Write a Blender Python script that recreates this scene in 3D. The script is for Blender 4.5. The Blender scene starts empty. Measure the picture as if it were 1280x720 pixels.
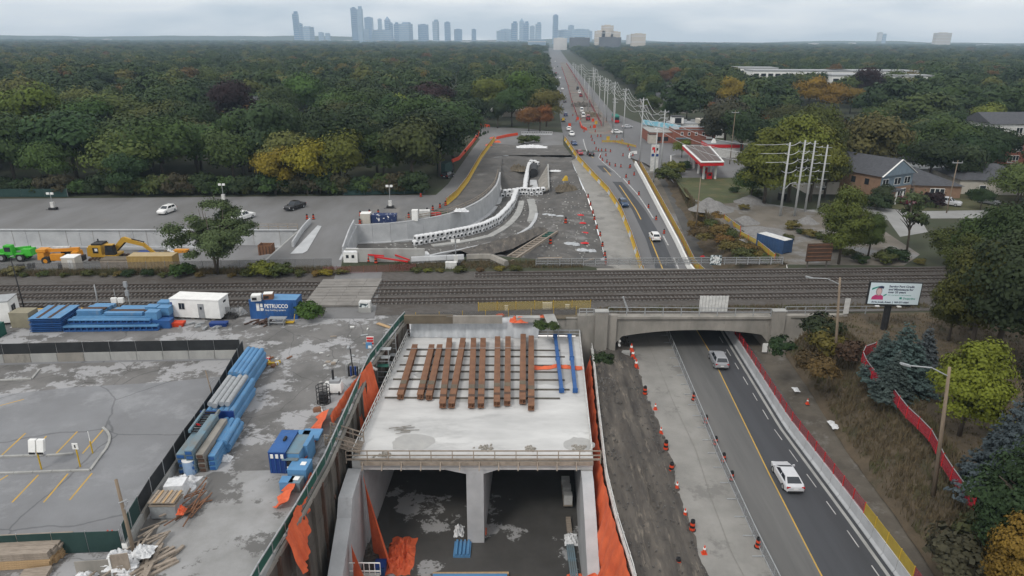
import bpy, bmesh, math, random
import numpy as np
from mathutils import Vector, Matrix, noise as mnoise
from mathutils.geometry import tessellate_polygon, delaunay_2d_cdt
random.seed(7)
rng = np.random.default_rng(11)
S = bpy.context.scene
COL = S.collection
R = math.radians
PI = math.pi

# ------------------------------------------------------------------ camera
FPX, TH, ROLL, CAMH = 865.0, R(19.8), .0051, 36.0
CT, ST = math.cos(TH), math.sin(TH)
cd = bpy.data.cameras.new('camera')
cam = bpy.data.objects.new('camera', cd); COL.objects.link(cam)
cd.sensor_width = 36; cd.lens = FPX / 1280 * 36
cd.clip_start = .5; cd.clip_end = 40000
cam.matrix_world = Matrix.Translation((0, 0, CAMH)) @ Matrix.Rotation(PI/2 - TH, 4, 'X') @ Matrix.Rotation(ROLL, 4, 'Z')
S.camera = cam

# ------------------------------------------------------------------ world: overcast sky
SUN_EL, SUN_AZ = R(48), R(215)          # light comes from behind and left of the camera
w = bpy.data.worlds.new("World"); S.world = w; w.use_nodes = True
nt = w.node_tree; nt.nodes.clear()
def N(t, **k):
    n = nt.nodes.new(t)
    for a, b in k.items(): setattr(n, a, b)
    return n
out = N('ShaderNodeOutputWorld'); bg = N('ShaderNodeBackground'); bg.inputs[1].default_value = .1
sky = N('ShaderNodeTexSky', sky_type='NISHITA', sun_disc=False, sun_elevation=SUN_EL, sun_rotation=SUN_AZ)
tc = N('ShaderNodeTexCoord')
mp = N('ShaderNodeMapping'); mp.inputs['Scale'].default_value = (2.2, 2.2, 11); mp.inputs['Location'].default_value = (3.1, .4, .2)
nz = N('ShaderNodeTexNoise'); nz.inputs['Scale'].default_value = 1.5; nz.inputs['Detail'].default_value = 6; nz.inputs['Roughness'].default_value = .5
cr = N('ShaderNodeValToRGB')
cr.color_ramp.elements[0].position = .4; cr.color_ramp.elements[0].color = (7.4, 7.8, 8.2, 1)
cr.color_ramp.elements[1].position = .6; cr.color_ramp.elements[1].color = (12.9, 12.4, 11.9, 1)
mx = N('ShaderNodeMix', data_type='RGBA'); mx.inputs['Factor'].default_value = .9
L = nt.links.new
L(tc.outputs['Generated'], mp.inputs['Vector']); L(mp.outputs[0], nz.inputs['Vector']); L(nz.outputs['Fac'], cr.inputs['Fac'])
L(sky.outputs[0], mx.inputs[6]); L(cr.outputs[0], mx.inputs[7]); L(mx.outputs[2], bg.inputs[0]); L(bg.outputs[0], out.inputs[0])

sl = bpy.data.lights.new('sun', 'SUN'); sl.energy = 1.5; sl.angle = R(12); sl.color = (1, .96, .9)
sun = bpy.data.objects.new('sun', sl); COL.objects.link(sun)
sdir = Vector((math.sin(SUN_AZ)*math.cos(SUN_EL), math.cos(SUN_AZ)*math.cos(SUN_EL), math.sin(SUN_EL)))
sun.rotation_euler = sdir.to_track_quat('Z', 'Y').to_euler(); sun.location = (0, 0, 200)

S.view_settings.view_transform = 'Standard'; S.view_settings.look = 'None'
S.view_settings.exposure = 0.13; S.view_settings.gamma = 1.0
S.cycles.max_bounces = 5; S.cycles.diffuse_bounces = 3; S.cycles.transparent_max_bounces = 12; S.cycles.volume_bounces = 0

# ------------------------------------------------------------------ picture point -> place
def P(x, y, z=0.):
    dx, dy = x - 640, y - 360
    u = (dx + dy*ROLL) / FPX; v = (dy - dx*ROLL) / FPX
    t = (CAMH - z) / (ST + v*CT)
    return Vector((u*t, (CT - v*ST)*t, z))
def PY(x, y, Y):
    dx, dy = x - 640, y - 360
    u = (dx + dy*ROLL) / FPX; v = (dy - dx*ROLL) / FPX
    t = Y / (CT - v*ST)
    return Vector((u*t, Y, CAMH - t*(ST + v*CT)))
def pxm(Y, z=0.): return FPX / (Y*CT + (CAMH - z)*ST)      # pixels per metre

# ------------------------------------------------------------------ materials
def mat(name, c1, c2=None, scale=1., rough=.85, bump=0., bscale=None, metal=0., world=False, lo=.35, hi=.65,
        c3=None, s3=.1, lo3=.5, hi3=.6, crack=0, objcol=False, alpha=1., detail=6., spec=.3, stretch=(1, 1, 1), emit=0., wet=None, transl=0.):
    m = bpy.data.materials.new(name); m.use_nodes = True
    n = m.node_tree.nodes; l = m.node_tree.links.new
    b = n['Principled BSDF']; b.inputs['Roughness'].default_value = rough; b.inputs['Metallic'].default_value = metal
    b.inputs['Specular IOR Level'].default_value = spec
    if world:
        g = n.new('ShaderNodeNewGeometry'); vec = g.outputs['Position']
    else:
        g = n.new('ShaderNodeTexCoord'); vec = g.outputs['Object']
    if stretch != (1, 1, 1):
        mpn = n.new('ShaderNodeMapping'); mpn.inputs['Scale'].default_value = stretch; l(vec, mpn.inputs[0]); vec = mpn.outputs[0]
    def noise(sc, det=detail):
        t = n.new('ShaderNodeTexNoise'); t.inputs['Scale'].default_value = sc; t.inputs['Detail'].default_value = det
        t.inputs['Roughness'].default_value = .62 if det < 8 else .72; l(vec, t.inputs['Vector']); return t.outputs['Fac']
    def ramp(s, a, c):
        r = n.new('ShaderNodeMapRange'); r.inputs[1].default_value = a; r.inputs[2].default_value = c; l(s, r.inputs[0]); return r.outputs[0]
    def mix(f, a, c, mode='MIX'):
        x = n.new('ShaderNodeMix'); x.data_type = 'RGBA'; x.blend_type = mode
        if isinstance(f, float): x.inputs[0].default_value = f
        else: l(f, x.inputs[0])
        for i, q in ((6, a), (7, c)):
            if isinstance(q, (tuple, list)): x.inputs[i].default_value = (*q[:3], 1)
            else: l(q, x.inputs[i])
        return x.outputs[2]
    if objcol:
        oi = n.new('ShaderNodeObjectInfo'); col = oi.outputs['Color']
        if c2 is not None: col = mix(ramp(noise(scale), lo, hi), col, mix(1., col, c2, 'MULTIPLY'))
    else:
        col = tuple(c1)
        if c2 is not None: col = mix(ramp(noise(scale), lo, hi), c1, c2)
    if c3 is not None:
        f3 = ramp(noise(s3, 8.), lo3, hi3); col = mix(f3, col, c3)
        if wet is not None:
            rr = n.new('ShaderNodeMapRange'); rr.inputs[3].default_value = rough; rr.inputs[4].default_value = wet
            l(f3, rr.inputs[0]); l(rr.outputs[0], b.inputs['Roughness'])
    if crack:
        vo = n.new('ShaderNodeTexVoronoi'); vo.feature = 'DISTANCE_TO_EDGE'; vo.inputs['Scale'].default_value = crack
        dn = n.new('ShaderNodeTexNoise'); dn.inputs['Scale'].default_value = crack*2.5; dn.inputs['Detail'].default_value = 5
        l(vec, dn.inputs['Vector'])
        ad = n.new('ShaderNodeMix'); ad.data_type = 'RGBA'; ad.blend_type = 'LINEAR_LIGHT'; ad.inputs[0].default_value = .35/crack*.25
        l(vec, ad.inputs[6]); l(dn.outputs['Color'], ad.inputs[7]); l(ad.outputs[2], vo.inputs['Vector'])
        col = mix(ramp(vo.outputs['Distance'], .002, .009), mix(1., col, (.66, .66, .66), 'MULTIPLY'), col)
    if isinstance(col, tuple): b.inputs['Base Color'].default_value = (*col[:3], 1)
    else: l(col, b.inputs['Base Color'])
    if bump:
        bp = n.new('ShaderNodeBump'); bp.inputs['Strength'].default_value = bump; bp.inputs['Distance'].default_value = .1
        l(noise(bscale or scale*4), bp.inputs['Height']); l(bp.outputs[0], b.inputs['Normal'])
    if alpha < 1: b.inputs['Alpha'].default_value = alpha
    if emit:
        b.inputs['Emission Color'].default_value = (*c1, 1); b.inputs['Emission Strength'].default_value = emit
    if transl:
        tr = n.new('ShaderNodeBsdfTranslucent'); ms = n.new('ShaderNodeMixShader'); ms.inputs[0].default_value = transl
        if isinstance(col, tuple): tr.inputs[0].default_value = (*col[:3], 1)
        else: l(col, tr.inputs[0])
        l(b.outputs[0], ms.inputs[1]); l(tr.outputs[0], ms.inputs[2]); l(ms.outputs[0], n['Material Output'].inputs[0])
    return m

# ------------------------------------------------------------------ objects
WM = {}
def kind(o, k='structure'): o['kind'] = k; return o
def tag(o, label, cat, group=None):
    o['label'] = label; o['category'] = cat
    if group: o['group'] = group
    return o
def thing(name, label, cat, loc=(0, 0, 0), rz=0., group=None):
    o = bpy.data.objects.new(name, None); COL.objects.link(o); o.empty_display_size = .5
    o.location = loc; o.rotation_euler = (0, 0, rz)
    WM[o] = Matrix.Translation(Vector(loc)) @ Matrix.Rotation(rz, 4, 'Z')
    return tag(o, label, cat, group)
def children(o): return [c for c in KIDS.get(o, [])]
KIDS = {}
def dup(root, loc, rz=0., label=None, group=None, color=None, sc=None):
    r = root.copy(); COL.objects.link(r); r.location = loc; r.rotation_euler = (0, 0, rz)
    if sc is not None: r.scale = (sc,)*3 if not hasattr(sc, '__len__') else sc
    if label: r['label'] = label
    if group: r['group'] = group
    if color: r.color = (*color, 1)
    KIDS[r] = []
    for ch in KIDS.get(root, []):
        c = ch.copy(); COL.objects.link(c); c.parent = r; KIDS[r].append(c); KIDS[c] = []
        if color: c.color = (*color, 1)
        for g in KIDS.get(ch, []):
            d = g.copy(); COL.objects.link(d); d.parent = c; KIDS[c].append(d)
            if color: d.color = (*color, 1)
    return r
def link(name, me, mats, parent=None, color=None):
    o = bpy.data.objects.new(name, me); COL.objects.link(o)
    for m in (mats if isinstance(mats, (list, tuple)) else [mats]): me.materials.append(m)
    if parent is not None:
        o.parent = parent; KIDS.setdefault(parent, []).append(o)
    if color: o.color = (*color, 1)
    return o
def rep(proto, loc=None, rz=None, parent=None, name=None):       # copy of one part sharing its mesh
    o = proto.copy(); COL.objects.link(o)
    if loc is not None: o.location = loc
    if rz is not None: o.rotation_euler = (0, 0, rz)
    p = parent if parent is not None else proto.parent
    if p is not None: o.parent = p; KIDS.setdefault(p, []).append(o)
    return o

class MB:
    def __init__(s): s.v = []; s.f = []; s.m = []; s.sm = False
    def add(s, vs, fs, m=0):
        b = len(s.v); s.v += [tuple(q) for q in vs]; s.f += [tuple(i + b for i in q) for q in fs]; s.m += [m]*len(fs); return s
    def box(s, cx, cy, cz, sx, sy, sz, rz=0., m=0, top=None, sk=(0, 0)):       # centre x, y, BOTTOM z; top = top scale
        t = top or (1, 1); c_, s_ = math.cos(rz), math.sin(rz); vs = []
        for k, (a, b) in enumerate(((1, 1), t)):
            for qx, qy in ((-1, -1), (1, -1), (1, 1), (-1, 1)):
                x, y = qx*sx/2*a + sk[0]*k, qy*sy/2*b + sk[1]*k
                vs.append((cx + x*c_ - y*s_, cy + x*s_ + y*c_, cz + k*sz))
        return s.add(vs, [(3, 2, 1, 0), (4, 5, 6, 7), (0, 1, 5, 4), (1, 2, 6, 5), (2, 3, 7, 6), (3, 0, 4, 7)], m)
    def beam(s, a, b, w, h, m=0, up=(0, 0, 1), w2=None, h2=None):
        a, b = Vector(a), Vector(b); d = (b - a).normalized(); u = Vector(up)
        if abs(d.dot(u)) > .99: u = Vector((0, 1, 0))
        x = d.cross(u).normalized(); y = x.cross(d); vs = []
        for p, ww, hh in ((a, w, h), (b, w2 or w, h2 or h)):
            for i, j in ((-1, -1), (1, -1), (1, 1), (-1, 1)): vs.append(p + x*(i*ww/2) + y*(j*hh/2))
        return s.add(vs, [(0, 1, 2, 3), (7, 6, 5, 4), (4, 5, 1, 0), (5, 6, 2, 1), (6, 7, 3, 2), (7, 4, 0, 3)], m)
    def tube(s, pts, r, n=8, m=0, cap=True, hollow=0.):
        pts = [Vector(p) for p in pts]; rr = r if hasattr(r, '__len__') else [r]*len(pts); vs = []; fs = []
        for i, p in enumerate(pts):
            d = (pts[min(i+1, len(pts)-1)] - pts[max(i-1, 0)]).normalized()
            u = Vector((0, 0, 1)) if abs(d.z) < .95 else Vector((0, 1, 0))
            x = d.cross(u).normalized(); y = x.cross(d)
            for k in range(n):
                a = 2*PI*k/n; vs.append(p + (x*math.cos(a) + y*math.sin(a))*rr[i])
        for i in range(len(pts)-1):
            for k in range(n):
                q = (k+1) % n; fs.append((i*n+k, (i+1)*n+k, (i+1)*n+q, i*n+q))
        if cap: fs.append(tuple(range(n))); fs.append(tuple(range(len(pts)*n-1, (len(pts)-1)*n-1, -1)))
        return s.add(vs, fs, m)
    def prism(s, poly, z0, z1, m=0):
        n = len(poly); A = sum(poly[i][0]*poly[(i+1) % n][1] - poly[(i+1) % n][0]*poly[i][1] for i in range(n))
        if A < 0: poly = poly[::-1]
        vs = [(p[0], p[1], z0) for p in poly] + [(p[0], p[1], z1) for p in poly]
        fs = [(i, (i+1) % n, (i+1) % n + n, i+n) for i in range(n)]
        tri = tessellate_polygon([[Vector((p[0], p[1], 0)) for p in poly]])
        for t in tri:
            a, b, c = (Vector((*poly[i][:2], 0)) for i in t)
            if (b-a).cross(c-a).z < 0: t = (t[2], t[1], t[0])
            fs.append(tuple(i+n for i in t)); fs.append(tuple(reversed(t)))
        return s.add(vs, fs, m)
    def profile(s, prof, a, b, axis='x', m=0):         # polygon (u, z) swept along x (or y) from a to b
        n = len(prof); A = sum(prof[i][0]*prof[(i+1) % n][1] - prof[(i+1) % n][0]*prof[i][1] for i in range(n))
        if A < 0: prof = prof[::-1]
        if axis == 'x': f = lambda t, p: (t, p[0], p[1])
        else: f = lambda t, p: (-p[0]*0 + p[0], t, p[1])
        vs = [f(a, p) for p in prof] + [f(b, p) for p in prof]
        fs = [(i, (i+1) % n, (i+1) % n + n, i+n) for i in range(n)]
        if (axis == 'x') != (b > a): fs = [q[::-1] for q in fs]
        fs = [q[::-1] for q in fs]
        tri = tessellate_polygon([[Vector((p[0], p[1], 0)) for p in prof]])
        for t in tri: fs.append(tuple(t)); fs.append(tuple(i+n for i in reversed(t)))
        return s.add(vs, fs, m)
    def grid(s, rows, m=0, flip=False):
        n = len(rows[0]); vs = [q for r in rows for q in r]; fs = []
        for i in range(len(rows)-1):
            for j in range(n-1):
                q = (i*n+j, i*n+j+1, (i+1)*n+j+1, (i+1)*n+j); fs.append(q[::-1] if flip else q)
        return s.add(vs, fs, m)
    def ibeam(s, a, b, w, h, t, up=(0, 0, 1), m=0):
        a, b = Vector(a), Vector(b); d = (b-a).normalized(); u = Vector(up); x = d.cross(u).normalized(); y = x.cross(d)
        for o in (-1, 1): s.beam(a + y*o*(h/2 - t/2), b + y*o*(h/2 - t/2), w, t, m, up)
        return s.beam(a, b, t, h - 2*t - .004, m, up)
    def build(s, name, mats, parent=None, world=False, smooth=False, fix=True, color=None, org=None):
        v = s.v
        if world and parent is not None:
            M = WM[parent].inverted(); v = [tuple(M @ Vector(q)) for q in v]
        if org is not None: v = [(q[0]-org[0], q[1]-org[1], q[2]-org[2]) for q in v]
        me = bpy.data.meshes.new(name); me.from_pydata(v, [], s.f)
        me.polygons.foreach_set('material_index', s.m)
        if smooth: me.polygons.foreach_set('use_smooth', [True]*len(s.f))
        if fix:
            bm = bmesh.new(); bm.from_mesh(me); bmesh.ops.recalc_face_normals(bm, faces=bm.faces); bm.to_mesh(me); bm.free()
        o = link(name, me, mats, parent, color)
        if org is not None: o.location = org; WM[o] = Matrix.Translation(Vector(org))
        return o
def solo(mb, name, mats, label, cat, org, group=None, smooth=False, color=None):
    return tag(mb.build(name, mats, org=Vector(org), smooth=smooth, color=color), label, cat, group)
def sheet(name, pts, m, z=None, holes=(), org=None):             # flat polygon at given points
    loops = [[Vector((p[0], p[1], p[2] if z is None else z)) for p in pts]] + [[Vector((p[0], p[1], p[2] if z is None else z)) for p in h] for h in holes]
    fl = [Vector((q.x, q.y, 0)) for lp in loops for q in lp]; vs = [q for lp in loops for q in lp]
    tri = tessellate_polygon([[Vector((q.x, q.y, 0)) for q in lp] for lp in loops]); fs = []
    for t in tri:
        a, b, c = (fl[i] for i in t)
        fs.append(t if (b-a).cross(c-a).z > 0 else t[::-1])
    me = bpy.data.meshes.new(name); me.from_pydata([tuple(q) for q in vs], [], fs)
    return kind(link(name, me, m))
def inside(x, y, poly):
    r = False; n = len(poly); j = n-1
    for i in range(n):
        xi, yi, xj, yj = poly[i][0], poly[i][1], poly[j][0], poly[j][1]
        if (yi > y) != (yj > y) and x < (xj-xi)*(y-yi)/(yj-yi) + xi: r = not r
        j = i
    return r
def area(name, pts, step, zf, m, smooth=True):                    # meshed polygon with height function
    xs = [p[0] for p in pts]; ys = [p[1] for p in pts]; vv = []; n = 0
    for i in range(len(pts)):                                     # subdivide the outline
        a, b = pts[i], pts[(i+1) % len(pts)]; k = max(1, int(math.hypot(b[0]-a[0], b[1]-a[1])/step))
        for q in range(k): vv.append(Vector((a[0]+(b[0]-a[0])*q/k, a[1]+(b[1]-a[1])*q/k)))
    n = len(vv); outl = [(q.x, q.y) for q in vv]
    y = min(ys)
    while y < max(ys):
        x = min(xs)
        while x < max(xs):
            px_, py_ = x + random.uniform(-.3, .3)*step, y + random.uniform(-.3, .3)*step
            if inside(px_, py_, outl): vv.append(Vector((px_, py_)))
            x += step
        y += step
    r = delaunay_2d_cdt(vv, [(i, (i+1) % n) for i in range(n)], [], 1, 1e-5)
    fs = []
    for t in r[2]:
        a, b, c = (r[0][i] for i in t[:3])
        fs.append(t if (b.x-a.x)*(c.y-a.y)-(b.y-a.y)*(c.x-a.x) > 0 else t[::-1])
    me = bpy.data.meshes.new(name); me.from_pydata([(q.x, q.y, zf(q.x, q.y)) for q in r[0]], [], fs)
    if smooth: me.polygons.foreach_set('use_smooth', [True]*len(fs))
    return kind(link(name, me, m))
def resample(pts, n):
    pts = [Vector(p) for p in pts]; d = [0.]
    for a, b in zip(pts, pts[1:]): d.append(d[-1] + (b-a).length)
    o = []
    for i in range(n):
        t = d[-1]*i/(n-1); k = 0
        while k < len(d)-2 and d[k+1] < t: k += 1
        f = (t - d[k]) / max(1e-6, d[k+1]-d[k]); o.append(pts[k].lerp(pts[k+1], f))
    return o
def strip(name, A, B, n, k, m, bump=0., bs=.5, dz=0., crown=0., struct=True):   # loft between two lines
    a, b = resample(A, n), resample(B, n); rows = []
    for p, q in zip(a, b):
        r = []
        for j in range(k+1):
            v = p.lerp(q, j/k); e = math.sin(PI*j/k)
            v = v + Vector((0, 0, dz + crown*e + (bump*mnoise.noise(Vector((v.x*bs, v.y*bs, 0)))*(.35+.65*e) if bump else 0)))
            r.append(v)
        rows.append(r)
    mb = MB(); mb.grid(rows); o = mb.build(name, m, smooth=True, fix=False)
    me = o.data
    if sum(p.normal.z for p in me.polygons) < 0: me.flip_normals()
    return kind(o) if struct else o
def idw(ctrl):
    ctrl = [tuple(c) for c in ctrl]
    def f(x, y):
        sw = sz = 0.
        for cx, cy, cz in ctrl:
            w_ = 1/((x-cx)**2 + (y-cy)**2 + .05)**1.5; sw += w_; sz += w_*cz
        return sz/sw
    return f
def text_mesh(txt, size, m, parent, loc, rot, bold=0., align='LEFT', ext=.01, name='lettering', sx=1.):
    cu = bpy.data.curves.new(name, 'FONT'); cu.body = txt; cu.size = size; cu.extrude = ext; cu.offset = bold; cu.align_x = align; cu.resolution_u = 2
    t = bpy.data.objects.new(name, cu); COL.objects.link(t)
    dg = bpy.context.evaluated_depsgraph_get(); me = bpy.data.meshes.new_from_object(t.evaluated_get(dg))
    bpy.data.objects.remove(t); bpy.data.curves.remove(cu); me.name = name
    me.materials.clear()
    o = link(name, me, m, parent); o.location = loc; o.rotation_euler = rot; o.scale = (sx, 1, 1); return o
# ------------------------------------------------------------------ material library
m_ground = mat('ground_earth', (.05, .05, .032), (.035, .045, .022), .08, .95, world=True, bump=.4, bscale=1.5)
m_yard = mat('yard_asphalt', (.17, .165, .16), (.115, .112, .108), .22, .8, world=True, bump=.25, bscale=6, c3=(.31, .31, .315), s3=.2, lo3=.51, hi3=.545, crack=.14, lo=.4, hi=.6)
m_yard2 = mat('yard_concrete', (.30, .30, .30), (.22, .22, .215), .35, .75, world=True, bump=.15, bscale=7, c3=(.125, .122, .118), s3=.17, lo3=.55, hi3=.575, crack=0)
m_lot = mat('parking_asphalt', (.21, .215, .225), (.17, .173, .18), .16, .85, world=True, bump=.2, bscale=8, c3=(.27, .275, .285), s3=.1, lo3=.52, hi3=.66, crack=.075)
m_upper = mat('upper_lot_asphalt', (.175, .175, .178), (.13, .128, .125), .12, .85, world=True, bump=.2, bscale=5, stretch=(1, .35, 1), c3=(.22, .2, .175), s3=.05, lo3=.56, hi3=.7)
m_roadold = mat('worn_asphalt', (.14, .138, .134), (.095, .095, .094), .5, .85, world=True, stretch=(1, .06, 1), bump=.15, bscale=20, c3=(.1, .1, .1), s3=.4, lo3=.58, hi3=.66)
m_roadnew = mat('dark_asphalt', (.064, .067, .074), (.05, .052, .057), .5, .8, world=True, stretch=(1, .06, 1), bump=.15, bscale=20)
m_roadfar = mat('road_asphalt', (.155, .155, .16), (.12, .12, .122), .08, .85, world=True, stretch=(1, .2, 1))
m_pave = mat('concrete_lane', (.265, .257, .24), (.2, .195, .182), .3, .8, world=True, bump=.15, bscale=5, c3=(.17, .165, .155), s3=.22, lo3=.57, hi3=.63, crack=0)
m_conc = mat('concrete', (.36, .36, .345), (.27, .27, .26), .5, .85, world=True, bump=.2, bscale=4, c3=(.2, .2, .19), s3=.3, lo3=.6, hi3=.75, stretch=(1, 1, .35))
m_concw = mat('pale_concrete', (.46, .47, .48), (.37, .38, .39), .4, .8, world=True, bump=.15, bscale=4, c3=(.28, .28, .28), s3=.35, lo3=.6, hi3=.75)
m_conco = mat('old_concrete', (.3, .28, .25), (.2, .19, .17), .45, .9, world=True, bump=.3, bscale=3, c3=(.12, .115, .105), s3=.35, lo3=.58, hi3=.72, stretch=(1, 1, .4))
m_slab = mat('slab_concrete', (.57, .57, .56), (.42, .42, .415), .22, .75, world=True, bump=.12, bscale=4, stretch=(.5, 1.3, 1), c3=(.36, .36, .355), s3=.2, lo3=.55, hi3=.66, wet=.45)
m_pitfloor = mat('pit_floor_mud', (.075, .072, .068), (.055, .053, .05), .3, .6, world=True, bump=.2, c3=(.30, .30, .30), s3=.14, lo3=.575, hi3=.595, wet=.35)
m_dirt = mat('dug_soil', (.115, .102, .088), (.055, .05, .046), .6, .95, world=True, bump=1., bscale=3.5, c3=(.19, .165, .135), s3=.9, lo3=.55, hi3=.66, stretch=(1.6, .22, 1.6))
m_dirt2 = mat('trench_soil', (.12, .113, .105), (.078, .075, .072), .25, .9, world=True, bump=.8, bscale=1.6, c3=(.19, .185, .18), s3=.14, lo3=.57, hi3=.66)
m_tan = mat('sandy_soil', (.15, .125, .09), (.1, .085, .065), .6, .95, world=True, bump=.8, bscale=2.)
m_ballast = mat('ballast', (.112, .103, .096), (.07, .064, .058), 3., .95, world=True, bump=1., bscale=8, c3=(.07, .06, .052), s3=.22, lo3=.5, hi3=.62, stretch=(.4, 1, 1))
m_bank = mat('dry_bank', (.115, .088, .058), (.075, .06, .042), .5, .95, world=True, bump=1., bscale=3., c3=(.06, .062, .035), s3=.25, lo3=.55, hi3=.68)
m_path = mat('path_asphalt', (.1, .097, .092), (.075, .073, .07), .4, .9, world=True, bump=.2, bscale=9, c3=(.14, .13, .115), s3=.3, lo3=.58, hi3=.68)
m_grass = mat('rough_grass', (.075, .085, .035), (.05, .06, .026), .4, .95, world=True, bump=.9, bscale=3, c3=(.12, .105, .05), s3=.2, lo3=.5, hi3=.65)
m_gravel = mat('gravel', (.21, .205, .2), (.15, .147, .143), 2., .95, world=True, bump=.8, bscale=5)
m_gravlot = mat('gravel_lot', (.155, .138, .115), (.11, .098, .08), .2, .95, world=True, bump=.5, bscale=2, c3=(.2, .2, .2), s3=.08, lo3=.5, hi3=.6)
m_wlawn = mat('lawn', (.09, .085, .042), (.06, .065, .03), .3, .95, world=True, bump=.5, bscale=4)
m_wood = mat('weathered_timber', (.33, .28, .23), (.22, .185, .15), 1.5, .85, bump=.2, stretch=(1, 8, 1))
m_woodnew = mat('new_timber', (.45, .31, .17), (.36, .24, .13), 1.2, .8, bump=.15, stretch=(8, 1, 8))
m_lag = mat('lagging_timber', (.13, .117, .1), (.075, .068, .06), .5, .9, world=True, stretch=(3, 3, .5), bump=.4, bscale=3)
m_rust = mat('rusty_steel', (.215, .108, .06), (.14, .07, .042), .8, .8, bump=.2, c3=(.28, .15, .07), s3=.5, lo3=.6, hi3=.68)
m_rustd = mat('dark_rust', (.09, .05, .035), (.06, .04, .03), 1., .85, bump=.2)
m_blue = mat('blue_steel', (.028, .105, .30), (.02, .075, .22), .6, .55, bump=.05, c3=(.12, .15, .2), s3=1.3, lo3=.58, hi3=.72)
m_bluel = mat('light_blue_steel', (.10, .25, .44), (.075, .195, .36), .5, .55, bump=.05, c3=(.22, .25, .28), s3=1.2, lo3=.58, hi3=.74)
m_bluegrey = mat('faded_blue_steel', (.13, .22, .28), (.16, .17, .165), .7, .7, bump=.1, c3=(.2, .13, .09), s3=1.2, lo3=.62, hi3=.7)
m_blued = mat('navy_steel', (.012, .045, .2), (.01, .035, .15), .6, .5)
m_galv = mat('galvanised_steel', (.38, .4, .41), (.3, .31, .32), 3., .5, metal=.3)
m_grey = mat('grey_paint', (.3, .31, .32), (.24, .25, .26), 2., .6)
m_black = mat('black_paint', (.015, .015, .016), (.025, .025, .027), 2., .6)
m_rub = mat('black_rubber', (.018, .018, .018), (.03, .029, .028), 3., .9)
m_white = mat('white_paint', (.78, .78, .76), (.68, .68, .66), 1., .6)
m_whited = mat('dirty_white', (.62, .62, .6), (.45, .45, .44), 1.5, .8, bump=.3, bscale=5)
m_bag = mat('white_bag', (.72, .73, .74), (.55, .56, .57), 2.5, .8, bump=.6, bscale=5, c3=(.2, .21, .22), s3=1.3, lo3=.62, hi3=.66)
m_plastic = mat('clear_sheeting', (.5, .52, .54), (.36, .38, .4), .8, .4, bump=.6, bscale=2.5, world=True, stretch=(1.5, 1, .4))
m_orange = mat('orange_tarp', (.8, .165, .065), (.62, .115, .048), .8, .6, bump=.6, bscale=3, world=True, transl=.15)
m_orp = mat('orange_plastic', (.62, .06, .018), (.52, .05, .016), 2., .5)
m_yel = mat('yellow_plastic', (.55, .36, .03), (.45, .29, .03), 1., .6)
m_yelm = mat('yellow_netting', (.5, .37, .045), (.42, .3, .04), 1.5, .8, alpha=.6)
m_redm = mat('red_netting', (.36, .03, .045), (.3, .025, .038), 1.5, .8, alpha=.3)
m_red = mat('red_paint', (.55, .02, .025), (.5, .018, .02), 2., .5)
m_screen = mat('black_screen', (.018, .02, .022), (.028, .03, .032), .8, .9, bump=.2)
m_screeng = mat('green_screen', (.018, .045, .042), (.025, .055, .05), .8, .9, bump=.2)
m_green = mat('green_paint', (.02, .1, .075), (.016, .08, .06), 1., .6)
m_glass = mat('dark_glass', (.02, .025, .032), None, rough=.12, spec=.6)
m_line_y = mat('yellow_marking', (.55, .33, .05), (.4, .27, .08), .8, .8, world=True)
m_line_w = mat('white_marking', (.5, .5, .49), (.3, .3, .3), .7, .8, world=True)
m_steelrail = mat('rail_steel', (.12, .1, .09), (.085, .068, .058), 1., .5, metal=.4)
m_sleeper = mat('sleeper_concrete', (.15, .138, .128), (.085, .078, .072), .9, .9, world=True)
m_brick = mat('red_brick', (.28, .11, .075), (.22, .085, .06), .9, .9, bump=.2, bscale=6)
m_brickb = mat('brown_brick', (.26, .165, .11), (.2, .125, .085), .9, .9, bump=.2, bscale=6)
m_shingle = mat('grey_shingles', (.085, .088, .098), (.06, .062, .07), 1.5, .95, bump=.4, bscale=6)
m_shingleb = mat('brown_shingles', (.12, .085, .072), (.085, .06, .052), 1.5, .95, bump=.4, bscale=6)
m_stucco = mat('beige_stucco', (.48, .45, .4), (.4, .375, .33), .8, .9)
m_paint = mat('car_paint', (1, 1, 1), (.93, .93, .93), 2., .25, objcol=True, spec=.5)
m_lightw = mat('lamp_lens', (.8, .8, .78), None, rough=.2)
m_lightr = mat('tail_lens', (.4, .012, .012), None, rough=.25)
m_pole = mat('pole_concrete', (.42, .43, .43), (.34, .35, .35), .6, .8)
m_polew = mat('pole_timber', (.24, .19, .14), (.17, .13, .095), .8, .9, stretch=(4, 4, .4))
m_wire = mat('wire', (.5, .51, .52), None, rough=.5)

# ------------------------------------------------------------------ levels
def sm(t): t = max(0., min(1., t)); return t*t*(3-2*t)
def zr(Y): return -5.5 + 5.5*sm((Y-118)/118)           # main road north of the bridge
def PR(x, y, f=zr, dz=0.):
    z = -3.
    for _ in range(25):
        p = P(x, y, z + dz); z = .5*z + .5*f(p.y)
    p = P(x, y, z); p.z = z + dz; return p
def rail(X, Y0, z=0.): return Vector((X, Y0 + .05*X, z))
ZF = -12.5                                              # pit floor
WALLTOP = [(442, 282.5), (465, 281.6), (489, 280), (508, 278), (523, 275.7), (546, 271.8), (566.5, 267), (580, 262), (592, 256.7), (601, 251.5), (609.6, 245.5), (616, 239), (621.7, 231.7), (624.5, 224), (626, 216)]
WT = [P(x, y, 0) for x, y in WALLTOP]
PITL = [(-18.9, 14), (-17.6, 39.3), (-16.8, 47), (-16.4, 53), (-16.4, 62), (-16.5, 73.4), (-14.7, 85.6)]
LW3 = [(-160, 130.9), (-42.5, 133.7), (-42.5, 108.7), (-160, 103)]
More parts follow.
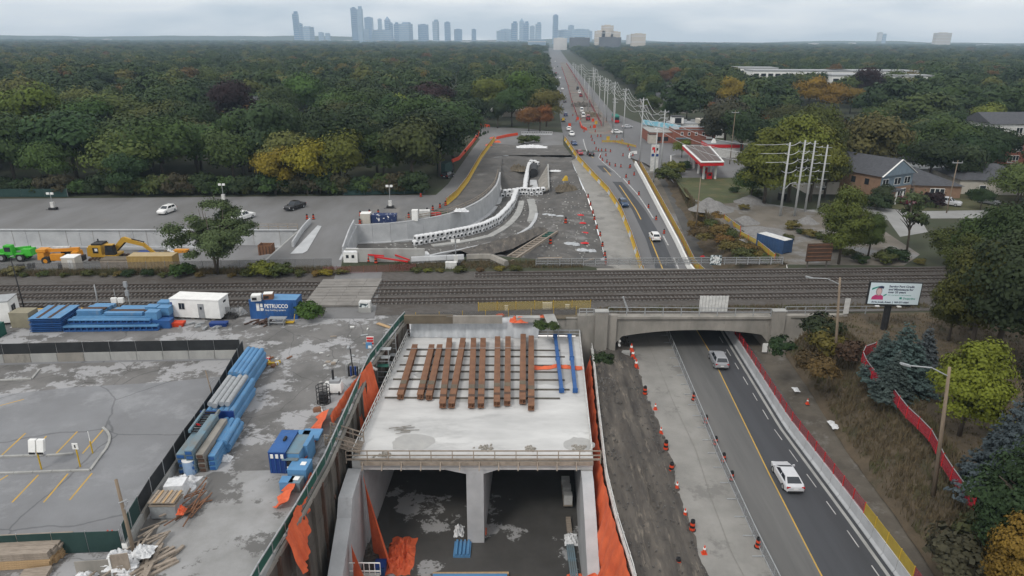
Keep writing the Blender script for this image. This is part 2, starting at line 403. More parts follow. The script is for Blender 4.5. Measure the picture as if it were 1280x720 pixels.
HOLE = PITL + [(-14.3, 87.1), (10, 87.6), (14.4, 88), (14.4, 110.2), (8, 114), (-2, 116.5), (-29.6, 114), (-31.8, 137.5)] + \
       [(p.x, p.y) for p in WT[1:]] + [(-6, 229), (22, 230), (22.5, 238), (43, 238), (45, 188), (43.6, 160), (45.5, 130), (47, 113), (46, 109.8), (38.5, 109.8),
       (38.5, 88.4), (41.5, 88.4), (42, 80), (41.5, 67), (40, 58), (38.5, 50), (37, 44), (34.5, 14)]
sheet('ground', [(-7000, -200), (7000, -200), (7000, 7100), (-7000, 7100)], m_ground, -.03, [HOLE, LW3])

# rail corridor
sheet('ballast_bed', [rail(-170, 91.6), rail(12.4, 89.0), rail(40, 88.2), rail(200, 90.2), rail(200, 108.2), rail(-170, 108.2)], m_ballast, .02)
sheet('rail_verge', [(-14.4, 87.3), (10, 87.7), (14.3, 88.2), (14.3, 91.2), (-14.6, 90)], m_tan, .012)
# upper lot and side street
UP = [P(x, y) for x, y in [(-230, 252), (0, 248.5), (280, 246), (545, 243.5), (560, 230), (577, 205), (592, 184), (600, 174), (592, 167), (575, 160), (565, 140), (563, 122), (573, 120),
      (578, 140), (588, 155), (600, 158), (660, 161), (704, 166), (704, 181), (660, 183), (617, 179), (606, 195), (590, 218), (570, 240)]]
sheet('upper_lot', UP + [WT[6]] + [P(545, 262)] + list(reversed(WT[:5])) + [P(430, 318), P(424, 341), P(300, 336), Vector((-42.4, 112, 0)), Vector((-42.4, 133.8, 0)), Vector((-160, 131, 0))], m_upper, -.018)
STRIP_L = [P(x, y) for x, y in [(545, 262), (566.5, 267), (592, 256.7), (609.6, 245.5), (621.7, 231.7), (626, 216), (628, 190), (617, 179), (606, 195), (590, 218), (570, 240)]]
sheet('work_strip', STRIP_L, m_dirt2, -.012)
sheet('crossing_road', [P(404, 398), P(468, 398), P(478, 340), P(420, 340)], m_upper, .028)
CONTROL = [(-170, 131, -3.8), (-42.5, 133, -3.6), (-70, 131, -3.8), (-100, 131, -3.8), (-60, 123, -3.1), (-90, 122, -3.2), (-120, 120, -3.2), (-43, 118, -.8), (-43, 109, -.1), (-60, 109, -.4), (-80, 107.5, -.4), (-120, 105, -.4), (-46, 126, -2.8)]
area('lower_yard', LW3, 2.5, idw(CONTROL), m_upper)
zlow = idw(CONTROL)

# construction yard and parking lot
YARD = [(-90, 91.2-4.5), (-60, 88.6), (-28, 90), (-14.8, 90), (-14.8, 85.6)] + [(x - .05, y) for x, y in reversed(PITL[:-1])] + [(-90, 14)]
sheet('yard', YARD, m_yard, -.014)
FENCE_PX = [(302, 447), (289, 470), (275, 495), (262, 517), (250, 534), (240, 549), (228, 565), (214, 587), (200, 608), (186, 628), (172, 652), (158, 676), (152, 690)]
FC = [P(x, y) for x, y in FENCE_PX]
BACKF = [P(x, y) for x, y in [(-130, 457), (-60, 455), (0, 453), (60, 451.5), (120, 450), (180, 449), (240, 448), (302, 447)]]
sheet('parking_lot', [(-110, 70)] + [tuple(p) for p in BACKF] + [tuple(p) for p in FC[1:]] + [(-38, 41.3), (-110, 40)], m_lot, -.006) if False else sheet('parking_lot', [Vector((-110, 70, 0))] + BACKF + FC[1:] + [Vector((-38, 41.3, 0)), Vector((-110, 40, 0))], m_lot, -.006)
sheet('yard_slab', [P(x, y) for x, y in [(245, 590), (400, 586), (365, 650), (325, 735), (170, 735), (205, 640)]], m_yard2, -.01)
for i, (x0, y0, x1, y1) in enumerate([(0, 507, 30, 499), (0, 571, 32, 541.5), (36, 571, 58, 545), (70, 567, 96.5, 539.5), (103, 567, 129, 537), (-40, 640, -5, 597), (15, 628, 48, 593.5), (54.5, 628, 85, 592), (87, 625, 115, 591.5), (-20, 612, 10, 594)]):
    a, b = P(x0, y0), P(x1, y1); d = (b-a).normalized()*.07; nrm = Vector((-d.y, d.x, 0))
    sheet('stall_line', [a-nrm, b-nrm, b+nrm, a+nrm], m_line_y, .001)
for x0, y0, x1, y1 in [(160, 447+22, 215, 440+24), (75, 423, 96, 409), (120, 421, 140, 408)]:
    pass

sheet('worn_patch', [P(x, y) for x, y in [(-90, 459), (60, 454.5), (180, 452), (292, 450), (283, 470), (200, 478), (90, 484), (0, 494), (-90, 500)]], m_yard, -.003)
# south part: bank beside the pit, concrete lane, road, footpath, slope
LNE = [Vector((-.0, 0, 0))]
def line(pts, z): return [P(x, y, z) for x, y in pts]
A_top = [Vector((9.55, 14, -4.6)), P(790, 720, -4.6), P(770, 655, -4.6), P(757, 600, -4.6), P(748, 520, -4.6), P(741, 450, -4.6), Vector((11.2, 87.4, -4.4))]
A_bot = [Vector((16.2, 14, -5.45)), P(886, 720, -5.45), P(872, 690, -5.45), P(852, 625, -5.45), P(836, 562, -5.45), P(812, 503, -5.45), P(800, 468, -5.45), P(788, 437, -5.45), Vector((17.2, 96, -5.45)), Vector((18.5, 126, -5.45))]
A_top2 = A_top + [Vector((14.6, 92, -4.6)), Vector((14.6, 108, -4.8)), Vector((15, 122, -5.))]
A_bot2 = [q + Vector((.55*mnoise.noise(Vector((0, q.y*.35, 1))) + .35*mnoise.noise(Vector((0, q.y*1.3, 2))), 0, .02)) for q in resample(A_bot, 240)]
sb_ = strip('soil_bank', A_top2, A_bot2, 240, 26, m_dirt, bump=.3, bs=.9, crown=.35)
for v in sb_.data.vertices:
    c = v.co; e = max(0, min(1, (16-c.x)/3, (c.x-9.8)/2)); c.z += e*(.8*mnoise.noise(Vector((c.x*.9, c.y*.12, 7))) + .22*mnoise.noise(Vector((c.x*2.6, c.y*.3, 9))) + .12*mnoise.noise(Vector((c.x*2.2, c.y*2.2, 4))))
L_f = [Vector((21.45, 14, -5.5)), P(965, 720, -5.5), P(945, 680, -5.5), P(900, 580, -5.5), P(838, 430, -5.5), Vector((23.4, 100, -5.5)), Vector((24.2, 126, -5.5))]
L_b = [Vector((31.1, 14, -5.5)), P(1110, 720, -5.5), P(1060, 650, -5.5), P(975, 535, -5.5), P(905, 420, -5.5), Vector((32.3, 104, -5.5)), Vector((35, 124, -5.5))]
L_y = [Vector((25.6, 14, -5.5)), P(1028, 720, -5.5), P(962, 592, -5.5), P(888, 440, -5.5), Vector((28.2, 104, -5.5)), Vector((29.6, 126, -5.5))]
strip('concrete_lane', [q + Vector((-.5, 0, -.004)) for q in A_bot], [q + Vector((.1, 0, -.004)) for q in L_f], 90, 2, m_pave)
strip('old_lane', [q + Vector((.1, 0, .0)) for q in L_f], L_y, 60, 2, m_roadold)
strip('new_lane', L_y, L_b, 60, 2, m_roadnew)
def stripe(A, off, wd, m, dz=.006, n=60, name='centre_line'):
    return strip(name, [q + Vector((off-wd/2, 0, dz)) for q in A], [q + Vector((off+wd/2, 0, dz)) for q in A], n, 1, m)
stripe(L_y, -.06, .13, m_line_y)
edge = resample(L_b, 400)
for k in range(26):
    a = 14 + k*4.3 + .6
    q = [e for e in edge if a <= e.y <= a + 2.4]
    if len(q) > 2: stripe(q, -.75, .1, m_line_w, n=4, name='edge_dash')
stripe(L_b, .05, .32, m_conc, .008, 80, 'kerb_strip')
strip('gutter', [q + Vector((.0, 0, .004)) for q in L_b], [q + Vector((1.0, 0, .004)) for q in L_b], 80, 1, m_roadnew)
PA = [q + Vector((.95, 0, .12)) for q in L_b]
PB = [Vector((34.6, 14, -5.)), P(1175, 720, -5), P(1120, 640, -5), P(1060, 560, -5), P(1010, 480, -5), P(985, 445, -5), Vector((38.3, 90, -5.)), Vector((38.6, 110, -5.)), Vector((38.5, 124, -4.9))]
PM = [q + Vector((1.9, 0, .03)) for q in PA]
strip('footpath', PA, PM, 80, 2, m_path)
strip('path_verge', [q + Vector((-.1, 0, -.04)) for q in PM], [q + Vector((.6, 0, -.03)) for q in PB], 120, 6, mat('verge_dirt', (.125, .11, .09), (.085, .075, .062), .5, .95, world=True, bump=.6, bscale=3, c3=(.16, .15, .135), s3=.4, lo3=.55, hi3=.65), bump=.07, bs=.9)
SB = [Vector((34.4, 14, .2)), Vector((37, 44, .2)), Vector((38.5, 50, .3)), Vector((40, 58, .4)), Vector((41.5, 67, .4)), Vector((42.2, 78, .5)), Vector((41.6, 88.3, .3))]
PB2 = [q + Vector((-.35, 0, -.05)) for q in PB[:6]] + [Vector((38.2, 88.2, -5.05))]
SB = [q + Vector((1.2, 0, 0)) for q in SB]
strip('grass_slope', PB2, SB, 90, 14, m_bank, bump=.55, bs=.5, crown=.1)
sheet('park_lawn', [Vector((34.5, 14, 0)), Vector((37, 44, 0)), Vector((38.5, 50, 0)), Vector((40, 58, 0)), Vector((41.5, 67, 0)), Vector((42, 80, 0)), Vector((41.5, 88.4, 0)), Vector((44, 90, 0)), Vector((120, 94, 0)), Vector((140, 14, 0))], m_bank, .02)

m_joint = mat('joint_filler', (.17, .163, .15), (.22, .21, .195), 2., .9, world=True)
for off in (2.9,): stripe([q for q in A_bot], off, .05, m_joint, .004, 120, 'lane_joint')
la, lb = resample(A_bot, 300), resample(L_f, 300)
for k in range(16, 120, 6):
    a = min(la, key=lambda q: abs(q.y-k)); b = min(lb, key=lambda q: abs(q.y-k)); sheet('lane_joint', [Vector((a.x-.2, k-.035, -5.497)), Vector((b.x, k-.035, -5.497)), Vector((b.x, k+.035, -5.497)), Vector((a.x-.2, k+.035, -5.497))], m_joint)
# north part: trench, lane, road, bank
RL = [Vector((24.2, 112, zr(112))), PR(802, 338), PR(790, 300), PR(776, 265), PR(760, 240), PR(741, 220), PR(723, 200), PR(713, 185), PR(706, 175)]
RR = [Vector((35., 112, zr(112))), PR(862, 338), PR(846, 304), PR(826, 266), PR(805, 226), PR(794, 206), PR(788, 197), PR(800, 190), PR(800, 177)]
ZL = [p + Vector((0, 0, .004)) for p in RL]
RM = [a.lerp(b, .0) for a, b in zip(RL, RR)]
strip('main_road', RL, RR, 80, 6, m_roadfar)
strip('dark_lane', [PR(820, 338, dz=.01), PR(808, 300, dz=.01), PR(790, 262, dz=.01), PR(768, 230, dz=.01), PR(746, 207, dz=.01)], [PR(846, 338, dz=.01), PR(829, 300, dz=.01), PR(806, 262, dz=.01), PR(780, 230, dz=.01), PR(757, 207, dz=.01)], 40, 2, m_roadnew)
def pstripe(pts, wd, m, name, dz=.016):
    A = [PR(x, y) for x, y in pts]; return stripe(A, 0, wd, m, dz, 40, name)
pstripe([(829, 338), (812, 296), (795, 262), (776, 234), (757, 212), (738, 194)], .25, m_line_y, 'centre_line')
pstripe([(849, 338), (836, 308), (824, 285), (810, 262), (797, 243), (779, 223)], .3, m_line_w, 'edge_line')
pstripe([(735, 193), (731, 182), (729, 174)], .3, m_line_w, 'edge_line')
pstripe([(776, 222), (768, 214), (755, 204), (748, 197), (751, 191)], .25, m_line_w, 'edge_line')
KL = [Vector((17.5, 112, -5.5)), PR(759, 333), PR(752, 305), PR(745, 277), PR(737, 252), PR(730, 235), PR(722, 218), PR(714, 200)]
strip('work_lane', [p + Vector((0, 0, -.01)) for p in KL], [p + Vector((0, 0, -.01)) for p in RL[:8]], 60, 2, m_pave)
TC = [(442, 304, -3.6), (480, 305, -3.7), (516, 299, -4), (575, 283, -4.4), (609, 266, -4.7), (623, 250, -4.8), (629, 238, -4.8), (640, 300, -4.5), (560, 312, -4.2), (480, 316, -3.6), (700, 300, -4.6), (745, 328, -5.2), (752, 318, -5.45),
      (747, 290, -5.2), (728, 240, -2.6), (738, 260, -3.9), (722, 216, -1.), (700, 200, -.6), (660, 265, -4.5), (668, 250, -4.2), (690, 268, -3.6), (700, 250, -3.), (645, 192, -.3), (680, 192, -.3), (710, 192, -.2), (640, 235, -4.6), (650, 225, -3.6),
      (600, 290, -4.4), (635, 205, -1.2), (690, 225, -2.2), (685, 205, -.9), (700, 330, -4.8), (620, 322, -4.), (665, 215, -2.6), (657, 240, -4.5), (672, 232, -3.4), (645, 212, -1.8)]
tc_ = [tuple(P(*c)) for c in TC] + [(-29.5, 114.2, -.1), (-20, 115, -.1), (-10, 115.6, -.1), (-2, 116.3, -.1), (8, 114, -.4), (14, 110.5, -.8), (-31.5, 126, -3.2), (-24, 120, -2.8), (-10, 121, -3.2), (4, 121, -3.8), (-4, 223, -.15), (4, 224, -.2), (12, 224, -.15), (19, 223, -.1), (-6, 228.5, -.05), (0, 229, -.05), (8, 229.5, -.05), (16, 230, -.05), (21, 230, -.05), (21.5, 222, -.2), (-4, 212, -.4), (-3.6, 203, -1.5)]
f_tr = idw(tc_)
KP = [(p.x, p.y) for p in KL]
TRP = [(-29.6, 114), (-2, 116.5), (8, 114), (14.4, 110.2)] + KP + [(22.2, 230), (-6, 229)] + [(p.x+.15, p.y-.1) for p in reversed(WT)]
area('trench_floor', TRP, 1.1, lambda x, y: f_tr(x, y) + .22*mnoise.noise(Vector((x*.35, y*.35, 3))) + .12*mnoise.noise(Vector((x*1.1, y*1.1, 5))), m_dirt2)
sheet('dirt_yard', [P(x, y) for x, y in [(628, 190), (617, 179), (660, 183), (704, 181), (716, 196)]] + [Vector((22.2, 230, 0)), Vector((-6, 229, 0))], m_dirt2, -.008)
# right of the road, north
rrx = lambda Y: 35.5 if Y < 130 else 36 + (Y-130)*.05
area('north_fill', [(34, 112), (33.5, 160), (34, 200), (36, 238), (43, 238), (45, 188), (43.6, 160), (45.5, 130), (47, 113), (46, 109.8)], 2.5, lambda x, y: zr(y)*(1-sm((x-rrx(y)-3)/(9)))-.12, m_bank)
GP1 = [Vector((39, 112, -4.9)), PR(890, 335), PR(868, 290), PR(855, 262), PR(846, 240), PR(838, 224)]
RR2 = [p + Vector((.5, 0, .1)) for p in RR[:6]]
strip('verge', RR2, [PR(874, 338), PR(856, 295), PR(842, 262), PR(830, 236), PR(818, 216), PR(806, 203)], 40, 3, m_gravlot, bump=.1)
strip('path_north', [PR(874, 338), PR(856, 295), PR(842, 262), PR(830, 236), PR(818, 216), PR(806, 203)], [PR(908, 338), PR(893, 312), PR(874, 285), PR(858, 258), PR(848, 236), PR(830, 212)], 40, 3, m_path)
bkr = [Vector((47.2, 112.6, .1)), P(985, 331, .1), P(950, 312, .1), P(915, 288, .1), P(890, 272, .1), P(868, 252, .1), P(856, 238, .1), P(840, 215, 0)]
strip('north_bank', [PR(908, 338), PR(893, 312), PR(874, 285), PR(858, 258), PR(848, 236), PR(830, 212)], bkr, 50, 8, m_bank, bump=.4, bs=.4)
sheet('gravel_lot', bkr + [P(840, 215), P(870, 258 - 15), P(930, 250), P(1010, 262), P(1100, 285), P(1150, 318), P(1130, 332)], m_gravlot, -.015)
sheet('meadow', [P(x, y) for x, y in [(842, 222), (925, 222), (948, 240), (930, 252), (890, 256), (858, 246)]], m_grass, -.005)
sheet('residential_street', [P(x, y) for x, y in [(1000, 262), (1075, 262), (1085, 258), (1140, 264), (1280, 262), (1400, 262), (1400, 272), (1150, 273), (1160, 290), (1125, 296), (1110, 275), (1060, 272)]], mat('street_concrete', (.27, .27, .265), (.22, .22, .215), .2, .9, world=True), -.01)
sheet('front_lawns', [P(x, y) for x, y in [(1040, 240), (1300, 240), (1400, 262), (1140, 263), (1085, 257), (1075, 261)]], m_wlawn, -.02)
# intersection, gas station forecourt, plaza lot, far road
sheet('intersection', [PR(706, 175), PR(800, 177), P(800, 190), P(788, 197), P(806, 204), P(838, 222), P(925, 222), P(950, 200), P(920, 186), P(860, 178), P(835, 166), P(812, 158), P(790, 150), P(765, 140), P(735, 104), P(709, 75), P(699, 61), P(686, 60), P(688, 75), P(692, 95), P(697, 125), P(702, 160)], m_roadfar, -.002)
sheet('forecourt', [P(x, y) for x, y in [(842, 219), (925, 220), (935, 205), (925, 193), (862, 186), (838, 196)]], m_upper, .003)
sheet('work_zone', [P(x, y) for x, y in [(716, 140), (738, 168), (770, 168), (752, 140), (735, 115), (716, 90), (706, 78), (700, 78), (708, 100)]], mat('churned_soil', (.2, .185, .165), (.11, .1, .09), .1, .95, world=True, c3=(.25, .12, .09), s3=.12, lo3=.58, hi3=.62), .003)
# ------------------------------------------------------------------ pit and box tunnel
FL, FR, BL, BR = Vector((-15.5, 57.6, 0)), Vector((8.0, 57.8, 0)), Vector((-14.3, 87.2, 0)), Vector((9.4, 87.4, 0))
def SL(u, v, z=0.):                                   # slab coordinates: u 0..1 left to right, v 0..1 front to back
    p = (FL.lerp(FR, u)).lerp(BL.lerp(BR, u), v); p.z = z; return p
ZS = -2.5                                             # slab top
sheet('pit_floor', [Vector((-18.9, 14, ZF)), Vector((9.6, 14, ZF)), Vector((11, 110, ZF)), Vector((-16, 110, ZF))], m_pitfloor)
T = thing('box_tunnel', 'pale concrete twin cell box tunnel under construction in the open pit', 'tunnel', (-3.8, 57.7, ZF))
mb = MB()
mb.prism([SL(0, 0), SL(1, 0), SL(1, 1), SL(0, 1)], ZS-1.2, ZS); sl_ = mb.build('roof_slab', m_slab, T, world=True)
def wall(u0, u1, z0, z1, v0=0.002, v1=1.):
    return MB().prism([SL(u0, v0), SL(u1, v0), SL(u1, v1), SL(u0, v1)], z0, z1)
wall(0.001, .044, ZF, ZS-1.203).build('outer_wall', m_concw, T, world=True)
wall(.956, .999, ZF, ZS-1.203).build('outer_wall', m_concw, T, world=True)
wall(.472, .544, ZF, ZS-1.203).build('centre_wall', m_concw, T, world=True)
for u0, u1, d in ((.375, .472, 1), (.544, .61, -1)):  # haunches
    mb = MB(); a, b = (SL(u0, .003), SL(u1, .003)); a2, b2 = SL(u0, .8), SL(u1, .8)
    hi = ZS-1.206; lo = hi - .55
    if d > 0: mb.add([(a.x, a.y, hi), (b.x, b.y, hi), (b.x, b.y, lo), (a2.x, a2.y, hi), (b2.x, b2.y, hi), (b2.x, b2.y, lo)], [(0, 2, 1), (3, 4, 5), (0, 3, 5, 2), (1, 2, 5, 4), (0, 1, 4, 3)])
    else: mb.add([(a.x, a.y, hi), (b.x, b.y, hi), (a.x, a.y, lo), (a2.x, a2.y, hi), (b2.x, b2.y, hi), (a2.x, a2.y, lo)], [(0, 2, 1), (3, 4, 5), (1, 2, 5, 4), (0, 3, 5, 2), (0, 1, 4, 3)])
    mb.build('haunch', m_concw, T, world=True)
def wing(x0, x1, prof, tw=0.):
    mb = MB(); n = len(prof); vs = []
    for x in (x0, x1):
        vs += [(x + tw*(prof[0][0]-y), y, z) for y, z in prof] + [(x + tw*(prof[0][0]-y), y, ZF-.1) for y, z in prof]
    fs = []
    for k in range(n-1):
        fs += [(k, k+1, n+k+1, n+k), (2*n+k, 3*n+k, 3*n+k+1, 2*n+k+1), (k, 2*n+k, 2*n+k+1, k+1)]
    fs += [(0, n, 3*n, 2*n), (n-1, 3*n-1, 4*n-1, 2*n-1)]
    return mb.add(vs, fs)
wing(-15.9, -14.6, [(57.45, -3.45), (53.1, -3.6), (52, -5.0), (47.5, -7.4), (40, -11.3)], .02).build('wing_wall', m_concw, T, world=True)
wing(6.85, 7.95, [(57.6, -3.72), (56.3, -4.0), (53.2, -5.9), (50.9, -7.7), (45, -11.6)], 0).build('wing_wall', m_concw, T, world=True)
mb = MB(); mb.box(7.4, 57.62, -4.55, 1.14, .03, .9); mb.build('pour_joint', m_conc, T, world=True)
# formwork and guard rails round the slab edge: each side is one thing
def guard(name, label, a, b, n, h=1.05, mat_=m_wood, toe=True, base=0., posts_out=0., rails=(1.05, .55)):
    a, b = Vector(a), Vector(b); t = thing(name, label, 'railing', a.lerp(b, .5)); d = (b-a).normalized(); o = Vector((d.y, -d.x, 0))*posts_out
    proto = None
    for k in range(n+1):
        p = a.lerp(b, k/n)
        mb = MB(); mb.box(0, 0, -.35, .09, .09, h+.4)
        if proto is None:
            proto = mb.build('post', mat_, t); proto.location = p + o - t.location
        else: rep(proto, p + o - t.location)
    for z in rails: MB().beam(a + Vector((0, 0, z)), b + Vector((0, 0, z)), .05, .13, 0).build('rail', mat_, t, world=True)
    if toe: MB().beam(a + Vector((0, 0, .1)), b + Vector((0, 0, .1)), .045, .22).build('toe_board', mat_, t, world=True)
    return t
g = guard('guard_railing', 'brown timber guard railing along the front edge of the tunnel roof slab', SL(-.02, -.006, ZS), SL(1.03, -.006, ZS), 12, .95, m_wood)
fw = MB(); fw.beam(SL(.04, -.012, ZS-.25), SL(1.0, -.012, ZS-.25), .1, .42); fw.build('edge_form', m_wood, g, world=True)
for k in range(12):
    MB().beam(SL(.05+k*.08, -.03, ZS-.75), SL(.05+k*.08, -.014, ZS-.05), .1, .12).build('bracket', m_wood, g, world=True)
guard('guard_railing', 'grey timber guard railing along the left edge of the tunnel roof slab', SL(.005, .0, ZS), SL(.005, 1, ZS), 22, .95, m_whited)
guard('guard_railing', 'grey timber guard railing along the right edge of the tunnel roof slab', SL(.995, .02, ZS), SL(.995, .99, ZS), 22, .95, m_whited)
guard('guard_railing', 'pale pipe guard railing along the back edge of the tunnel roof slab', SL(.0, .99, ZS), SL(1.0, .99, ZS), 16, .9, m_galv, toe=False)
mb = MB(); mb.beam(SL(.01, .79, ZS+1), SL(.66, .8, ZS+1.0), .05, .05); t = solo(mb, 'scaffold_pipe', m_galv, 'thin galvanised pipe crossing over the rusty steel beams', 'pipe', SL(.3, .8, ZS+1))

# steel beams lying on the slab
def hbeam(a, b, w=.62, h=.62, mats=None):
    mb = MB(); a, b = Vector(a), Vector(b); mb.ibeam(a, b, w, h, .075)
    for k in (.02, .12, .4, .7, .97):                       # web stiffeners
        p = a.lerp(b, k); d = (b-a).normalized()*.02
        mb.beam(p-d, p+d, w-.02, h-.17)
    return mb
BM = [(500, 500, 519, 433), (525, 500, 540, 433), (536, 501, 550, 433), (553, 511, 562, 425), (564, 511, 579, 425), (589, 511, 592, 425), (601, 511, 604, 425), (621, 509, 622, 423), (634, 508, 635, 423), (653, 506, 654, 420), (664, 514, 664, 422)]
GB = 'rusty steel beams laid side by side on the roof slab'
BL_ = ['leftmost rusty steel beam on the tunnel roof slab', 'second rusty beam from the left end of the row', 'third rusty beam from the left, close beside the second', 'fourth rusty beam from the left, first of the longer ones', 'fifth rusty beam from the left, slanting away from its neighbours',
       'sixth rusty beam from the left, left one of the middle pair', 'seventh rusty beam from the left, right one of the middle pair', 'eighth rusty beam from the left, third from the gap pair on the right', 'ninth rusty beam from the left, fourth from the right end', 'tenth rusty beam from the left, left one of the last pair', 'rightmost rusty steel beam, reaching nearest the slab front']
BL_[7] = 'eighth rusty beam from the left, fourth from the right end'; BL_[8] = 'ninth rusty beam from the left, third from the right end'
for (x0, y0, x1, y1), lb in zip(BM, BL_):
    a, b = P(x0, y0-4, ZS+.55), P(x1, y1, ZS+.55); t = thing('steel_beam', lb, 'beam', a.lerp(b, .5), 0, GB)
    hbeam(a, b, .72, .64).build('beam_section', m_rust, t, world=True)
    for k in (.1, .22):
        p = a.lerp(b, k); MB().box(p.x, p.y, p.z+.32, .7, .9 if k > .15 else .5, .02).build('splice_plate', m_rustd if k < .15 else m_tan, t, world=True)
for (x0, y0, x1, y1), lb in zip([(702, 491, 694, 420), (719, 491, 712, 420)], ['left one of two bright blue steel struts on the slab', 'right one of two bright blue steel struts, beside the slab edge']):
    a, b = P(x0, y0-3, ZS+.45), P(x1, y1, ZS+.45); t = thing('steel_strut', lb, 'strut', a.lerp(b, .5), 0, 'blue struts on the roof slab')
    MB().beam(a, b, .42, .45).build('strut_tube', m_blue, t, world=True)
    for k in (0, .55, 1): p = a.lerp(b, k); d = (b-a).normalized()*.05; MB().beam(p-d, p+d, .6, .6).build('end_plate', m_blue, t, world=True)
for k, y in enumerate((437, 445, 456, 464, 474, 486, 497)):
    a, b = P(508-(y-437)*.45, y, ZS+.08), P(700+(k % 3)*6, y+1, ZS+.08)
    solo(MB().beam(a, b, .16, .16), 'timber_bearer', m_lag, 'long timber bearer lying across the slab under the steel beams', 'timber', a.lerp(b, .5), 'timber bearers under the steel beams')
# orange cloth strip and rebar bits on the slab
mb = MB(); rows = []
for i in range(26):
    u = i/25; p = P(664 + 66*u, 459 + 1.2*math.sin(u*9), ZS+.06)
    rows.append([p + Vector((0, -.5 - .1*math.sin(u*23), .02)), p + Vector((0, 0, .22 + .1*math.sin(u*31))), p + Vector((0, .5 + .1*math.sin(u*17), .02))])
solo(mb.grid(rows), 'orange_tarp', m_orange, 'crumpled orange tarp strip lying across the slab under the blue struts', 'tarp', P(697, 459, ZS), smooth=True)
for x, y, lb in ((505, 538, 'bundle of bent rods on the slab near the left edge'), (607, 560, 'flat heap of rubble near the slab front, left one'), (664, 561, 'small flat heap of rubble near the slab front, middle one'), (481, 569, 'small scrap of wood near the front left slab corner'), (724, 560, 'dark flat heap of rubble beside the right slab edge')):
    mb = MB(); r0 = random.Random(x); c = P(x, y, ZS)
    for _ in range(26 if y > 550 else 14):
        a = Vector((r0.gauss(0, .35), r0.gauss(0, .2), .06 + r0.random()*.12)); 
        if y < 550: mb.beam(c + a*1.4 - Vector((.5, .1*r0.random(), 0)), c + a*1.4 + Vector((.5, .2*r0.random(), 0)), .05, .05)
        else: mb.box(c.x+a.x, c.y+a.y, c.z, .2 + r0.random()*.2, .2, .08 + r0.random()*.12, r0.random()*3, top=(.6, .6))
    solo(mb, 'rubble_heap', m_conco, lb, 'rubble', c)
m_damp = mat('damp_patch', (.3, .3, .295), (.38, .375, .36), .6, .35, world=True)
for x, y, a, b in ((517, 553, 2.2, 1.6), (724, 556, 1.6, 1.3), (690, 470, 3.2, 2.4), (560, 470, 4.0, 1.6), (600, 500, 3, .8)):
    c = P(x, y, ZS); sheet('damp_patch', [Vector((c.x + a*math.cos(k*PI/12)*(1+.4*mnoise.noise(Vector((math.cos(k*PI/12)*2, math.sin(k*PI/12)*2, x)))), c.y + b*math.sin(k*PI/12)*(1+.4*mnoise.noise(Vector((math.cos(k*PI/12)*2, math.sin(k*PI/12)*2, y)))), ZS+.006)) for k in range(24)], m_damp)
# sheeting over the back face of the tunnel
mb = MB(); rows = []
for i in range(60):
    u = i/59; x = -13.9 + 17.5*u; y = 87.0 + .02*i/59; w_ = .18*math.sin(i*1.1) + .1*math.sin(i*2.3)
    rows.append([(x, y-.35 + w_*.5, ZS+.05), (x+.1, y-.15+w_*.4, ZS+1.2), (x+.05*math.sin(i), y+.3, .12+.06*w_), (x, y+1.2+.4*math.sin(i*.7), .1)])
solo(mb.grid(rows), 'plastic_sheeting', m_plastic, 'crumpled clear sheeting draped over the earth face behind the tunnel roof', 'sheeting', (-5, 87, -2), smooth=True)
solo(MB().box(4.6, 88, -2.5, 5.6, .5, 2.5).box(9.4, 87.9, -2.5, 4, .5, 2.6), 'headwall', m_conco, 'old concrete headwall behind the right part of the tunnel roof', 'wall', (5, 88, -2.5))

solo(MB().box(10.6, 88.2, -12.5, 3.4, .6, 9.9), 'end_wall', m_conco, 'dark concrete end wall of the gap between tunnel and right shoring', 'wall', (10.6, 88.2, -12.5))
solo(MB().box(-15.6, 87.9, -12.5, 3, .6, 12.4), 'end_wall', m_lag, 'timber end wall of the gap between tunnel and left shoring', 'wall', (-15.6, 87.9, -12.5))
# soldier pile wall on the left of the pit
T = thing('shoring_wall', 'weathered timber lagging wall with steel piles on the left pit side', 'retaining wall', (-16.6, 55, ZF))
pl = [Vector((x, y, 0)) for x, y in PITL] + [Vector((-14.3, 87.3, 0))]
pts = resample(pl, 33)
for i in range(32):
    a, b = pts[i], pts[i+1]; mb = MB(); d = (b-a).normalized(); n_ = Vector((d.y, -d.x, 0))
    h = 12
    for k in range(h):
        z0 = ZF + k*(-.45-ZF)/h; j = random.uniform(-.03, .03)
        p = [a + n_*(.02+j), b + n_*(.02+j), b - n_*.12, a - n_*.12]
        mb.prism([(q.x, q.y) for q in p], z0 + .015, z0 + (-.45-ZF)/h)
    mb.build('lagging_panel', m_lag, T, world=True)
    mb = MB(); mb.box(b.x + n_.x*.1, b.y + n_.y*.1, ZF, .34, .3, -.3-ZF); mb.build('soldier_pile', m_rustd if i % 2 else m_lag, T, world=True)
    MB().beam(a + n_*.03 + Vector((0, 0, -.24)), b + n_*.03 + Vector((0, 0, -.24)), .3, .38).build('cap_beam', m_conco, T, world=True)
for z in (-3.6, -7.2):
    for i in range(8, 30, 3):
        p = pts[i]; MB().box(p.x+.28, p.y, z, .25, .3, .3).build('anchor_head', m_rustd, T, world=True)
# green handrail along the pit
T = thing('pit_handrail', 'green barrier rail with a pale top pipe along the left pit edge', 'railing', (-16.8, 55, 0))
for i in range(32):
    a, b = pts[i] + Vector((-.25, 0, 0)), pts[i+1] + Vector((-.25, 0, 0))
    MB().beam(a + Vector((0, 0, .55)), b + Vector((0, 0, .55)), .05, .75).build('mesh_panel', m_green, T, world=True)
    MB().beam(a + Vector((0, 0, 1.05)), b + Vector((0, 0, 1.05)), .1, .1).build('top_rail', m_galv, T, world=True)
    MB().box(a.x, a.y, .0, .1, .1, 1.1).build('post', m_galv, T, world=True)
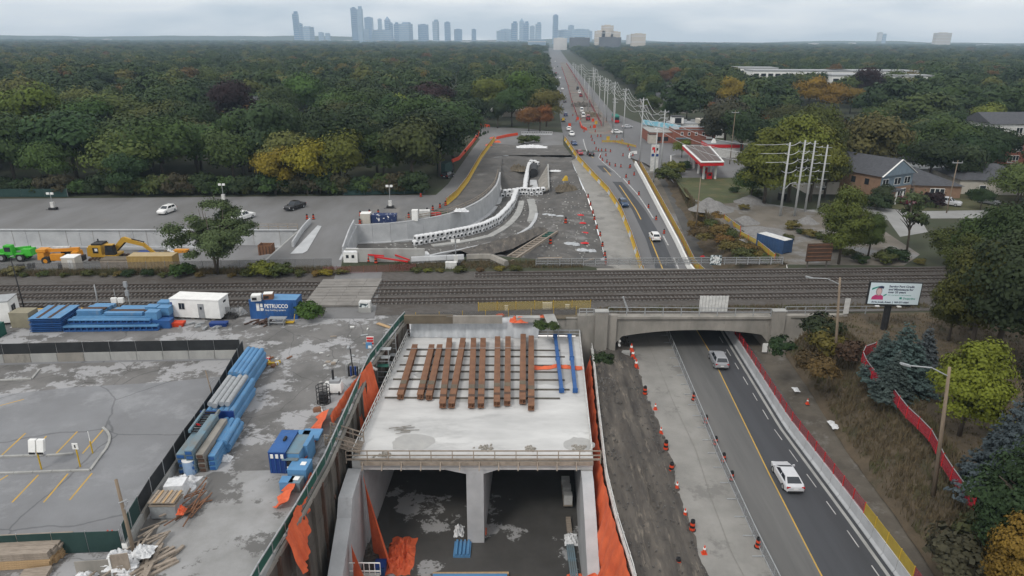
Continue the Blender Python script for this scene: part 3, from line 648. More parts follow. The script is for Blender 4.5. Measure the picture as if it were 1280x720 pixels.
# right side of the pit: sheet wall with orange tarps
T = thing('shoring_wall', 'steel sheet shoring wall on the right pit side under the orange tarps', 'retaining wall', (9.5, 55, ZF))
pr_ = resample([q for q in A_top[:6]] + [Vector((11.0, 87.3, -4.6))], 61)
for i in range(60):
    a, b = pr_[i], pr_[i+1]; o = .12 if i % 2 else -.02
    MB().prism([(a.x-.05-o, a.y), (b.x-.05-o, b.y), (b.x+.15, b.y), (a.x+.15, a.y)], ZF, -4.35).build('sheet_pile', m_lag, T, world=True)
    if i % 2 == 0: MB().box(a.x+.05, a.y, -4.3, .09, .09, 1.0).build('post', m_whited, T, world=True)
for z in (-3.45, -3.9): MB().tube([q + Vector((.05, 0, z+4.6)) for q in pr_], .05, 5).build('rail', m_whited, T, world=True)
MB().tube([q + Vector((.05, 0, .33)) for q in pr_], .14, 5).build('cap_rail', m_whited, T, world=True)
def drape(name, label, top, dz, slant, seed, m=m_orange, n=50, k=10, amp=.18, group=None):
    top = resample(top, n); rows = []; r = random.Random(seed); ph = [r.random()*6 for _ in range(3)]
    for i, p in enumerate(top):
        row = []; fold = math.sin(i*.55 + ph[0])*.6 + math.sin(i*1.3 + ph[1])*.4; D = dz(i/(n-1)) if callable(dz) else dz
        for j in range(k+1):
            t = j/k; s_ = Vector(slant)
            row.append(p + s_*t*D + Vector((0, 0, -D*t)) + Vector((amp*.6*fold*(.3+t), .1*math.sin(j*.9 + i*.2), 0)))
        rows.append(row)
    return solo(MB().grid(rows), name, m, label, 'tarp', top[n//2], group, smooth=True)
drape('orange_tarp', 'long orange tarp hung down the right pit side beside the slab', [q + Vector((-.42, 0, 1.0)) for q in pr_[14:58]], lambda t: 7.5 - 4.5*t, (-.24 , 0, 0), 3, n=160, amp=.5)
drape('orange_tarp', 'orange tarp bunched over the right wing wall near the pit front', [Vector((6.7, 48.7, -8.4)), Vector((7.4, 48.9, -8.3)), Vector((8.1, 48.6, -8.7)), Vector((9.0, 47.6, -6.5)), Vector((9.25, 46.5, -4.2))], 3.0, (-.05, -.5, 0), 5, n=60, amp=.12)
drape('orange_tarp', 'orange tarp hung over the left pit rail halfway along the steel stair', [P(412, 520, 1.1), P(432, 489, 1.1), P(463, 452, 1.2)], lambda t: 1.2 + 7.5*min(1, t*1.25), (.18, 0, 0), 8, n=70, amp=.3)
drape('orange_tarp', 'orange tarp spilling over the pit edge beside the small blue boxes', [P(388, 590, .7), P(372, 628, .8), P(362, 655, .9), P(358, 672, .9)], lambda t: .9 + 2.6*sm(t*1.4-.2), (.3, 0, 0), 11, n=60, amp=.3)
mb = MB(); rows = []
for i in range(40):
    u = i/39; p = P(415 - 52*u, 520 + 118*u, .1) + Vector((-.7, 0, 0)); rows.append([p + Vector((-.6-.3*math.sin(i*1.7), .2*math.sin(i), .05)), p + Vector((-.1, 0, .55 + .25*math.sin(i*2.1))), p + Vector((.5, 0, .8 + .1*math.sin(i*1.3)))])
solo(mb.grid(rows), 'orange_tarp', m_orange, 'crumpled orange tarp lying along the ground beside the left pit rail', 'tarp', P(390, 580), smooth=True)
def hang(label, top, foot, seed, n=16, k=14):
    a, b = (resample(q, n) for q in (top, foot)); rows = []
    for i in range(n):
        f = .22*math.sin(i*1.5 + seed); rows.append([a[i].lerp(b[i], j/k) + Vector((f*j/k, -abs(f)*.6*j/k, 0)) for j in range(k+1)])
    return solo(MB().grid(rows), 'orange_tarp', m_orange, label, 'tarp', a[n//2], smooth=True)
hang('tall orange tarp hanging on the inside of the left wing wall', [Vector((-14.35, 57.2, -3.9)), Vector((-14.2, 56.4, -4.0))], [Vector((-13.9, 56.6, -12.3)), Vector((-11.4, 53.8, -12.4))], 1)
hang('orange tarp at the low front end of the left wing wall', [Vector((-14.25, 50.4, -6.3)), Vector((-14.1, 49.9, -6.4))], [Vector((-14.1, 49.6, -11)), Vector((-11.6, 47.6, -11))], 2)
# slab over the gap: timber gangway
T = thing('timber_gangway', 'timber gangway with railings bridging from the yard to the tunnel roof', 'footbridge', P(430, 552, -.2))
a, b = P(410, 548, .1), P(452, 560, ZS+.3)
d = (b-a); nrm = Vector((0, 1, 0))
for k in range(9):
    o = nrm*(-.9 + k*.24)
    MB().beam(a+o, b+o, .22, .06).build('plank', m_wood, T, world=True)
for o in (-1., 1.2):
    for z in (.5, 1.0): MB().beam(a + nrm*o + Vector((0, 0, z)), b + nrm*o + Vector((0, 0, z)), .06, .12).build('rail', m_wood, T, world=True)
    for k in range(4):
        p = a.lerp(b, k/3) + nrm*o; MB().box(p.x, p.y, p.z-.1, .09, .09, 1.15).build('post', m_wood, T, world=True)
# steel stair tower at the back left of the pit
T = thing('stair_tower', 'steel scaffold stair tower standing in the back left corner of the pit', 'stairs', P(484, 455, -4))
c = Vector((-14.9, 78.2, 0))
c = P(483, 440, -.5)
for sx in (-.75, .75):
    for sy in (-2.6, 2.6): MB().box(c.x+sx, c.y+sy, -10, .08, .08, 11).build('standard', m_galv, T, world=True)
for k in range(15):
    z = -9.6 + k*.7
    for sy in (-2.6, 2.6): MB().beam((c.x-.75, c.y+sy, z), (c.x+.75, c.y+sy, z), .05, .05).build('ledger', m_galv, T, world=True)
    MB().box(c.x, c.y - 2.4 + (k % 6)*.9, z, 1.4, .8, .06).build('tread', m_galv if k % 3 else m_green, T, world=True)

# things on the pit floor
t = thing('steel_panel_stack', 'bright blue ribbed formwork panel lying at the foot of the tunnel centre wall', 'panel', P(578, 688, ZF))
MB().box(*P(578, 688, ZF), 1.7, 2.1, .25).build('panel_face', m_bluel, t, world=True)
for k in range(4): q = P(571 + k*4.8, 688, ZF); MB().box(q.x, q.y, ZF+.25, .2, 2.1, .22).build('rib', m_bluel, t, world=True)
t = thing('steel_beam', 'long light blue steel beam lying across the pit floor at the front', 'beam', P(600, 721, ZF))
MB().beam(P(541, 722, ZF+.3), P(634, 722, ZF+.3), .5, .5).build('beam_section', m_bluel, t, world=True)
MB().beam(P(541, 718, ZF+.2), P(636, 717.5, ZF+.2), .3, .3).build('timber_edge', m_woodnew, t, world=True)
for k in range(4):
    a, b = P(714+k*2.6, 722, ZF+.2), P(709+k*2.4, 682, ZF+.2); solo(MB().beam(a, b, .16, .4), 'steel_channel', m_bluegrey, 'thin pale blue steel channel leaning in a bundle by the right tunnel wall', 'steel channel', a.lerp(b, .5), 'pale blue channels by the right tunnel wall')
def crumple(name, label, c, sx, sy, h, m, seed, cat='tarp', n=26):
    r = random.Random(seed); rows = []
    for i in range(n):
        row = []
        for j in range(n):
            u, v = i/(n-1)*2-1, j/(n-1)*2-1; e = max(0, 1 - (abs(u)**2.2 + abs(v)**2.2)); q = Vector((u*3+seed, v*3, seed))
            z = e**.5*h*(.55 + .75*mnoise.noise(q*1.3) + .35*mnoise.noise(q*3.1)); k = 1 + .25*mnoise.noise(q*.8)
            row.append((c[0]+u*sx*k, c[1]+v*sy*k, c[2]+max(.015, z)))
        rows.append(row)
    return solo(MB().grid(rows), name, m, label, cat, c, smooth=False)
crumple('orange_tarp', 'orange tarp crumpled in a heap on the pit floor', P(501, 695, ZF), 1.3, 2.6, .9, m_orange, 3)
crumple('white_bag', 'white bag slumped on the floor left of the centre wall', P(574, 664, ZF), .5, .9, .8, m_bag, 5, 'bag', 14)
crumple('orange_bag', 'orange bag on the floor right of the centre wall', P(603, 664, ZF), .45, .6, .9, m_orange, 6, 'bag', 14)
crumple('plastic_sheet_heap', 'white sheeting heap on the floor beside the right tunnel wall', P(714, 675, ZF), .7, .9, .7, m_bag, 7, 'sheeting', 16)
crumple('rubbish_heap', 'dark rubbish heap on the floor by the left tunnel wall', P(470, 690, ZF), 1.6, 1.1, .35, m_dirt, 8, 'rubbish', 18)
crumple('orange_tarp', 'small orange tarp heap at the bottom right of the pit', P(721, 722, ZF), .9, .5, .5, m_orange, 9, n=14)
t = thing('blue_bin', 'small dark blue steel bin on the pit floor', 'bin', P(476, 714, ZF)); q = P(476, 714, ZF)
MB().box(0, 0, 0, 1., 1.2, .9).build('bin_body', m_blue, t); MB().box(0, 0, .9, 1.06, 1.26, .06).build('lid', m_blued, t)
t = thing('site_barrier', 'white tubular barrier standing at the bottom left of the pit', 'barrier', P(452, 716, -9))
q = P(452, 716, -9.2)
for z in (.2, 1.1): MB().tube([(q.x-1.7, q.y, q.z+z), (q.x+1.7, q.y, q.z+z)], .06, 6).build('rail', m_white, t, world=True)
for k in range(8): MB().tube([(q.x-1.7+k*.486, q.y, q.z-.2), (q.x-1.7+k*.486, q.y, q.z+1.1)], .04, 5).build('bar', m_white, t, world=True)
MB().box(q.x, q.y, ZF, 3.2, .5, q.z-.2-ZF).build('footing', m_conc, t, world=True)
t = thing('site_cart', 'long narrow trolley loaded with timber inside the right tunnel cell', 'cart', P(708, 620, ZF))
q = P(708, 622, ZF); MB().box(q.x, q.y, ZF+.5, 1., 4.4, .2).build('deck', m_wood, t, world=True)
for k in (-1.8, 0, 1.8): MB().box(q.x, q.y+k, ZF+.7, .9, .8, .9 - .15*k).build('load', m_whited, t, world=True)
for sx in (-.4, .4):
    for sy in (-1.6, 1.6): MB().tube([(q.x+sx-.05, q.y+sy, ZF+.25), (q.x+sx+.05, q.y+sy, ZF+.25)], .25, 10).build('wheel', m_rub, t, world=True)
solo(MB().box(*P(711, 660, ZF), .5, 2.4, .5), 'timber_baulk', m_wood, 'pale timber baulk on the floor beside the right tunnel wall', 'timber', P(711, 660, ZF))

# ------------------------------------------------------------------ rail bridge
T = thing('rail_bridge', 'old grey concrete rail underbridge with a flat arch over the road', 'bridge', (26.5, 88, -5.5))
x0, x1 = 14.4, 35.8
def soff(x): u = (x - (x0+x1)/2)/((x1-x0)/2); return -1.9 - 1.0*abs(u)**2.2 - .9*max(0, abs(u)-.93)/.07
arch = [(x0 + (x1-x0)*k/24, 0) for k in range(25)]; prof = [(x, soff(x)) for x, _ in arch]
mb = MB()
poly = [(x0-.3, -.02)] + [(x0-.3, prof[0][1])] + prof + [(x1+.3, prof[-1][1]), (x1+.3, -.02)]
vs = [(x, 88.0 + .04*(x-x0), z) for x, z in poly] + [(x, 110.0, z) for x, z in poly]
n = len(poly); fs = [(i, (i+1) % n, (i+1) % n+n, i+n) for i in range(n)]
for t_ in tessellate_polygon([[Vector((x, z, 0)) for x, z in poly]]): fs += [tuple(t_), tuple(q+n for q in reversed(t_))]
mb.add(vs, fs); mb.build('deck', m_conco, T, world=True)
MB().box((x0+x1)/2, 88.35, .26, x1-x0-.02, .5, .1).build('cornice', m_conco, T, world=True) if False else None
mb = MB(); mb.beam((x0-.3, 87.86, .16), (x1+.3, 88.82, -.12), .45, .32); mb.build('kerb_beam', m_conco, T, world=True)
MB().box(13.55, 99, -6, 1.7, 22.2, 5.9).build('abutment', m_conco, T, world=True)
MB().box(37.2, 99.4, -6, 2.7, 21.4, 5.6).build('abutment', m_conco, T, world=True)
for x, y, wd, h in ((12.2, 87.4, 1.7, 1.25), (36.75, 88.55, 1.75, 1.0)):
    MB().box(x, y, -6.2, wd, .9, 6.2+h).build('pilaster', m_conco, T, world=True); MB().box(x, y, h, wd+.16, 1.06, .14).build('pilaster_cap', m_conc, T, world=True)
MB().prism([(9.0, 87.4), (14.38, 87.62), (14.38, 88.4), (9.0, 88.4)], -12.6, .55).build('wing_wall', m_conco, T, world=True)
MB().prism([(37.65, 88.5), (46.5, 88.95), (46.5, 89.7), (37.65, 89.4)], -5.5, .25).build('wing_wall', m_conco, T, world=True)
mb = MB(); mb.grid([[(15.2, 88.4, -2.0), (15.2, 92, -2.0)], [(15.5, 88.2, -6), (16.6, 88.2, -6)]])
MB().prism([(14.42, 87.7), (16.4, 87.2), (16.6, 88.2), (14.42, 88.2)], -6, -4.9).build('footing', m_conc, T, world=True)
MB().box(35.3, 88.0, -5, .7, .12, 1.3).build('notice_board', m_white, T, world=True)
for z in (-4.35, -5.0): MB().tube([(15.0, 87.9, z+.9), (15.0, 100, z+.9)], .16, 8).build('conduit', m_whited, T, world=True)
def metal_rail(label, a, b, n, h=1.15, mat_=m_galv, nr=2, name='bridge_railing'):
    a, b = Vector(a), Vector(b); t = thing(name, label, 'railing', a.lerp(b, .5)); pr = None
    for k in range(n+1):
        p = a.lerp(b, k/n)
        if pr is None: pr = MB().box(0, 0, 0, .1, .1, h).build('post', mat_, t); pr.location = p - t.location
        else: rep(pr, p - t.location)
    for q in range(nr): MB().beam(a + Vector((0, 0, h - q*h/nr)), b + Vector((0, 0, h - q*h/nr)), .07, .08).build('rail', mat_, t, world=True)
    return t
metal_rail('pale metal railing along the south parapet of the rail bridge', (13.2, 87.85, .5), (35.8, 88.75, .1), 9)
metal_rail('pale metal railing on the abutment right of the bridge', (37.8, 89.0, .25), (52, 89.6, .2), 5)
metal_rail('grey metal railing on the abutment left of the bridge', (9.2, 87.8, .55), (11.2, 87.9, .55), 2, .9)
t = metal_rail('dark steel railing along the north side of the rail bridge', (4, 110.6, .1), (46, 112.3, .1), 21, 1.3, m_grey, 3)
for k in range(21):
    a = Vector((4+2*k, 110.6+.081*k, .2)); MB().box(a.x+1, a.y+.04, .2, 1.9, .02, 1.05).build('mesh_infill', mat('steel_mesh', (.2, .2, .2), None, alpha=.35) if k == 0 else bpy.data.materials['steel_mesh'], t, world=True)
q = P(900, 338, .2)
t = thing('graffiti_board', 'small board covered with dark and white graffiti fixed on the north railing', 'sign', (q.x, 111.4, .1)); WM[t] = Matrix.Translation((q.x, 111.4, .1))
q = Vector((q.x, 111.4, .1))
m_graf = mat('graffiti_paint', (.03, .05, .06), (.6, .65, .65), 2.2, .7, lo=.5, hi=.54)
MB().box(0, 0, .1, 1.9, .08, 1.75).build('board', m_graf, t); 
for sx in (-.8, .8): MB().box(sx, .1, 0, .08, .08, 1.8).build('leg', m_grey, t)
for zz, s_ in ((1.15, 'ABK'), (.45, 'WEST')): text_mesh(s_, .62, m_white, t, (0, -.05, zz), (PI/2, 0, 0), .02, 'CENTER')
t = thing('plywood_screen', 'grey slatted screen panel standing behind the bridge parapet', 'panel', PY(890, 388, 90.5))
q = PY(891, 390, 90.6)
for k in range(9): MB().box(q.x - 1.8 + k*.45, 90.6, .05, .4, .08, 2.3).build('slat', m_whited, t, world=True)

# ------------------------------------------------------------------ railway tracks
def track(label, Y0, xa, xb):
    t = thing('railway_track', label, 'track', rail((xa+xb)/2, Y0, .05)); mb = MB(); x = xa
    while x < xb:
        p = rail(x, Y0, .03); mb.box(p.x, p.y, .03, .26, 2.5, .14, .05, top=(.8, .96)); x += .62
    kind(mb.build('sleepers', m_sleeper, t, world=True), 'stuff')
    for o in (-.74, .74):
        mb = MB(); a, b = rail(xa, Y0+o, 0), rail(xb, Y0+o, 0); mb.beam(a + Vector((0, 0, .33)), b + Vector((0, 0, .33)), .075, .05); mb.beam(a + Vector((0, 0, .24)), b + Vector((0, 0, .24)), .03, .13); mb.beam(a + Vector((0, 0, .185)), b + Vector((0, 0, .185)), .15, .03)
        mb.build('rail', m_steelrail, t, world=True)
    return t
for Y0, nm in ((105.9, 'far'), (102.2, 'third'), (98.5, 'second'), (94.7, 'near')):
    if nm == 'far':
        track('farthest railway track, running over the bridge to the right', Y0, -6, 150); continue
    d = {'third': 'northern', 'second': 'middle', 'near': 'southern'}[nm]
    track(f'{d} railway track left of the level crossing', Y0, -150, -29.6); track(f'{d} railway track right of the level crossing', Y0, -20.4, 150)
m_cross = mat('crossing_concrete', (.235, .222, .205), (.17, .16, .148), .4, .9, world=True, bump=.2)
T = thing('level_crossing', 'pale concrete panel level crossing over the tracks', 'level crossing', rail(-25, 98, .03))
for Y0 in (102.2, 98.5, 94.7):
    for k in range(4):
        for o in (-1.35, 0, 1.35):
            q = rail(-28.5 + k*2.3, Y0 + o, .1); MB().box(q.x, q.y, .1, 2.27, 1.24, .27, .05).build('crossing_panel', m_cross, T, world=True)
sheet('platform', [rail(-150, 91.0, .5), rail(-50, 91.0, .5), rail(-50, 92.6, .5), rail(-150, 92.6, .5)], m_conc)
sheet('platform_edge_line', [rail(-150, 92.2, .51), rail(-51, 92.2, .51), rail(-51, 92.58, .51), rail(-150, 92.58, .51)], m_line_y)
# ------------------------------------------------------------------ screened fence round the parking lot
def fence(label, pts, seg, m, base=True, h0=.75, h1=2.2, name='screen_fence', postm=m_galv, cat='fence', thick=.05, posts=True):
    L_ = sum((Vector(b)-Vector(a)).length for a, b in zip(pts, pts[1:])); n = max(2, round(L_/seg)+1); q = resample(pts, n)
    t = thing(name, label, cat, q[n//2])
    for a, b in zip(q, q[1:]):
        d = (b-a).normalized()*.03
        MB().beam(a + d + Vector((0, 0, (h0+h1)/2)), b - d + Vector((0, 0, (h0+h1)/2)), thick, h1-h0).build('screen_panel', m, t, world=True)
        if base: MB().beam(a + d + Vector((0, 0, h0/2-.02)), b - d + Vector((0, 0, h0/2-.02)), .45, h0, w2=.45).build('base_block', m_conc if random.random() < .75 else m_conco, t, world=True)
    if posts:
        for p in q: MB().tube([p + Vector((.0, .06, h0*.9)), p + Vector((0, .06, h1+.1))], .04, 5).build('post', postm, t, world=True)
    return t
fence('black screened fence on concrete blocks along the far side of the parking lot', BACKF, 3.0, m_screen, h0=1.05, h1=2.35)
CV = [p + Vector((.35, 0, 0)) for p in FC]
fence('black screened fence on concrete blocks curving between parking lot and yard', CV[:11], 2.4, m_screen, h0=.8, h1=2.2)
fence('dark green screened fence at the near corner of the parking lot', CV[10:], 2.2, m_screeng, h0=.8, h1=2.3)
fence('dark green screened fence along the near side of the parking lot', [P(154, 690), P(100, 692), P(50, 694), P(0, 697), P(-60, 700)], 2.5, m_screeng, base=False, h0=.1, h1=1.9)
t = thing('plywood_hoarding', 'grey plywood boards standing against the green fence at the corner', 'hoarding', P(130, 712))
MB().beam(P(95, 712, .7), P(137, 709, .7), .08, 1.35).build('board', m_conco, t, world=True)
MB().beam(P(140, 707, .95), P(162, 704, .95), .08, 1.8).build('board', m_wood, t, world=True)
MB().beam(P(137.2, 708, .9), P(139.6, 708, .9), .1, 1.7).build('white_strip', m_white, t, world=True)
q = PY(156, 684, P(156, 706).y-.1); MB().box(q.x, q.y, q.z-.1, .35, .04, .4).build('notice', m_white, t, world=True)
def pole(label, base, h, r=.14, lean=(0, 0), m=m_polew, arm=None, name='utility_pole', cat='pole', r2=None, group=None):
    t = thing(name, label, cat, base, 0, group); top = (lean[0], lean[1], h)
    MB().tube([(0, 0, -.3), (lean[0]/2, lean[1]/2, h/2), top], [r, (r + (r2 or r*.7))/2, r2 or r*.7], 8).build('shaft', m, t, smooth=True)
    if arm:
        for a, b, rr in arm: MB().tube([a, b], rr, 6).build('bracket', m_galv, t)
    return t
pole('leaning timber pole at the near corner of the parking lot fence', P(170, 700), 6.6, .15, (-.5, .5), m_polew, [((-.4, .1, 4.9), (.35, .0, 5.3), .05), ((-.1, .1, 4.4), (.4, -.1, 5.2), .04)])
pole('thin timber pole beside the blue pipe stack at the fence', P(268, 503), 3.6, .08, (-.5, .2), m_polew, [((-.3, .1, 2.0), (.35, 0, 2.7), .04)])
pole('dark thin lamp post at the left end of the platform', P(31, 388), 7.8, .09, (-.3, .2), m_black, [((-.3, .2, 7.8), (.2, .2, 7.9), .06)], cat='lamp post', name='lamp_post')
# kerbs and signs of the parking lot
T = thing('parking_kerb', 'low worn kerb round the parking island in the lot', 'kerb', P(100, 580))
for pts, sg in (([(-30, 593), (20, 591.7), (60, 590), (113, 588.3)], 1.6), ([(113, 588.3), (124, 573), (134, 560), (138.3, 549), (135.5, 541), (128.5, 535)], 1.0), ([(-20, 572), (10, 571), (55, 569.5)], 1.6), ([(58, 570), (92, 567.5)], 1.6), ([(-30, 477), (10, 475.5), (40, 474)], 1.6), ([(40, 474), (50, 462)], 1.)):
    w_ = [P(x, y) for x, y in pts]; L_ = sum((b-a).length for a, b in zip(w_, w_[1:])); q = resample(w_, max(2, int(L_/sg)+1))
    for a, b in zip(q, q[1:]): d = (b-a).normalized()*.02; MB().beam(a + d + Vector((0, 0, .06)), b - d + Vector((0, 0, .06)), .22, .15).build('kerb_stone', m_conc, T, world=True)
def kiosk(label, x, y, h, kind_):
    t = thing('parking_sign', label, 'sign', P(x, y)); MB().tube([(0, 0, 0), (0, 0, h)], .07, 6).build('post', m_yel, t)
    if kind_ == 2:
        for sx in (-.36, .36): MB().box(sx, 0, h-.1, .6, .3, 1.05, top=(1, 1), sk=(0, .3)).build('sign_panel', m_white, t); MB().box(sx, -.16, h-.28, .5, .05, .2).build('plate', m_black, t)
    elif kind_ == 1:
        MB().box(0, -.05, h-.05, .5, .06, .6).build('sign_panel', m_white, t); MB().box(0, -.09, h+.1, .1, .02, .3).build('arrow', m_black, t)
    else: MB().tube([(0, 0, h), (0, 0, h+1.0)], .035, 5).build('rod', m_white, t)
kiosk('yellow post carrying two tilted white panels in the parking lot', 52, 586.5, 1.9, 2)
kiosk('yellow post with a single small white sign in the parking lot', 100.5, 583.5, 1.9, 1)
kiosk('yellow post with a thin white rod at the end of the parking island', 116, 566.5, 1.3, 0)
t = thing('stop_sign', 'red and white stop sign at the yard fence', 'sign', P(251, 557)); MB().tube([(0, 0, 0), (0, 0, 2.2)], .04, 6).build('post', m_galv, t)
def disc(r, n, y0, y1, z): 
    m_ = MB(); vs = [(r*math.cos(2*PI*(k+.5)/n), y0, z + r*math.sin(2*PI*(k+.5)/n)) for k in range(n)] + [(r*math.cos(2*PI*(k+.5)/n), y1, z + r*math.sin(2*PI*(k+.5)/n)) for k in range(n)]
    return m_.add(vs, [tuple(range(n)), tuple(range(2*n-1, n-1, -1))] + [(k, (k+1) % n, (k+1) % n+n, k+n) for k in range(n)])
disc(.42, 8, -.06, -.03, 2.0).build('sign_plate', m_red, t); MB().box(0, -.075, 1.93, .6, .015, .16).build('lettering_band', m_white, t)
for x, y, lb in ((138, 668, 'left one of two orange cones by the green fence'), (144, 668, 'right one of two orange cones by the green fence')): pass

# ------------------------------------------------------------------ pipes and steel stacks beside the fence
GP = 'light blue steel pipes in the stack by the fence'
def pipe(a, b, r, m, label, group, name='steel_pipe', proto={}):
    a, b = Vector(a), Vector(b); c = a.lerp(b, .5)
    return solo(MB().tube([a, b], r, 10), name, m, label, 'pipe', c, group, smooth=False)
def stack(x0, x1, y0, y1, rows, r, skew, label, m=m_bluel, group=GP, z0=0., drop=0):
    n = int(round((x1-x0)/(2*r)))
    for k in range(rows):
        for j in range(n - (k if drop else 0)):
            jx = random.uniform(-.02, .02); jy = random.uniform(-.25, .25)
            x = x0 + r + 2*r*j + (k % 2)*r*.5 + (k*r if drop else 0); z = z0 + r + k*r*1.82
            pipe((x+jx, y0+jy, z), (x+skew+jx, y1+jy, z), r, m, label, group)
stack(-30.3, -28.0, 66.2, 72.6, 5, .27, -.3, 'light blue steel pipe in the far tall part of the stack by the fence')
stack(-29.8, -26.8, 59.0, 65.8, 4, .28, -.3, 'light blue steel pipe in the middle part of the stack by the fence')
stack(-29.6, -27.6, 59.4, 65.2, 1, .27, -.3, 'grey steel pipe lying on top of the blue pipe stack', m_galv, 'grey pipes on the blue pipe stack', z0=2.12)
stack(-27.5, -26.0, 54.6, 58.6, 3, .28, -.25, 'light blue steel pipe in the near low part of the stack')
solo(MB().box(-28.4, 58.7, 1.1, 3.2, .12, 1.0), 'steel_plate', m_blued, 'dark blue steel end plate in front of the blue pipes', 'plate', (-28.4, 58.7, 1.1))
t = thing('steel_cradle', 'dark rusty open steel cradle lying on the steel stack', 'frame', (-28.6, 56.5, 2.0))
for sx in (-.7, .7): MB().beam((-28.5+sx, 54.6, 2.35), (-28.7+sx, 58.4, 2.35), .2, .3).build('side_beam', m_bluegrey, t, world=True)
for k in range(9): MB().box(-28.6, 54.8+k*.42, 2.2, 1.3, .1, .12).build('rung', m_black, t, world=True)
for k, (x, w_, nz, y0, y1, mm) in enumerate([(-28.7, .8, 4, 51.6, 58.2, m_bluegrey), (-27.85, .75, 5, 51.4, 57.6, m_bluegrey), (-27.05, .7, 4, 51.6, 57.6, m_conco), (-26.3, .65, 3, 51.9, 56.8, m_bluel)]):
    for z in range(nz):
        t = thing('steel_channel', 'faded blue steel channel in the near stack of beams by the fence' if mm == m_bluegrey else ('grey steel channel in the near stack of beams by the fence' if mm == m_conco else 'light blue steel channel at the right of the near beam stack'), 'steel channel', (x, y0, z*.5), 0, 'steel channels in the near beam stack')
        j = random.uniform(-.15, .15)
        MB().beam((x, y0+j, .25+z*.5), (x-.25, y1+j, .25+z*.5), w_-.06, .44).build('channel', mm, t, world=True)
        MB().box(x, y0+j-.03, .1+z*.5, w_-.2, .05, .28).build('end_plate', m_blue if mm != m_conco else m_rustd, t, world=True)
# rusty skip frames, bins, pallets along the fence
def crate(name, label, x, y, sx, sy, h, m, cat='skip', rz=0., open_=True):
    t = thing(name, label, cat, P(x, y), rz)
    for q in (-1, 1):
        MB().box(q*sx/2, 0, 0, .08, sy, h).build('side', m, t); MB().box(0, q*sy/2, 0, sx-.1, .08, h-.01).build('end', m, t)
    MB().box(0, 0, .02, sx-.1, sy-.1, .1).build('floor', m_rustd, t)
    for k in range(4): MB().box(-sx/2+.3+k*(sx-.6)/3, 0, h-.08, .1, sy-.12, .07).build('bar', m_rust, t)
    return t
crate('steel_skip', 'dark rusty open steel skip beside the fence', 244, 574, 1.7, 2.2, 1.3, m_rustd)
crate('steel_crate', 'brown rusty rebar crate in front of the beam stack', 262, 575, 1.6, 1.3, 1.0, m_rust, 'crate')
crumple('rubbish_bag', 'black and white rubbish bags in front of the beam stack', P(279, 574), .8, .5, .6, m_bag, 31, 'bags', 14)
t = thing('plastic_drum', 'light blue plastic drum standing beside the fence debris', 'drum', P(238.5, 591)); MB().tube([(0, 0, 0), (0, 0, 1.35)], .55, 14).build('drum_body', mat('pale_blue_plastic', (.3, .42, .6), (.26, .37, .52), 1.), t); MB().tube([(0, 0, 1.35), (0, 0, 1.4)], .57, 14).build('lid', m_white, t)
crumple('bag_heap', 'heap of white bags and cloth behind the pallet of blocks', P(228, 605), 1.3, 1.1, .7, m_bag, 33, 'bags', 18)
t = thing('wrapped_pallet', 'white wrapped pallet load beside the concrete blocks', 'pallet', P(222, 618)); MB().box(0, 0, 0, 1.7, 1.4, .15).build('pallet_base', m_wood, t); MB().box(0, 0, .15, 1.6, 1.3, 1.1, .1, top=(.95, .95)).build('wrapped_load', m_bag, t)
t = thing('pallet_stack', 'stack of old wooden pallets on a galvanised steel cage by the fence', 'pallets', P(211, 642))
MB().box(0, 0, .1, 2.0, 1.5, 1.1).build('cage', m_galv, t)
for k in range(2): MB().box(0, 0, 1.25+k*.3, 2.1, 1.6, .06).build('deck_board', m_wood, t)
for k in range(6): MB().box(-.9+k*.36, 0, 1.62, .16, 1.6, .06).build('slat', m_woodnew if k % 2 else m_wood, t)
crumple('orange_tarp', 'orange rag hanging beside the old wooden pallets', P(227, 640, .9), .3, .4, .6, m_orange, 35, n=10)
def litter(name, label, c, n, sx, sy, L_, m, seed, cat, w_=.1, h=.5):
    r = random.Random(seed)
    for k in range(n):
        x, y, a = r.gauss(0, sx), r.gauss(0, sy), r.gauss(1.1, .35); z = .08 + r.random()*h; l_ = L_*(.6+.7*r.random())
        p = Vector((c[0]+x, c[1]+y, c[2]+z)); d = Vector((math.cos(a), math.sin(a), r.uniform(-.12, .12)))*l_/2
        solo(MB().beam(p-d, p+d, w_, w_*.7), name, m, label, cat, p, label)
litter('steel_rod', 'rusty steel bar in the loose pile beside the pallets', P(238, 640), 16, .35, 1.4, 2.6, m_rust, 4, 'rod', .09)
litter('timber_offcut', 'weathered timber offcut in the pile at the foot of the fence', P(181, 680), 18, .7, 1.3, 1.7, m_wood, 5, 'timber', .14)
litter('timber_plank', 'grey timber plank in the pile near the leaning pole', P(196, 705), 9, .5, .6, 3.4, m_wood, 6, 'timber', .24, .3)
for k in range(8):
    r = random.Random(k+50); c = P(142, 712); q = c + Vector((r.gauss(0, .9), r.gauss(0, .6), 0))
    crumple('bulk_bag', 'white bulk bag with black straps in the heap near the fence corner', (q.x, q.y, .15 + .35*(k % 3)), .75, .65, .7, m_bag, 60+k, 'bag', 12)['group'] = 'white bulk bags near the fence corner'
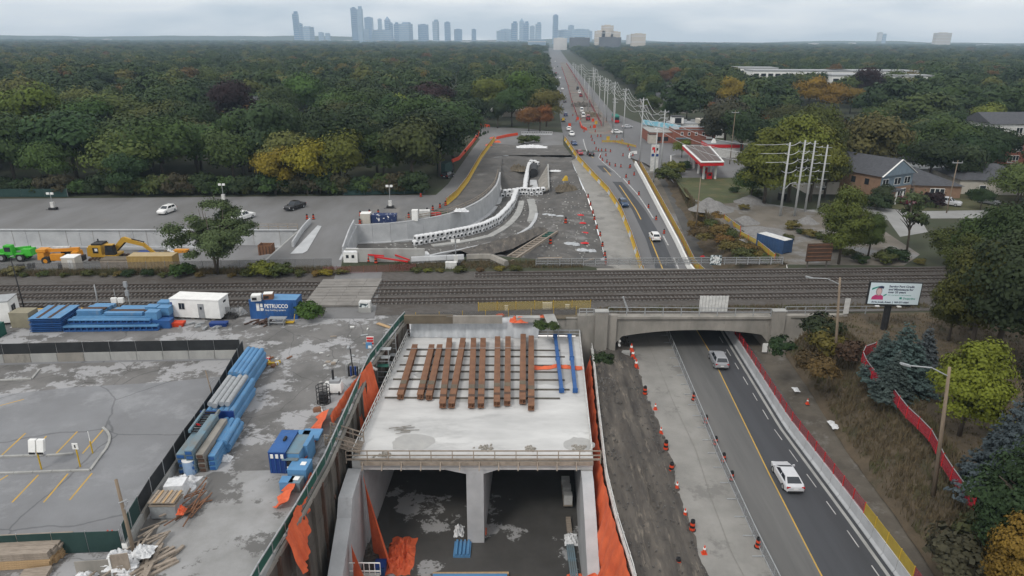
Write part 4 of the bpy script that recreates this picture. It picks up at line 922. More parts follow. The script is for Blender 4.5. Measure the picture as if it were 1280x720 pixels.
# timber plank pack at the lower left
r = random.Random(9)
for z in range(7):
    for k in range(5):
        a, b = P(-70, 712 - k*5.4, z*.2+.1), P(66 + (k % 2)*4 - (6-z)*.4, 706.5 - k*5.0, z*.2+.1)
        a, b = a + Vector((0, r.uniform(-.02, .02), 0)), b + Vector((r.uniform(-.12, .12), 0, 0))
        a = P(-60, 714, 0) + Vector((0, k*.47, .1+z*.19)); b = P(66, 707, 0) + Vector((k*.12 + r.uniform(-.1, .1), k*.47, .1+z*.19))
        solo(MB().beam(a, b, .44, .17), 'timber_plank', m_woodnew if z < 4 else m_wood, 'thick timber plank in the pack below the green fence at lower left', 'timber', a.lerp(b, .5), 'planks of the timber pack at lower left')
solo(MB().box(*P(44, 722), 1.8, 1.3, .35, .2), 'plywood_sheet', m_wood, 'short plywood sheets lying in front of the timber pack', 'plywood', P(44, 722))

# ------------------------------------------------------------------ blue equipment by the pit
def boxthing(name, label, x, y, sx, sy, h, m, rz=0., lid=None, cat='box', z=0., extra=None, group=None):
    t = thing(name, label, cat, P(x, y, z), rz, group)
    MB().box(0, 0, 0, sx, sy, h).build('body', m, t); MB().box(0, 0, h, sx+.05, sy+.05, .07).build('lid', lid or m, t)
    if extra: extra(t)
    return t
def ex1(t):
    for k in (-.45, .0, .45): MB().box(k, -1.83, 1.55, .25, .03, .4).build('label_plate', m_white, t)
    for k in (-.62, -.2, .2, .62): MB().box(k, -1.83, .1, .05, .05, 1.9).build('rib', m_blue, t)
    MB().box(.1, .2, 2.17, .2, .6, .2).build('lifting_eye', m_black, t)
boxthing('steel_tank', 'tall dark blue steel tank with white labels beside the pit', 357.5, 577, 1.5, 3.6, 2.1, m_blued, -.03, m_blue, 'tank', extra=ex1)
def ex2(t):
    MB().box(0, -1.55, 1.4, 1.4, .6, .1).build('hood', m_bluegrey, t); MB().box(0, -1.5, .6, 1.2, .3, .6).build('engine_block', m_black, t); MB().box(-.1, -1.7, .3, .5, .03, .4).build('label_plate', m_white, t)
    MB().box(.9, .6, .1, .4, 1.9, 1.9).build('side_tank', m_bluel, t)
boxthing('site_generator', 'light blue generator with an open hood beside the dark blue tank', 373, 578, 1.5, 3.0, 1.9, m_bluel, -.05, m_bluegrey, 'generator', extra=ex2)
def ex3(t): MB().box(.3, .1, .0+1.38, .45, .5, .02).build('label_plate', m_white, t)
boxthing('site_box', 'large light blue tool box in front of the blue generator', 376.5, 597, 1.6, 1.7, 1.3, m_bluel, -.05, None, 'tool box', extra=ex3)
boxthing('site_box', 'small light blue tool box, left one of two by the tarp', 360.5, 611, 1.1, .9, .9, m_bluel, 0, None, 'tool box')
boxthing('site_box', 'small grey blue tool box, right one of two by the tarp', 371.5, 611, .95, 1.0, .9, m_bluegrey, -.1, None, 'tool box', extra=lambda t: MB().box(.0, .1, .98, .45, .5, .02).build('label_plate', m_white, t))
for k in range(4):
    for j in range(2):
        c = P(375.5 + j*14, 545, .02 + k*.28) + Vector((0, .25*k*(j-.5)*.3, 0)); solo(MB().box(c.x, c.y, c.z, 1.7, 1.5 + .2*j, .22), 'steel_formwork', m_bluel, 'light blue formwork panel in the two low piles behind the blue tank', 'panel', c, 'formwork panels behind the blue tank')
t = thing('site_heater', 'white wheeled site heater with a short black chimney', 'heater', P(420, 490)); MB().box(0, 0, .2, 1.5, 1.2, 1.0, top=(.9, .8)).build('body', m_white, t); MB().box(0, 0, 1.2, 1.1, .8, .3).build('cover', m_grey, t); MB().tube([(-.2, .1, 1.5), (-.2, .1, 2.6)], .12, 8).build('chimney', m_black, t)
for sx in (-.5, .5): MB().tube([(sx-.06, -.6, .2), (sx+.06, -.6, .2)], .2, 10).build('wheel', m_rub, t)
t = thing('hose_cage', 'black round wire cage standing on the yard', 'cage', P(405, 503))
for z in (.05, .5, 1.0, 1.5, 1.9): MB().tube([(.7*math.cos(a*PI/6), .7*math.sin(a*PI/6), z) for a in range(13)], .04, 4, cap=False).build('hoop', m_black, t)
for a in range(10): MB().tube([(.7*math.cos(a*PI/5), .7*math.sin(a*PI/5), 0), (.7*math.cos(a*PI/5), .7*math.sin(a*PI/5), 1.95)], .035, 4).build('bar', m_black, t)
MB().box(0, 0, 0, .8, .7, 1.1).build('coil', m_black, t)
t = thing('gas_bottle_cage', 'dark wire cage with bottles by the stair top', 'cage', P(442, 470))
for k in range(5): MB().tube([(-.5+k*.25, 0, 0), (-.5+k*.25, 0, 1.2)], .11, 8).build('bottle', m_blued if k % 2 else m_black, t)
for sx in (-.7, .7):
    for sy in (-.35, .35): MB().box(sx, sy, 0, .06, .06, 1.8).build('frame', m_galv, t)
t = thing('lamp_post', 'black thin post rising beside the bottle cage', 'post', P(441, 462)); MB().tube([(0, 0, 0), (-.1, 0, 2.6)], .07, 6).build('shaft', m_black, t)
t = thing('utility_cabinet', 'pale utility cabinet covered in graffiti by the level crossing', 'cabinet', P(457, 389)); MB().box(0, 0, 0, 1.7, 1.2, .7).build('base', m_conc, t); MB().box(0, 0, .7, 1.55, 1.05, .8).build('cabinet_body', m_whited, t); MB().box(-.1, -.54, .8, 1.2, .02, .55).build('graffiti', m_graf, t)
t = thing('information_board', 'small blue and white board at the top of the pit stair', 'sign', P(462, 442)); MB().box(0, 0, 0, .06, .06, 1.2).build('post', m_galv, t); MB().box(0, -.05, .7, .75, .05, .8).build('board', m_bluel, t); MB().box(.1, -.09, .75, .4, .02, .35).build('notice', m_white, t)
for k, (x, y, lb) in enumerate([(468, 421, 'pale plank leaning near the green handrail')]): solo(MB().beam(P(472, 404, .1), P(492, 411, .1), .5, .1), 'timber_plank', m_woodnew, 'pale plank lying beside the green handrail', 'timber', P(480, 408))
t = thing('site_barrier', 'small red and white striped barrier at the pit stair', 'barrier', P(463, 432))
for z in range(3): MB().box(0, 0, .2+z*.35, .8, .1, .2).build('stripe_board', m_red, t); 
MB().box(0, .08, 0, .9, .06, 1.2).build('frame', m_white, t)
r = random.Random(77)
for k in range(26):
    x, y = r.uniform(400, 470), r.uniform(405, 480); c = P(x, y)
    o = MB().box(0, 0, 0, r.uniform(.2, .9), r.uniform(.15, .5), r.uniform(.06, .2), r.random()*3).build('debris', r.choice([m_whited, m_wood, m_galv, m_conc]), None); o.location = c
    tag(o, 'pale scrap lying on the yard near the pit stair', 'scrap', 'scraps on the yard near the pit stair')
for k in range(24):
    c = P(334, 454) + Vector((r.gauss(0, .8), r.gauss(0, .7), 0)); o = MB().box(0, 0, 0, r.uniform(.3, .8), r.uniform(.2, .4), r.uniform(.1, .4), r.random()*3).build('debris', r.choice([m_whited, m_wood, m_red, m_rust, m_yel]), None); o.location = c
    tag(o, 'scrap in the colourful heap at the far end of the blue pipes', 'scrap', 'scrap heap behind the blue pipes')
solo(MB().beam(P(401, 508, .1), P(405, 522, .3), .12, .12), 'steel_rod', m_whited, 'white rod lying beside a rusty bracket on the yard', 'rod', P(403, 515))
solo(MB().box(*P(397, 513), .9, .7, .35, .4, top=(.7, .5)), 'steel_bracket', m_rust, 'rusty bracket lying on the yard beside the white rod', 'bracket', P(397, 513))

# ------------------------------------------------------------------ containers and trailers by the tracks
def container(t, L_, W, H_, m, step=.28, roofm=None):
    mb = MB(); rows = []
    for sy in (-1, 1):
        n = int(L_/step); r0 = []
        for k in range(n+1):
            x = -L_/2 + L_*k/n; o = .0 if k % 2 else .05; r0.append((x, sy*(W/2 - o)))
        mb.grid([[(x, y, .12) for x, y in r0], [(x, y, H_-.08) for x, y in r0]], flip=sy < 0)
    mb.build('side_wall', m, t, fix=False)
    for sx in (-1, 1):
        MB().box(sx*(L_/2-.03), 0, .12, .05, W-.1, H_-.2).build('end_wall', m, t)
        for sy in (-1, 1): MB().box(sx*(L_/2-.06), sy*(W/2-.06), 0, .16, .16, H_).build('corner_post', m, t)
    for sy in (-1, 1):
        for z in (0, H_-.12): MB().box(0, sy*(W/2-.05), z, L_-.28, .1, .12).build('rail', m, t)
    MB().box(0, 0, H_-.06, L_-.1, W-.1, .05).build('roof', roofm or m, t)
b0 = P(314, 398.5); b1 = P(372.5, 399)
t = thing('shipping_container', 'blue shipping container with white company lettering beside the tracks', 'container', (b0+b1)/2 + Vector((0, 1.22, 0)), math.atan2(b1.y-b0.y, b1.x-b0.x))
Lc = (b1-b0).length; container(t, Lc, 2.44, 2.75, m_blue, roofm=m_bluel)
text_mesh('PETRUCCO', .78, m_white, t, (-Lc/2+2.02, -1.24, 1.62), (PI/2, 0, 0), .02, ext=.006, sx=.8)
text_mesh('deep building systems', .36, m_white, t, (-Lc/2+2.04, -1.24, 1.2), (PI/2, 0, 0), .0, ext=.006, sx=.9)
for x, z, sx, sz in ((-Lc/2+1.13, 1.18, .4, 1.05), (-Lc/2+1.62, 1.72, .34, .5), (-Lc/2+1.6, 1.18, .3, .42), (-Lc/2+1.83, 1.26, .12, .3)):
    MB().box(x, -1.24, z, sx, .02, sz).build('logo_block', m_white, t)
for k in range(3): MB().box(Lc/2-1.0+k*.22, -1.24, .3, .05, .05, 2.1).build('lock_rod', m_blue, t)
for x, y, lb in ((321, 372, 'white caged air unit on the container roof, left one'), (336, 370, 'white and brown air unit on the container roof, right one')):
    q = P(x, y+3, 2.76); u = thing('air_unit', lb, 'air unit', q, .15); MB().box(0, 0, .0, 1.3, 1.0, .75).build('casing', m_whited if x < 330 else m_rust, u); MB().box(0, 0, .75, 1.2, .9, .08).build('top_cover', m_white, u); MB().box(-.2, -.51, .15, .6, .02, .4).build('grille', m_black, u)
t = thing('site_bench', 'grey metal step bench in front of the blue container', 'bench', P(347, 405)); MB().box(0, .3, .75, 2.3, .9, .06).build('top', m_galv, t); MB().box(0, -.35, .35, 2.3, .3, .06).build('step', m_galv, t)
for sx in (-1, 1): MB().box(sx, -.1, 0, .08, 1.1, .74).build('leg', m_galv, t)
t = thing('pallet_truck', 'yellow hand pallet truck at the right end of the blue container', 'pallet truck', P(364, 404)); MB().box(-.2, 0, .1, 1.2, .5, .15).build('fork', m_yel, t); MB().tube([(.4, 0, .2), (.6, 0, 1.3)], .06, 6).build('handle', m_yel, t)
litter('steel_rod', 'brown scrap timber in the heap left of the container', P(322, 405), 14, .9, .4, 1.3, m_rustd, 12, 'scrap', .2)
b0 = P(217, 399); b1 = P(277.5, 401.5); L_ = (b1-b0).length
t = thing('office_trailer', 'white site office trailer with one door and window beside the tracks', 'trailer', (b0+b1)/2 + Vector((0, 1.35, 0)), math.atan2(b1.y-b0.y, b1.x-b0.x))
MB().box(0, 0, .35, L_, 2.7, 2.55).build('wall', m_white, t); MB().box(0, 0, 2.9, L_+.12, 2.82, .12).build('roof', m_white, t)
d = MB().box(.85, -1.37, .38, .85, .05, 2.0).build('door', m_grey, t); WM[d] = WM[t]; MB().box(.85, -1.41, 1.6, .3, .02, .35).build('pane', m_glass, d)
d = MB().box(-L_/2+1.6, -1.37, 1.5, .85, .05, .95).build('window', m_whited, t)
for k in (-.21, .21): MB().box(-L_/2+1.6+k, -1.41, 1.55, .36, .02, .85).build('pane', m_glass, d)
MB().box(-L_/2+.16, -1.36, 1.0, .25, .02, 1.5).build('name_plate', m_blued, t)
MB().box(L_/2+.01, .2, 2.2, .03, .7, .3).build('vent', m_glass, t)
for k in (-2.2, -.7, .8, 2.2): MB().box(k, 0, 0, .5, 2.2, .35).build('block', m_conco, t)
solo(MB().box(*P(222, 407), 1.7, 1.0, .55, 0, top=(1.15, 1.1)), 'skip', m_orp, 'small orange skip in front of the white site office', 'skip', P(222, 407))
solo(MB().box(*P(274, 407), 2.1, .9, .5, .05, top=(1.1, 1.1)), 'skip', m_blued, 'small navy skip in front of the white site office', 'skip', P(274, 407))
litter('steel_plate', 'flat grey scrap on the ground in front of the site office', P(250, 408), 8, 1.4, .5, 1.1, m_galv, 13, 'scrap', .3, .1)
crumple('tarp_heap', 'black tarp heap between site office and blue container', P(287, 396), 1.2, .9, .9, m_rub, 41, 'tarp', 14)
crumple('tarp_heap', 'pale cloth heap beside the black tarp', P(297, 392), 1.2, .8, 1.1, m_bag, 42, 'tarp', 14)
t = thing('office_trailer', 'white trailer cut by the left picture edge with a window', 'trailer', P(-14, 408), .25)
MB().box(0, 1.5, .3, 5.6, 3, 2.9).build('wall', m_white, t); MB().box(0, 1.5, 3.2, 5.7, 3.1, .12).build('roof', m_galv, t)
d = MB().box(2.82, 1.2, 1.4, .05, 1.2, 1.1).build('window', m_whited, t)
for k in (-.3, .3): MB().box(2.86, 1.2+k, 1.45, .02, .5, 1.0).build('pane', m_glass, d)
solo(MB().box(*P(-6, 420), 2., 1.5, 1.7), 'skip', m_green, 'dark green skip at the left edge of the yard', 'skip', P(-6, 420))
boxthing('storage_box', 'khaki steel storage box left of the blue panel stack', 33, 406, 2.5, 2.0, 2.0, mat('khaki_paint', (.27, .25, .18), (.22, .2, .145), 1.), 0, None, 'storage box')
crumple('rubbish_bag', 'black and white bag beside the khaki box', P(21, 408), .6, .4, .7, m_bag, 43, 'bag', 10)
# blue stacked panels
for z in range(8):
    c = [P(39, 416), P(79, 415), P(79, 415) + Vector((-.2, 4.6, 0)), P(39, 416) + Vector((-.4, 4.7, 0))]; j = Vector((random.uniform(-.08, .08), random.uniform(-.1, .1), 0))
    t = thing('steel_formwork', 'blue formwork panel in the tall neat stack by the khaki box', 'panel', c[0].lerp(c[2], .5) + Vector((0, 0, z*.25)), 0, 'blue panels in the tall neat stack')
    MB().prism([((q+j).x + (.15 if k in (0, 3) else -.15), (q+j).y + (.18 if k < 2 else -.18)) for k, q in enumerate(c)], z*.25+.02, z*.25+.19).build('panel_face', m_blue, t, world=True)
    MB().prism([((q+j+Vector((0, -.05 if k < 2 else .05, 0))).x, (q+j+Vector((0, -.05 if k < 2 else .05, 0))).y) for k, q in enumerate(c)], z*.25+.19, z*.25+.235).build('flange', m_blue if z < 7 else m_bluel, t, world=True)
    if z == 7:
        for f in (.26, .62): MB().beam(c[0].lerp(c[1], f) + Vector((.1, .1, 2.0)), c[3].lerp(c[2], f) + Vector((.1, -.1, 2.0)), .4, .05).build('strap_board', m_rustd, t, world=True)
def girder(a, b, h, label, group):
    t = thing('steel_girder', label, 'girder', a.lerp(b, .5), 0, group); n = int((b-a).length/.75)
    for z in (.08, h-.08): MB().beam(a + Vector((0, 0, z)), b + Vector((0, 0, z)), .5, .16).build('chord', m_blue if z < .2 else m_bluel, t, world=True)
    for k in range(n+1): p = a.lerp(b, k/n); MB().box(p.x, p.y, a.z+.16, .14, .4, h-.32).build('web_post', m_blue, t, world=True)
    MB().beam(a + Vector((0, .1, h/2)), b + Vector((0, .1, h/2)), .03, h-.33).build('web_plate', m_blued, t, world=True)
for k in range(5):
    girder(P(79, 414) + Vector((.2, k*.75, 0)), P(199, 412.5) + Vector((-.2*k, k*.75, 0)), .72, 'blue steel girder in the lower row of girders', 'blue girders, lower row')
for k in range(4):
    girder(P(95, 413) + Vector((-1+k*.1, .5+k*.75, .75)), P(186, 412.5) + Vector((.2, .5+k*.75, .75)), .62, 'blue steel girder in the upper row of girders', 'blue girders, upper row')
for x0, x1, y0, dz, nl in ((94, 124, 409, 1.39, 3), (128, 176, 410, 1.39, 2)):
    for k in range(4):
        for z in range(nl):
            a, b = P(x0, y0) + Vector((k*.35, 1.2+k*.72, dz+.02+z*.2)), P(x1, y0) + Vector((k*.2, 1.2+k*.72, dz+.02+z*.2))
            solo(MB().beam(a + Vector((0, 0, .09)), b + Vector((0, 0, .09)), .66, .17), 'steel_sheet', (m_rustd if (k == 1 and z == nl-1) else m_bluel), 'narrow steel panel on top of the blue girders', 'panel', a.lerp(b, .5), 'narrow panels on the girders')
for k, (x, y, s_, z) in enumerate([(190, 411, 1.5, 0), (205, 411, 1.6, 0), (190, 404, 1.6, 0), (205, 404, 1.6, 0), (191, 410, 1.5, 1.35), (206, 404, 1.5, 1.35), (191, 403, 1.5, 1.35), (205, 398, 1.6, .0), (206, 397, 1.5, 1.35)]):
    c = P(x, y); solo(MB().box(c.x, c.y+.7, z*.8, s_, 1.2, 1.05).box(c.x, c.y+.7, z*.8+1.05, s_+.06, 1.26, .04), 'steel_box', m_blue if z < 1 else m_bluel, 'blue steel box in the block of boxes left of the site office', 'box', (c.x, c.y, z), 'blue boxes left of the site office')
t = thing('platform_sign', 'white signal boxes on the platform behind the blue stacks', 'sign', P(150, 388)); MB().box(0, 0, 0, .1, .1, 1.5).build('post', m_grey, t)
for k in (-.5, .45): MB().box(k, -.06, 1.2, .75, .4, .7).build('box', m_white, t)
t = thing('signal_post', 'grey signal post with two lamps beside the tracks', 'signal', P(164, 388)); MB().tube([(0, 0, 0), (-.1, 0, 4.2)], .09, 6).build('post', m_galv, t)
for z in (2.2, 3.5): MB().box(-.05, -.12, z, .45, .3, .8).build('lamp_head', m_grey, t)
for x in (124, 147): pole('grey stub pole beside the platform' if x < 130 else 'thin grey pole on the platform near the signal', P(x, 386), 3.6 if x < 130 else 3., .12 if x < 130 else .05, (0, 0), m_grey)
fence('low wire fence behind the platform edge', [P(8, 386), P(100, 385), P(205, 384)], 2.4, m_grey, base=False, h0=.9, h1=1.0, name='wire_fence')
# ------------------------------------------------------------------ vehicles
def ring(x, hw, z0, z1, r=.1): return [(x, -hw, z0+r), (x, -hw, z1-r*1.2), (x, -hw+r, z1), (x, hw-r, z1), (x, hw, z1-r*1.2), (x, hw, z0+r), (x, hw-r, z0), (x, -hw+r, z0)]
def loft(mb, rings):
    n = len(rings[0]); vs = [q for r in rings for q in r]; fs = [tuple(range(n)), tuple(range(len(vs)-1, len(vs)-n-1, -1))]
    for i in range(len(rings)-1):
        for k in range(n): fs.append((i*n+k, i*n+(k+1) % n, (i+1)*n+(k+1) % n, (i+1)*n+k))
    return mb.add(vs, fs)
def car(kind_, label, loc, rz, color, group=None, cat=None, z0=0.):
    t = thing('car' if kind_ in ('suv', 'sedan') else kind_, label, cat or ('car' if kind_ in ('suv', 'sedan') else kind_), loc, rz, group); C_ = color
    if kind_ == 'sedan': L_, W, rf, hood, deck = 4.7, 1.84, 1.42, .92, 1.0; g = [(1.3, .0), (.45, 1), (-1.15, 1), (-2.0, 0)]
    elif kind_ == 'suv': L_, W, rf, hood, deck = 4.65, 1.88, 1.68, 1.05, 1.1; g = [(1.1, 0), (.35, 1), (-1.75, 1), (-2.15, 0)]
    elif kind_ == 'pickup': L_, W, rf, hood, deck = 5.7, 1.98, 1.85, 1.15, 1.1; g = [(1.25, 0), (.55, 1), (-.85, 1), (-1.05, 0)]
    else: L_, W, rf, hood, deck = 5.5, 2.0, 2.4, 1.2, 1.4; g = [(2.2, 0), (1.6, 1), (-2.6, 1), (-2.7, 0)]
    h = L_/2; w_ = W/2
    body = loft(MB(), [ring(h, w_*.74, .4, hood*.72, .08), ring(h-.14, w_*.92, .26, hood*.86), ring(h-.7, w_, .24, hood), ring(g[0][0], w_, .22, deck), ring(g[3][0]+.1, w_, .22, deck), ring(-h+.35, w_*.98, .26, deck*.99), ring(-h+.06, w_*.92, .3, deck*.93), ring(-h, w_*.8, .42, deck*.8, .08)]).build('body', m_paint, t, color=C_, smooth=False); bv = body.modifiers.new('soft', 'BEVEL'); bv.width = .11; bv.segments = 2; bv.limit_method = 'ANGLE'; bv.angle_limit = .4
    wb, wt = w_*.93, w_*.72; zb, zt = deck-.02, rf-.06
    cab = MB(); 
    lo = [(g[0][0], wb), (g[3][0], wb)]; hi = [(g[1][0], wt), (g[2][0], wt)]
    vs = [(lo[0][0], -wb, zb), (lo[0][0], wb, zb), (lo[1][0], wb, zb), (lo[1][0], -wb, zb), (hi[0][0], -wt, zt), (hi[0][0], wt, zt), (hi[1][0], wt, zt), (hi[1][0], -wt, zt)]
    cab.add(vs, [(0, 1, 2, 3), (4, 5, 6, 7), (0, 1, 5, 4), (1, 2, 6, 5), (2, 3, 7, 6), (3, 0, 4, 7)])
    cab.add([(hi[0][0]-.08, -wt+.08, rf), (hi[0][0]-.08, wt-.08, rf), (hi[1][0]+.1, wt-.08, rf), (hi[1][0]+.1, -wt+.08, rf)] + [(q[0], q[1], q[2]+.001) for q in vs[4:]], [(0, 1, 2, 3), (0, 1, 5, 4), (1, 2, 6, 5), (2, 3, 7, 6), (3, 0, 4, 7)])
    cab.build('cabin', m_paint, t, color=C_)
    V = [Vector(q) for q in vs]
    def pane(name, a, b, c, d, i0, i1, j0, j1):
        f = lambda u, v: (a.lerp(b, u)).lerp(d.lerp(c, u), v)
        q = [f(i0, j0), f(i1, j0), f(i1, j1), f(i0, j1)]; n_ = (q[1]-q[0]).cross(q[3]-q[0]).normalized(); ctr = Vector((-.3, 0, 1))
        if n_.dot(q[0]-ctr) < 0: n_ = -n_
        MB().add([p + n_*.012 for p in q] + [p - n_*.01 for p in q], [(0, 1, 2, 3), (4, 5, 6, 7), (0, 1, 5, 4), (1, 2, 6, 5), (2, 3, 7, 6), (3, 0, 4, 7)]).build(name, m_glass, t)
    pane('windscreen', V[0], V[1], V[5], V[4], .06, .94, .06, .95); pane('rear_window', V[3], V[2], V[6], V[7], .08, .92, .12, .92)
    for a, b, c, d in ((V[0], V[3], V[7], V[4]), (V[1], V[2], V[6], V[5])):
        pane('side_window', a, b, c, d, .1, .5, .12, .9); pane('side_window', a, b, c, d, .54, .9, .12, .9)
    if kind_ == 'pickup': MB().box(-h+.95, 0, deck-.02, 1.6, W-.3, .03).build('bed', m_black, t)
    for sx in (h*.62, -h*.6):
        for sy in (-1, 1):
            wh = MB().tube([(sx, sy*(w_-.2), .34), (sx, sy*(w_+.02), .34)], .35, 14).build('wheel', m_rub, t)
            MB().tube([(sx, sy*(w_+.0), .34), (sx, sy*(w_+.03), .34)], .21, 10).build('rim', m_galv, wh)
    for sy in (-1, 1):
        MB().box(h-.1, sy*w_*.7, hood*.62, .12, .34, .16).build('headlight', m_lightw, t); MB().box(-h+.06, sy*w_*.76, deck*.72, .1, .32, .2).build('tail_light', m_lightr, t)
        MB().box(g[0][0]-.15, sy*(w_+.08), deck-.02, .14, .2, .14).build('mirror', m_paint, t, color=C_)
    MB().box(-h+.02, 0, .32, .08, W*.8, .16).build('rear_bumper', m_black, t); MB().box(-h+.0, 0, .62, .05, .45, .12).build('number_plate', m_white, t)
    return t
Nn = PI/2 - .055     # heading away from the camera along the road
WHT, SIL, BLK, DBL, RED_, GRY = (.75, .75, .74), (.5, .51, .53), (.02, .02, .022), (.02, .05, .14), (.25, .012, .02), (.12, .125, .13)
car('sedan', 'silver sedan driving away in the near lane of the underpass road', P(983, 601, -5.5), Nn+.04, (.56, .57, .59))
car('suv', 'silver car just coming out from under the rail bridge', P(897.5, 454, -5.5), Nn, (.3, .31, .33))
car('suv', 'white car driving north just beyond the bridge', PR(818, 299), Nn+.06, WHT)
car('suv', 'dark blue car driving on the road bend beside the yellow barrier', PR(779, 257), Nn+.16+PI, (.03, .06, .12))
car('sedan', 'black car in the right lane short of the road bend', PR(738, 194), Nn+.16, BLK)
car('sedan', 'dark red car in the left lane short of the road bend', PR(724.5, 193), Nn+.16+PI, RED_)
car('sedan', 'blue car before the intersection, behind the white one', PR(717.5, 181), Nn+.1+PI, DBL)
car('suv', 'white car entering the intersection northbound', PR(714.5, 169.5), Nn+.1+PI, WHT)
car('suv', 'white van waiting beside the utility poles at the intersection', P(771, 167), .1, WHT)
car('sedan', 'silver car on the side street behind the utility poles', P(784, 160), .3, SIL)
fr = [(707, 145, DBL), (704, 152, BLK), (703, 137, GRY), (706, 128, BLK), (700, 118, GRY), (703, 112, WHT), (697, 104, BLK), (700, 98, WHT), (695, 92, RED_), (693, 86, WHT), (697, 84, GRY), (694, 77, WHT), (711, 163, WHT)]
for k, (x, y, c) in enumerate(fr): car('sedan' if k % 2 else 'suv', ('dark' if c in (BLK, DBL, GRY) else 'red' if c == RED_ else 'white') + ' small car in the far traffic on the long straight road', P(x, y), Nn + (PI if k % 3 else 0), c, 'cars in the far traffic')
for k, (x, y, c) in enumerate([(727, 140, WHT), (729, 147, WHT), (735, 150, RED_), (722, 112, BLK), (724, 117, WHT), (726, 121, RED_)]): car('van', ('red' if c == RED_ else 'white' if c == WHT else 'dark') + ' work van parked in the construction strip beside the far road', P(x, y), Nn, c, 'vans in the construction strip')
car('suv', 'white car parked in the upper lot, left of the lone tree', P(209, 266), -1.75, WHT)
car('pickup', 'black pickup truck parked in the upper lot', P(369, 261), -1.98, BLK)
car('pickup', 'white pickup truck half hidden behind the lone tree', P(304, 274), 1.15, WHT)
car('suv', 'dark parked car on the side street behind the green truck', P(560, 222), 1.2, BLK)
car('suv', 'maroon car in the driveway of the blue gabled house', P(1131, 255), -.9, (.09, .01, .02))
car('pickup', 'silver pickup in the driveway beside the tall pole', P(1184, 256), -.7, SIL)
car('suv', 'dark car in the right-hand driveway', P(1236, 255), -.8, GRY)
t = thing('box_truck', 'dark green truck parked under the trees on the side street', 'truck', P(558, 217), 1.25)
MB().box(-1, 0, .6, 5, 2.4, 2.7).build('box_body', m_screeng, t); MB().box(2.4, 0, .6, 1.7, 2.3, 1.9, top=(.8, .9)).build('cab', m_black, t); MB().box(3.0, 0, 1.5, .3, 2.0, .7).build('windscreen', m_glass, t)
for sx in (-2.4, 2.3):
    for sy in (-1.05, 1.05): MB().tube([(sx, sy-.15, .5), (sx, sy+.15, .5)], .5, 12).build('wheel', m_rub, t)
t = thing('city_bus', 'red and green bus waiting behind the utility poles at the intersection', 'bus', P(769, 152.5), Nn-PI)
MB().box(0, 0, .4, 11, 2.6, 1.1).build('lower_body', m_red, t); MB().box(0, 0, 1.5, 11, 2.6, 1.7).build('upper_body', mat('bus_teal', (.02, .2, .15), (.02, .17, .13), 1.), t); MB().box(5.45, 0, 1.5, .2, 2.3, 1.2).build('windscreen', m_glass, t)
for sy in (-1.32, 1.32): MB().box(0, sy, 1.7, 9.5, .05, .9).build('side_window', m_glass, t)
for sx in (-3.5, 3.5):
    for sy in (-1.2, 1.2): MB().tube([(sx, sy-.15, .5), (sx, sy+.15, .5)], .5, 12).build('wheel', m_rub, t)

# ------------------------------------------------------------------ plant in the lower yard
def PL(x, y):
    z = -2.
    for _ in range(20): p = P(x, y, z); z = .5*z + .5*zlow(p.x, p.y)
    p = P(x, y, z); p.z = z; return p
m_exc = mat('plant_yellow', (.48, .28, .03), (.4, .23, .03), 1., .5, c3=(.25, .17, .06), s3=.8, lo3=.64, hi3=.74)
m_exor = mat('plant_orange', (.62, .26, .02), (.52, .21, .02), 1., .5, c3=(.25, .13, .04), s3=.8, lo3=.64, hi3=.74)
m_exgr = mat('plant_green', (.05, .42, .03), (.04, .34, .03), 1., .45)
s_ = 1.12
b = PL(138, 326)
t = thing('excavator', 'yellow tracked excavator with its boom stretched to the right', 'excavator', b, .03)
for sy in (-1.25, 1.25):
    pf = [(2.6*math.copysign(1, c) + .48*math.cos(a) if True else 0, .5 + .48*math.sin(a)) for a, c in [(x*PI/8 - PI/2, 1) for x in range(9)]] + [(-2.6 + .48*math.cos(a), .5 + .48*math.sin(a)) for a in [x*PI/8 + PI/2 for x in range(9)]]
    mb = MB(); n = len(pf); mb.add([(x, sy-.32, z) for x, z in pf] + [(x, sy+.32, z) for x, z in pf], [tuple(range(n)), tuple(range(2*n-1, n-1, -1))] + [(k, (k+1) % n, (k+1) % n+n, k+n) for k in range(n)])
    tk = mb.build('track', m_rustd, t)
    for k in range(7): MB().tube([(-2.2+k*.73, sy-.36, .45), (-2.2+k*.73, sy+.36, .45)], .3, 10).build('track_roller', m_conco, tk)
    kk = []
    for k in range(9): MB().box(-2.5+k*.62, sy, .97, .18, .66, .05).build('track_shoe', m_conco, tk)
MB().tube([(0, 0, .8), (0, 0, 1.15)], 1.1, 14).build('turntable', m_black, t)
MB().box(-.3, 0, 1.15, 4.6, 2.9, .35).build('deck', m_exc, t)
MB().profile([(-2.7, 1.5), (-2.7, 2.6), (-2.3, 3.1), (-.2, 3.1), (-.1, 1.5)], -1.4, 1.4, 'y').build('engine_cover', m_exc, t) if False else MB().box(-1.6, 0, 1.5, 2.3, 2.85, 1.75, top=(.95, .96)).build('engine_cover', m_exc, t)
MB().box(-2.85, 0, 1.3, .5, 2.8, 1.6, top=(.7, .95)).build('counterweight', m_exc, t)
MB().box(-1.4, 0, 3.25, 1.8, 2.2, .3).build('exhaust_deck', m_black, t); MB().tube([(-1.9, .7, 3.4), (-1.9, .7, 4.0)], .12, 8).build('exhaust_pipe', m_black, t)
MB().box(-1.5, -1.45, 1.9, .95, .04, 1.0).build('decal', m_black, t); MB().box(-1.35, -1.48, 2.25, .5, .02, .5).build('decal_mark', m_white, t)
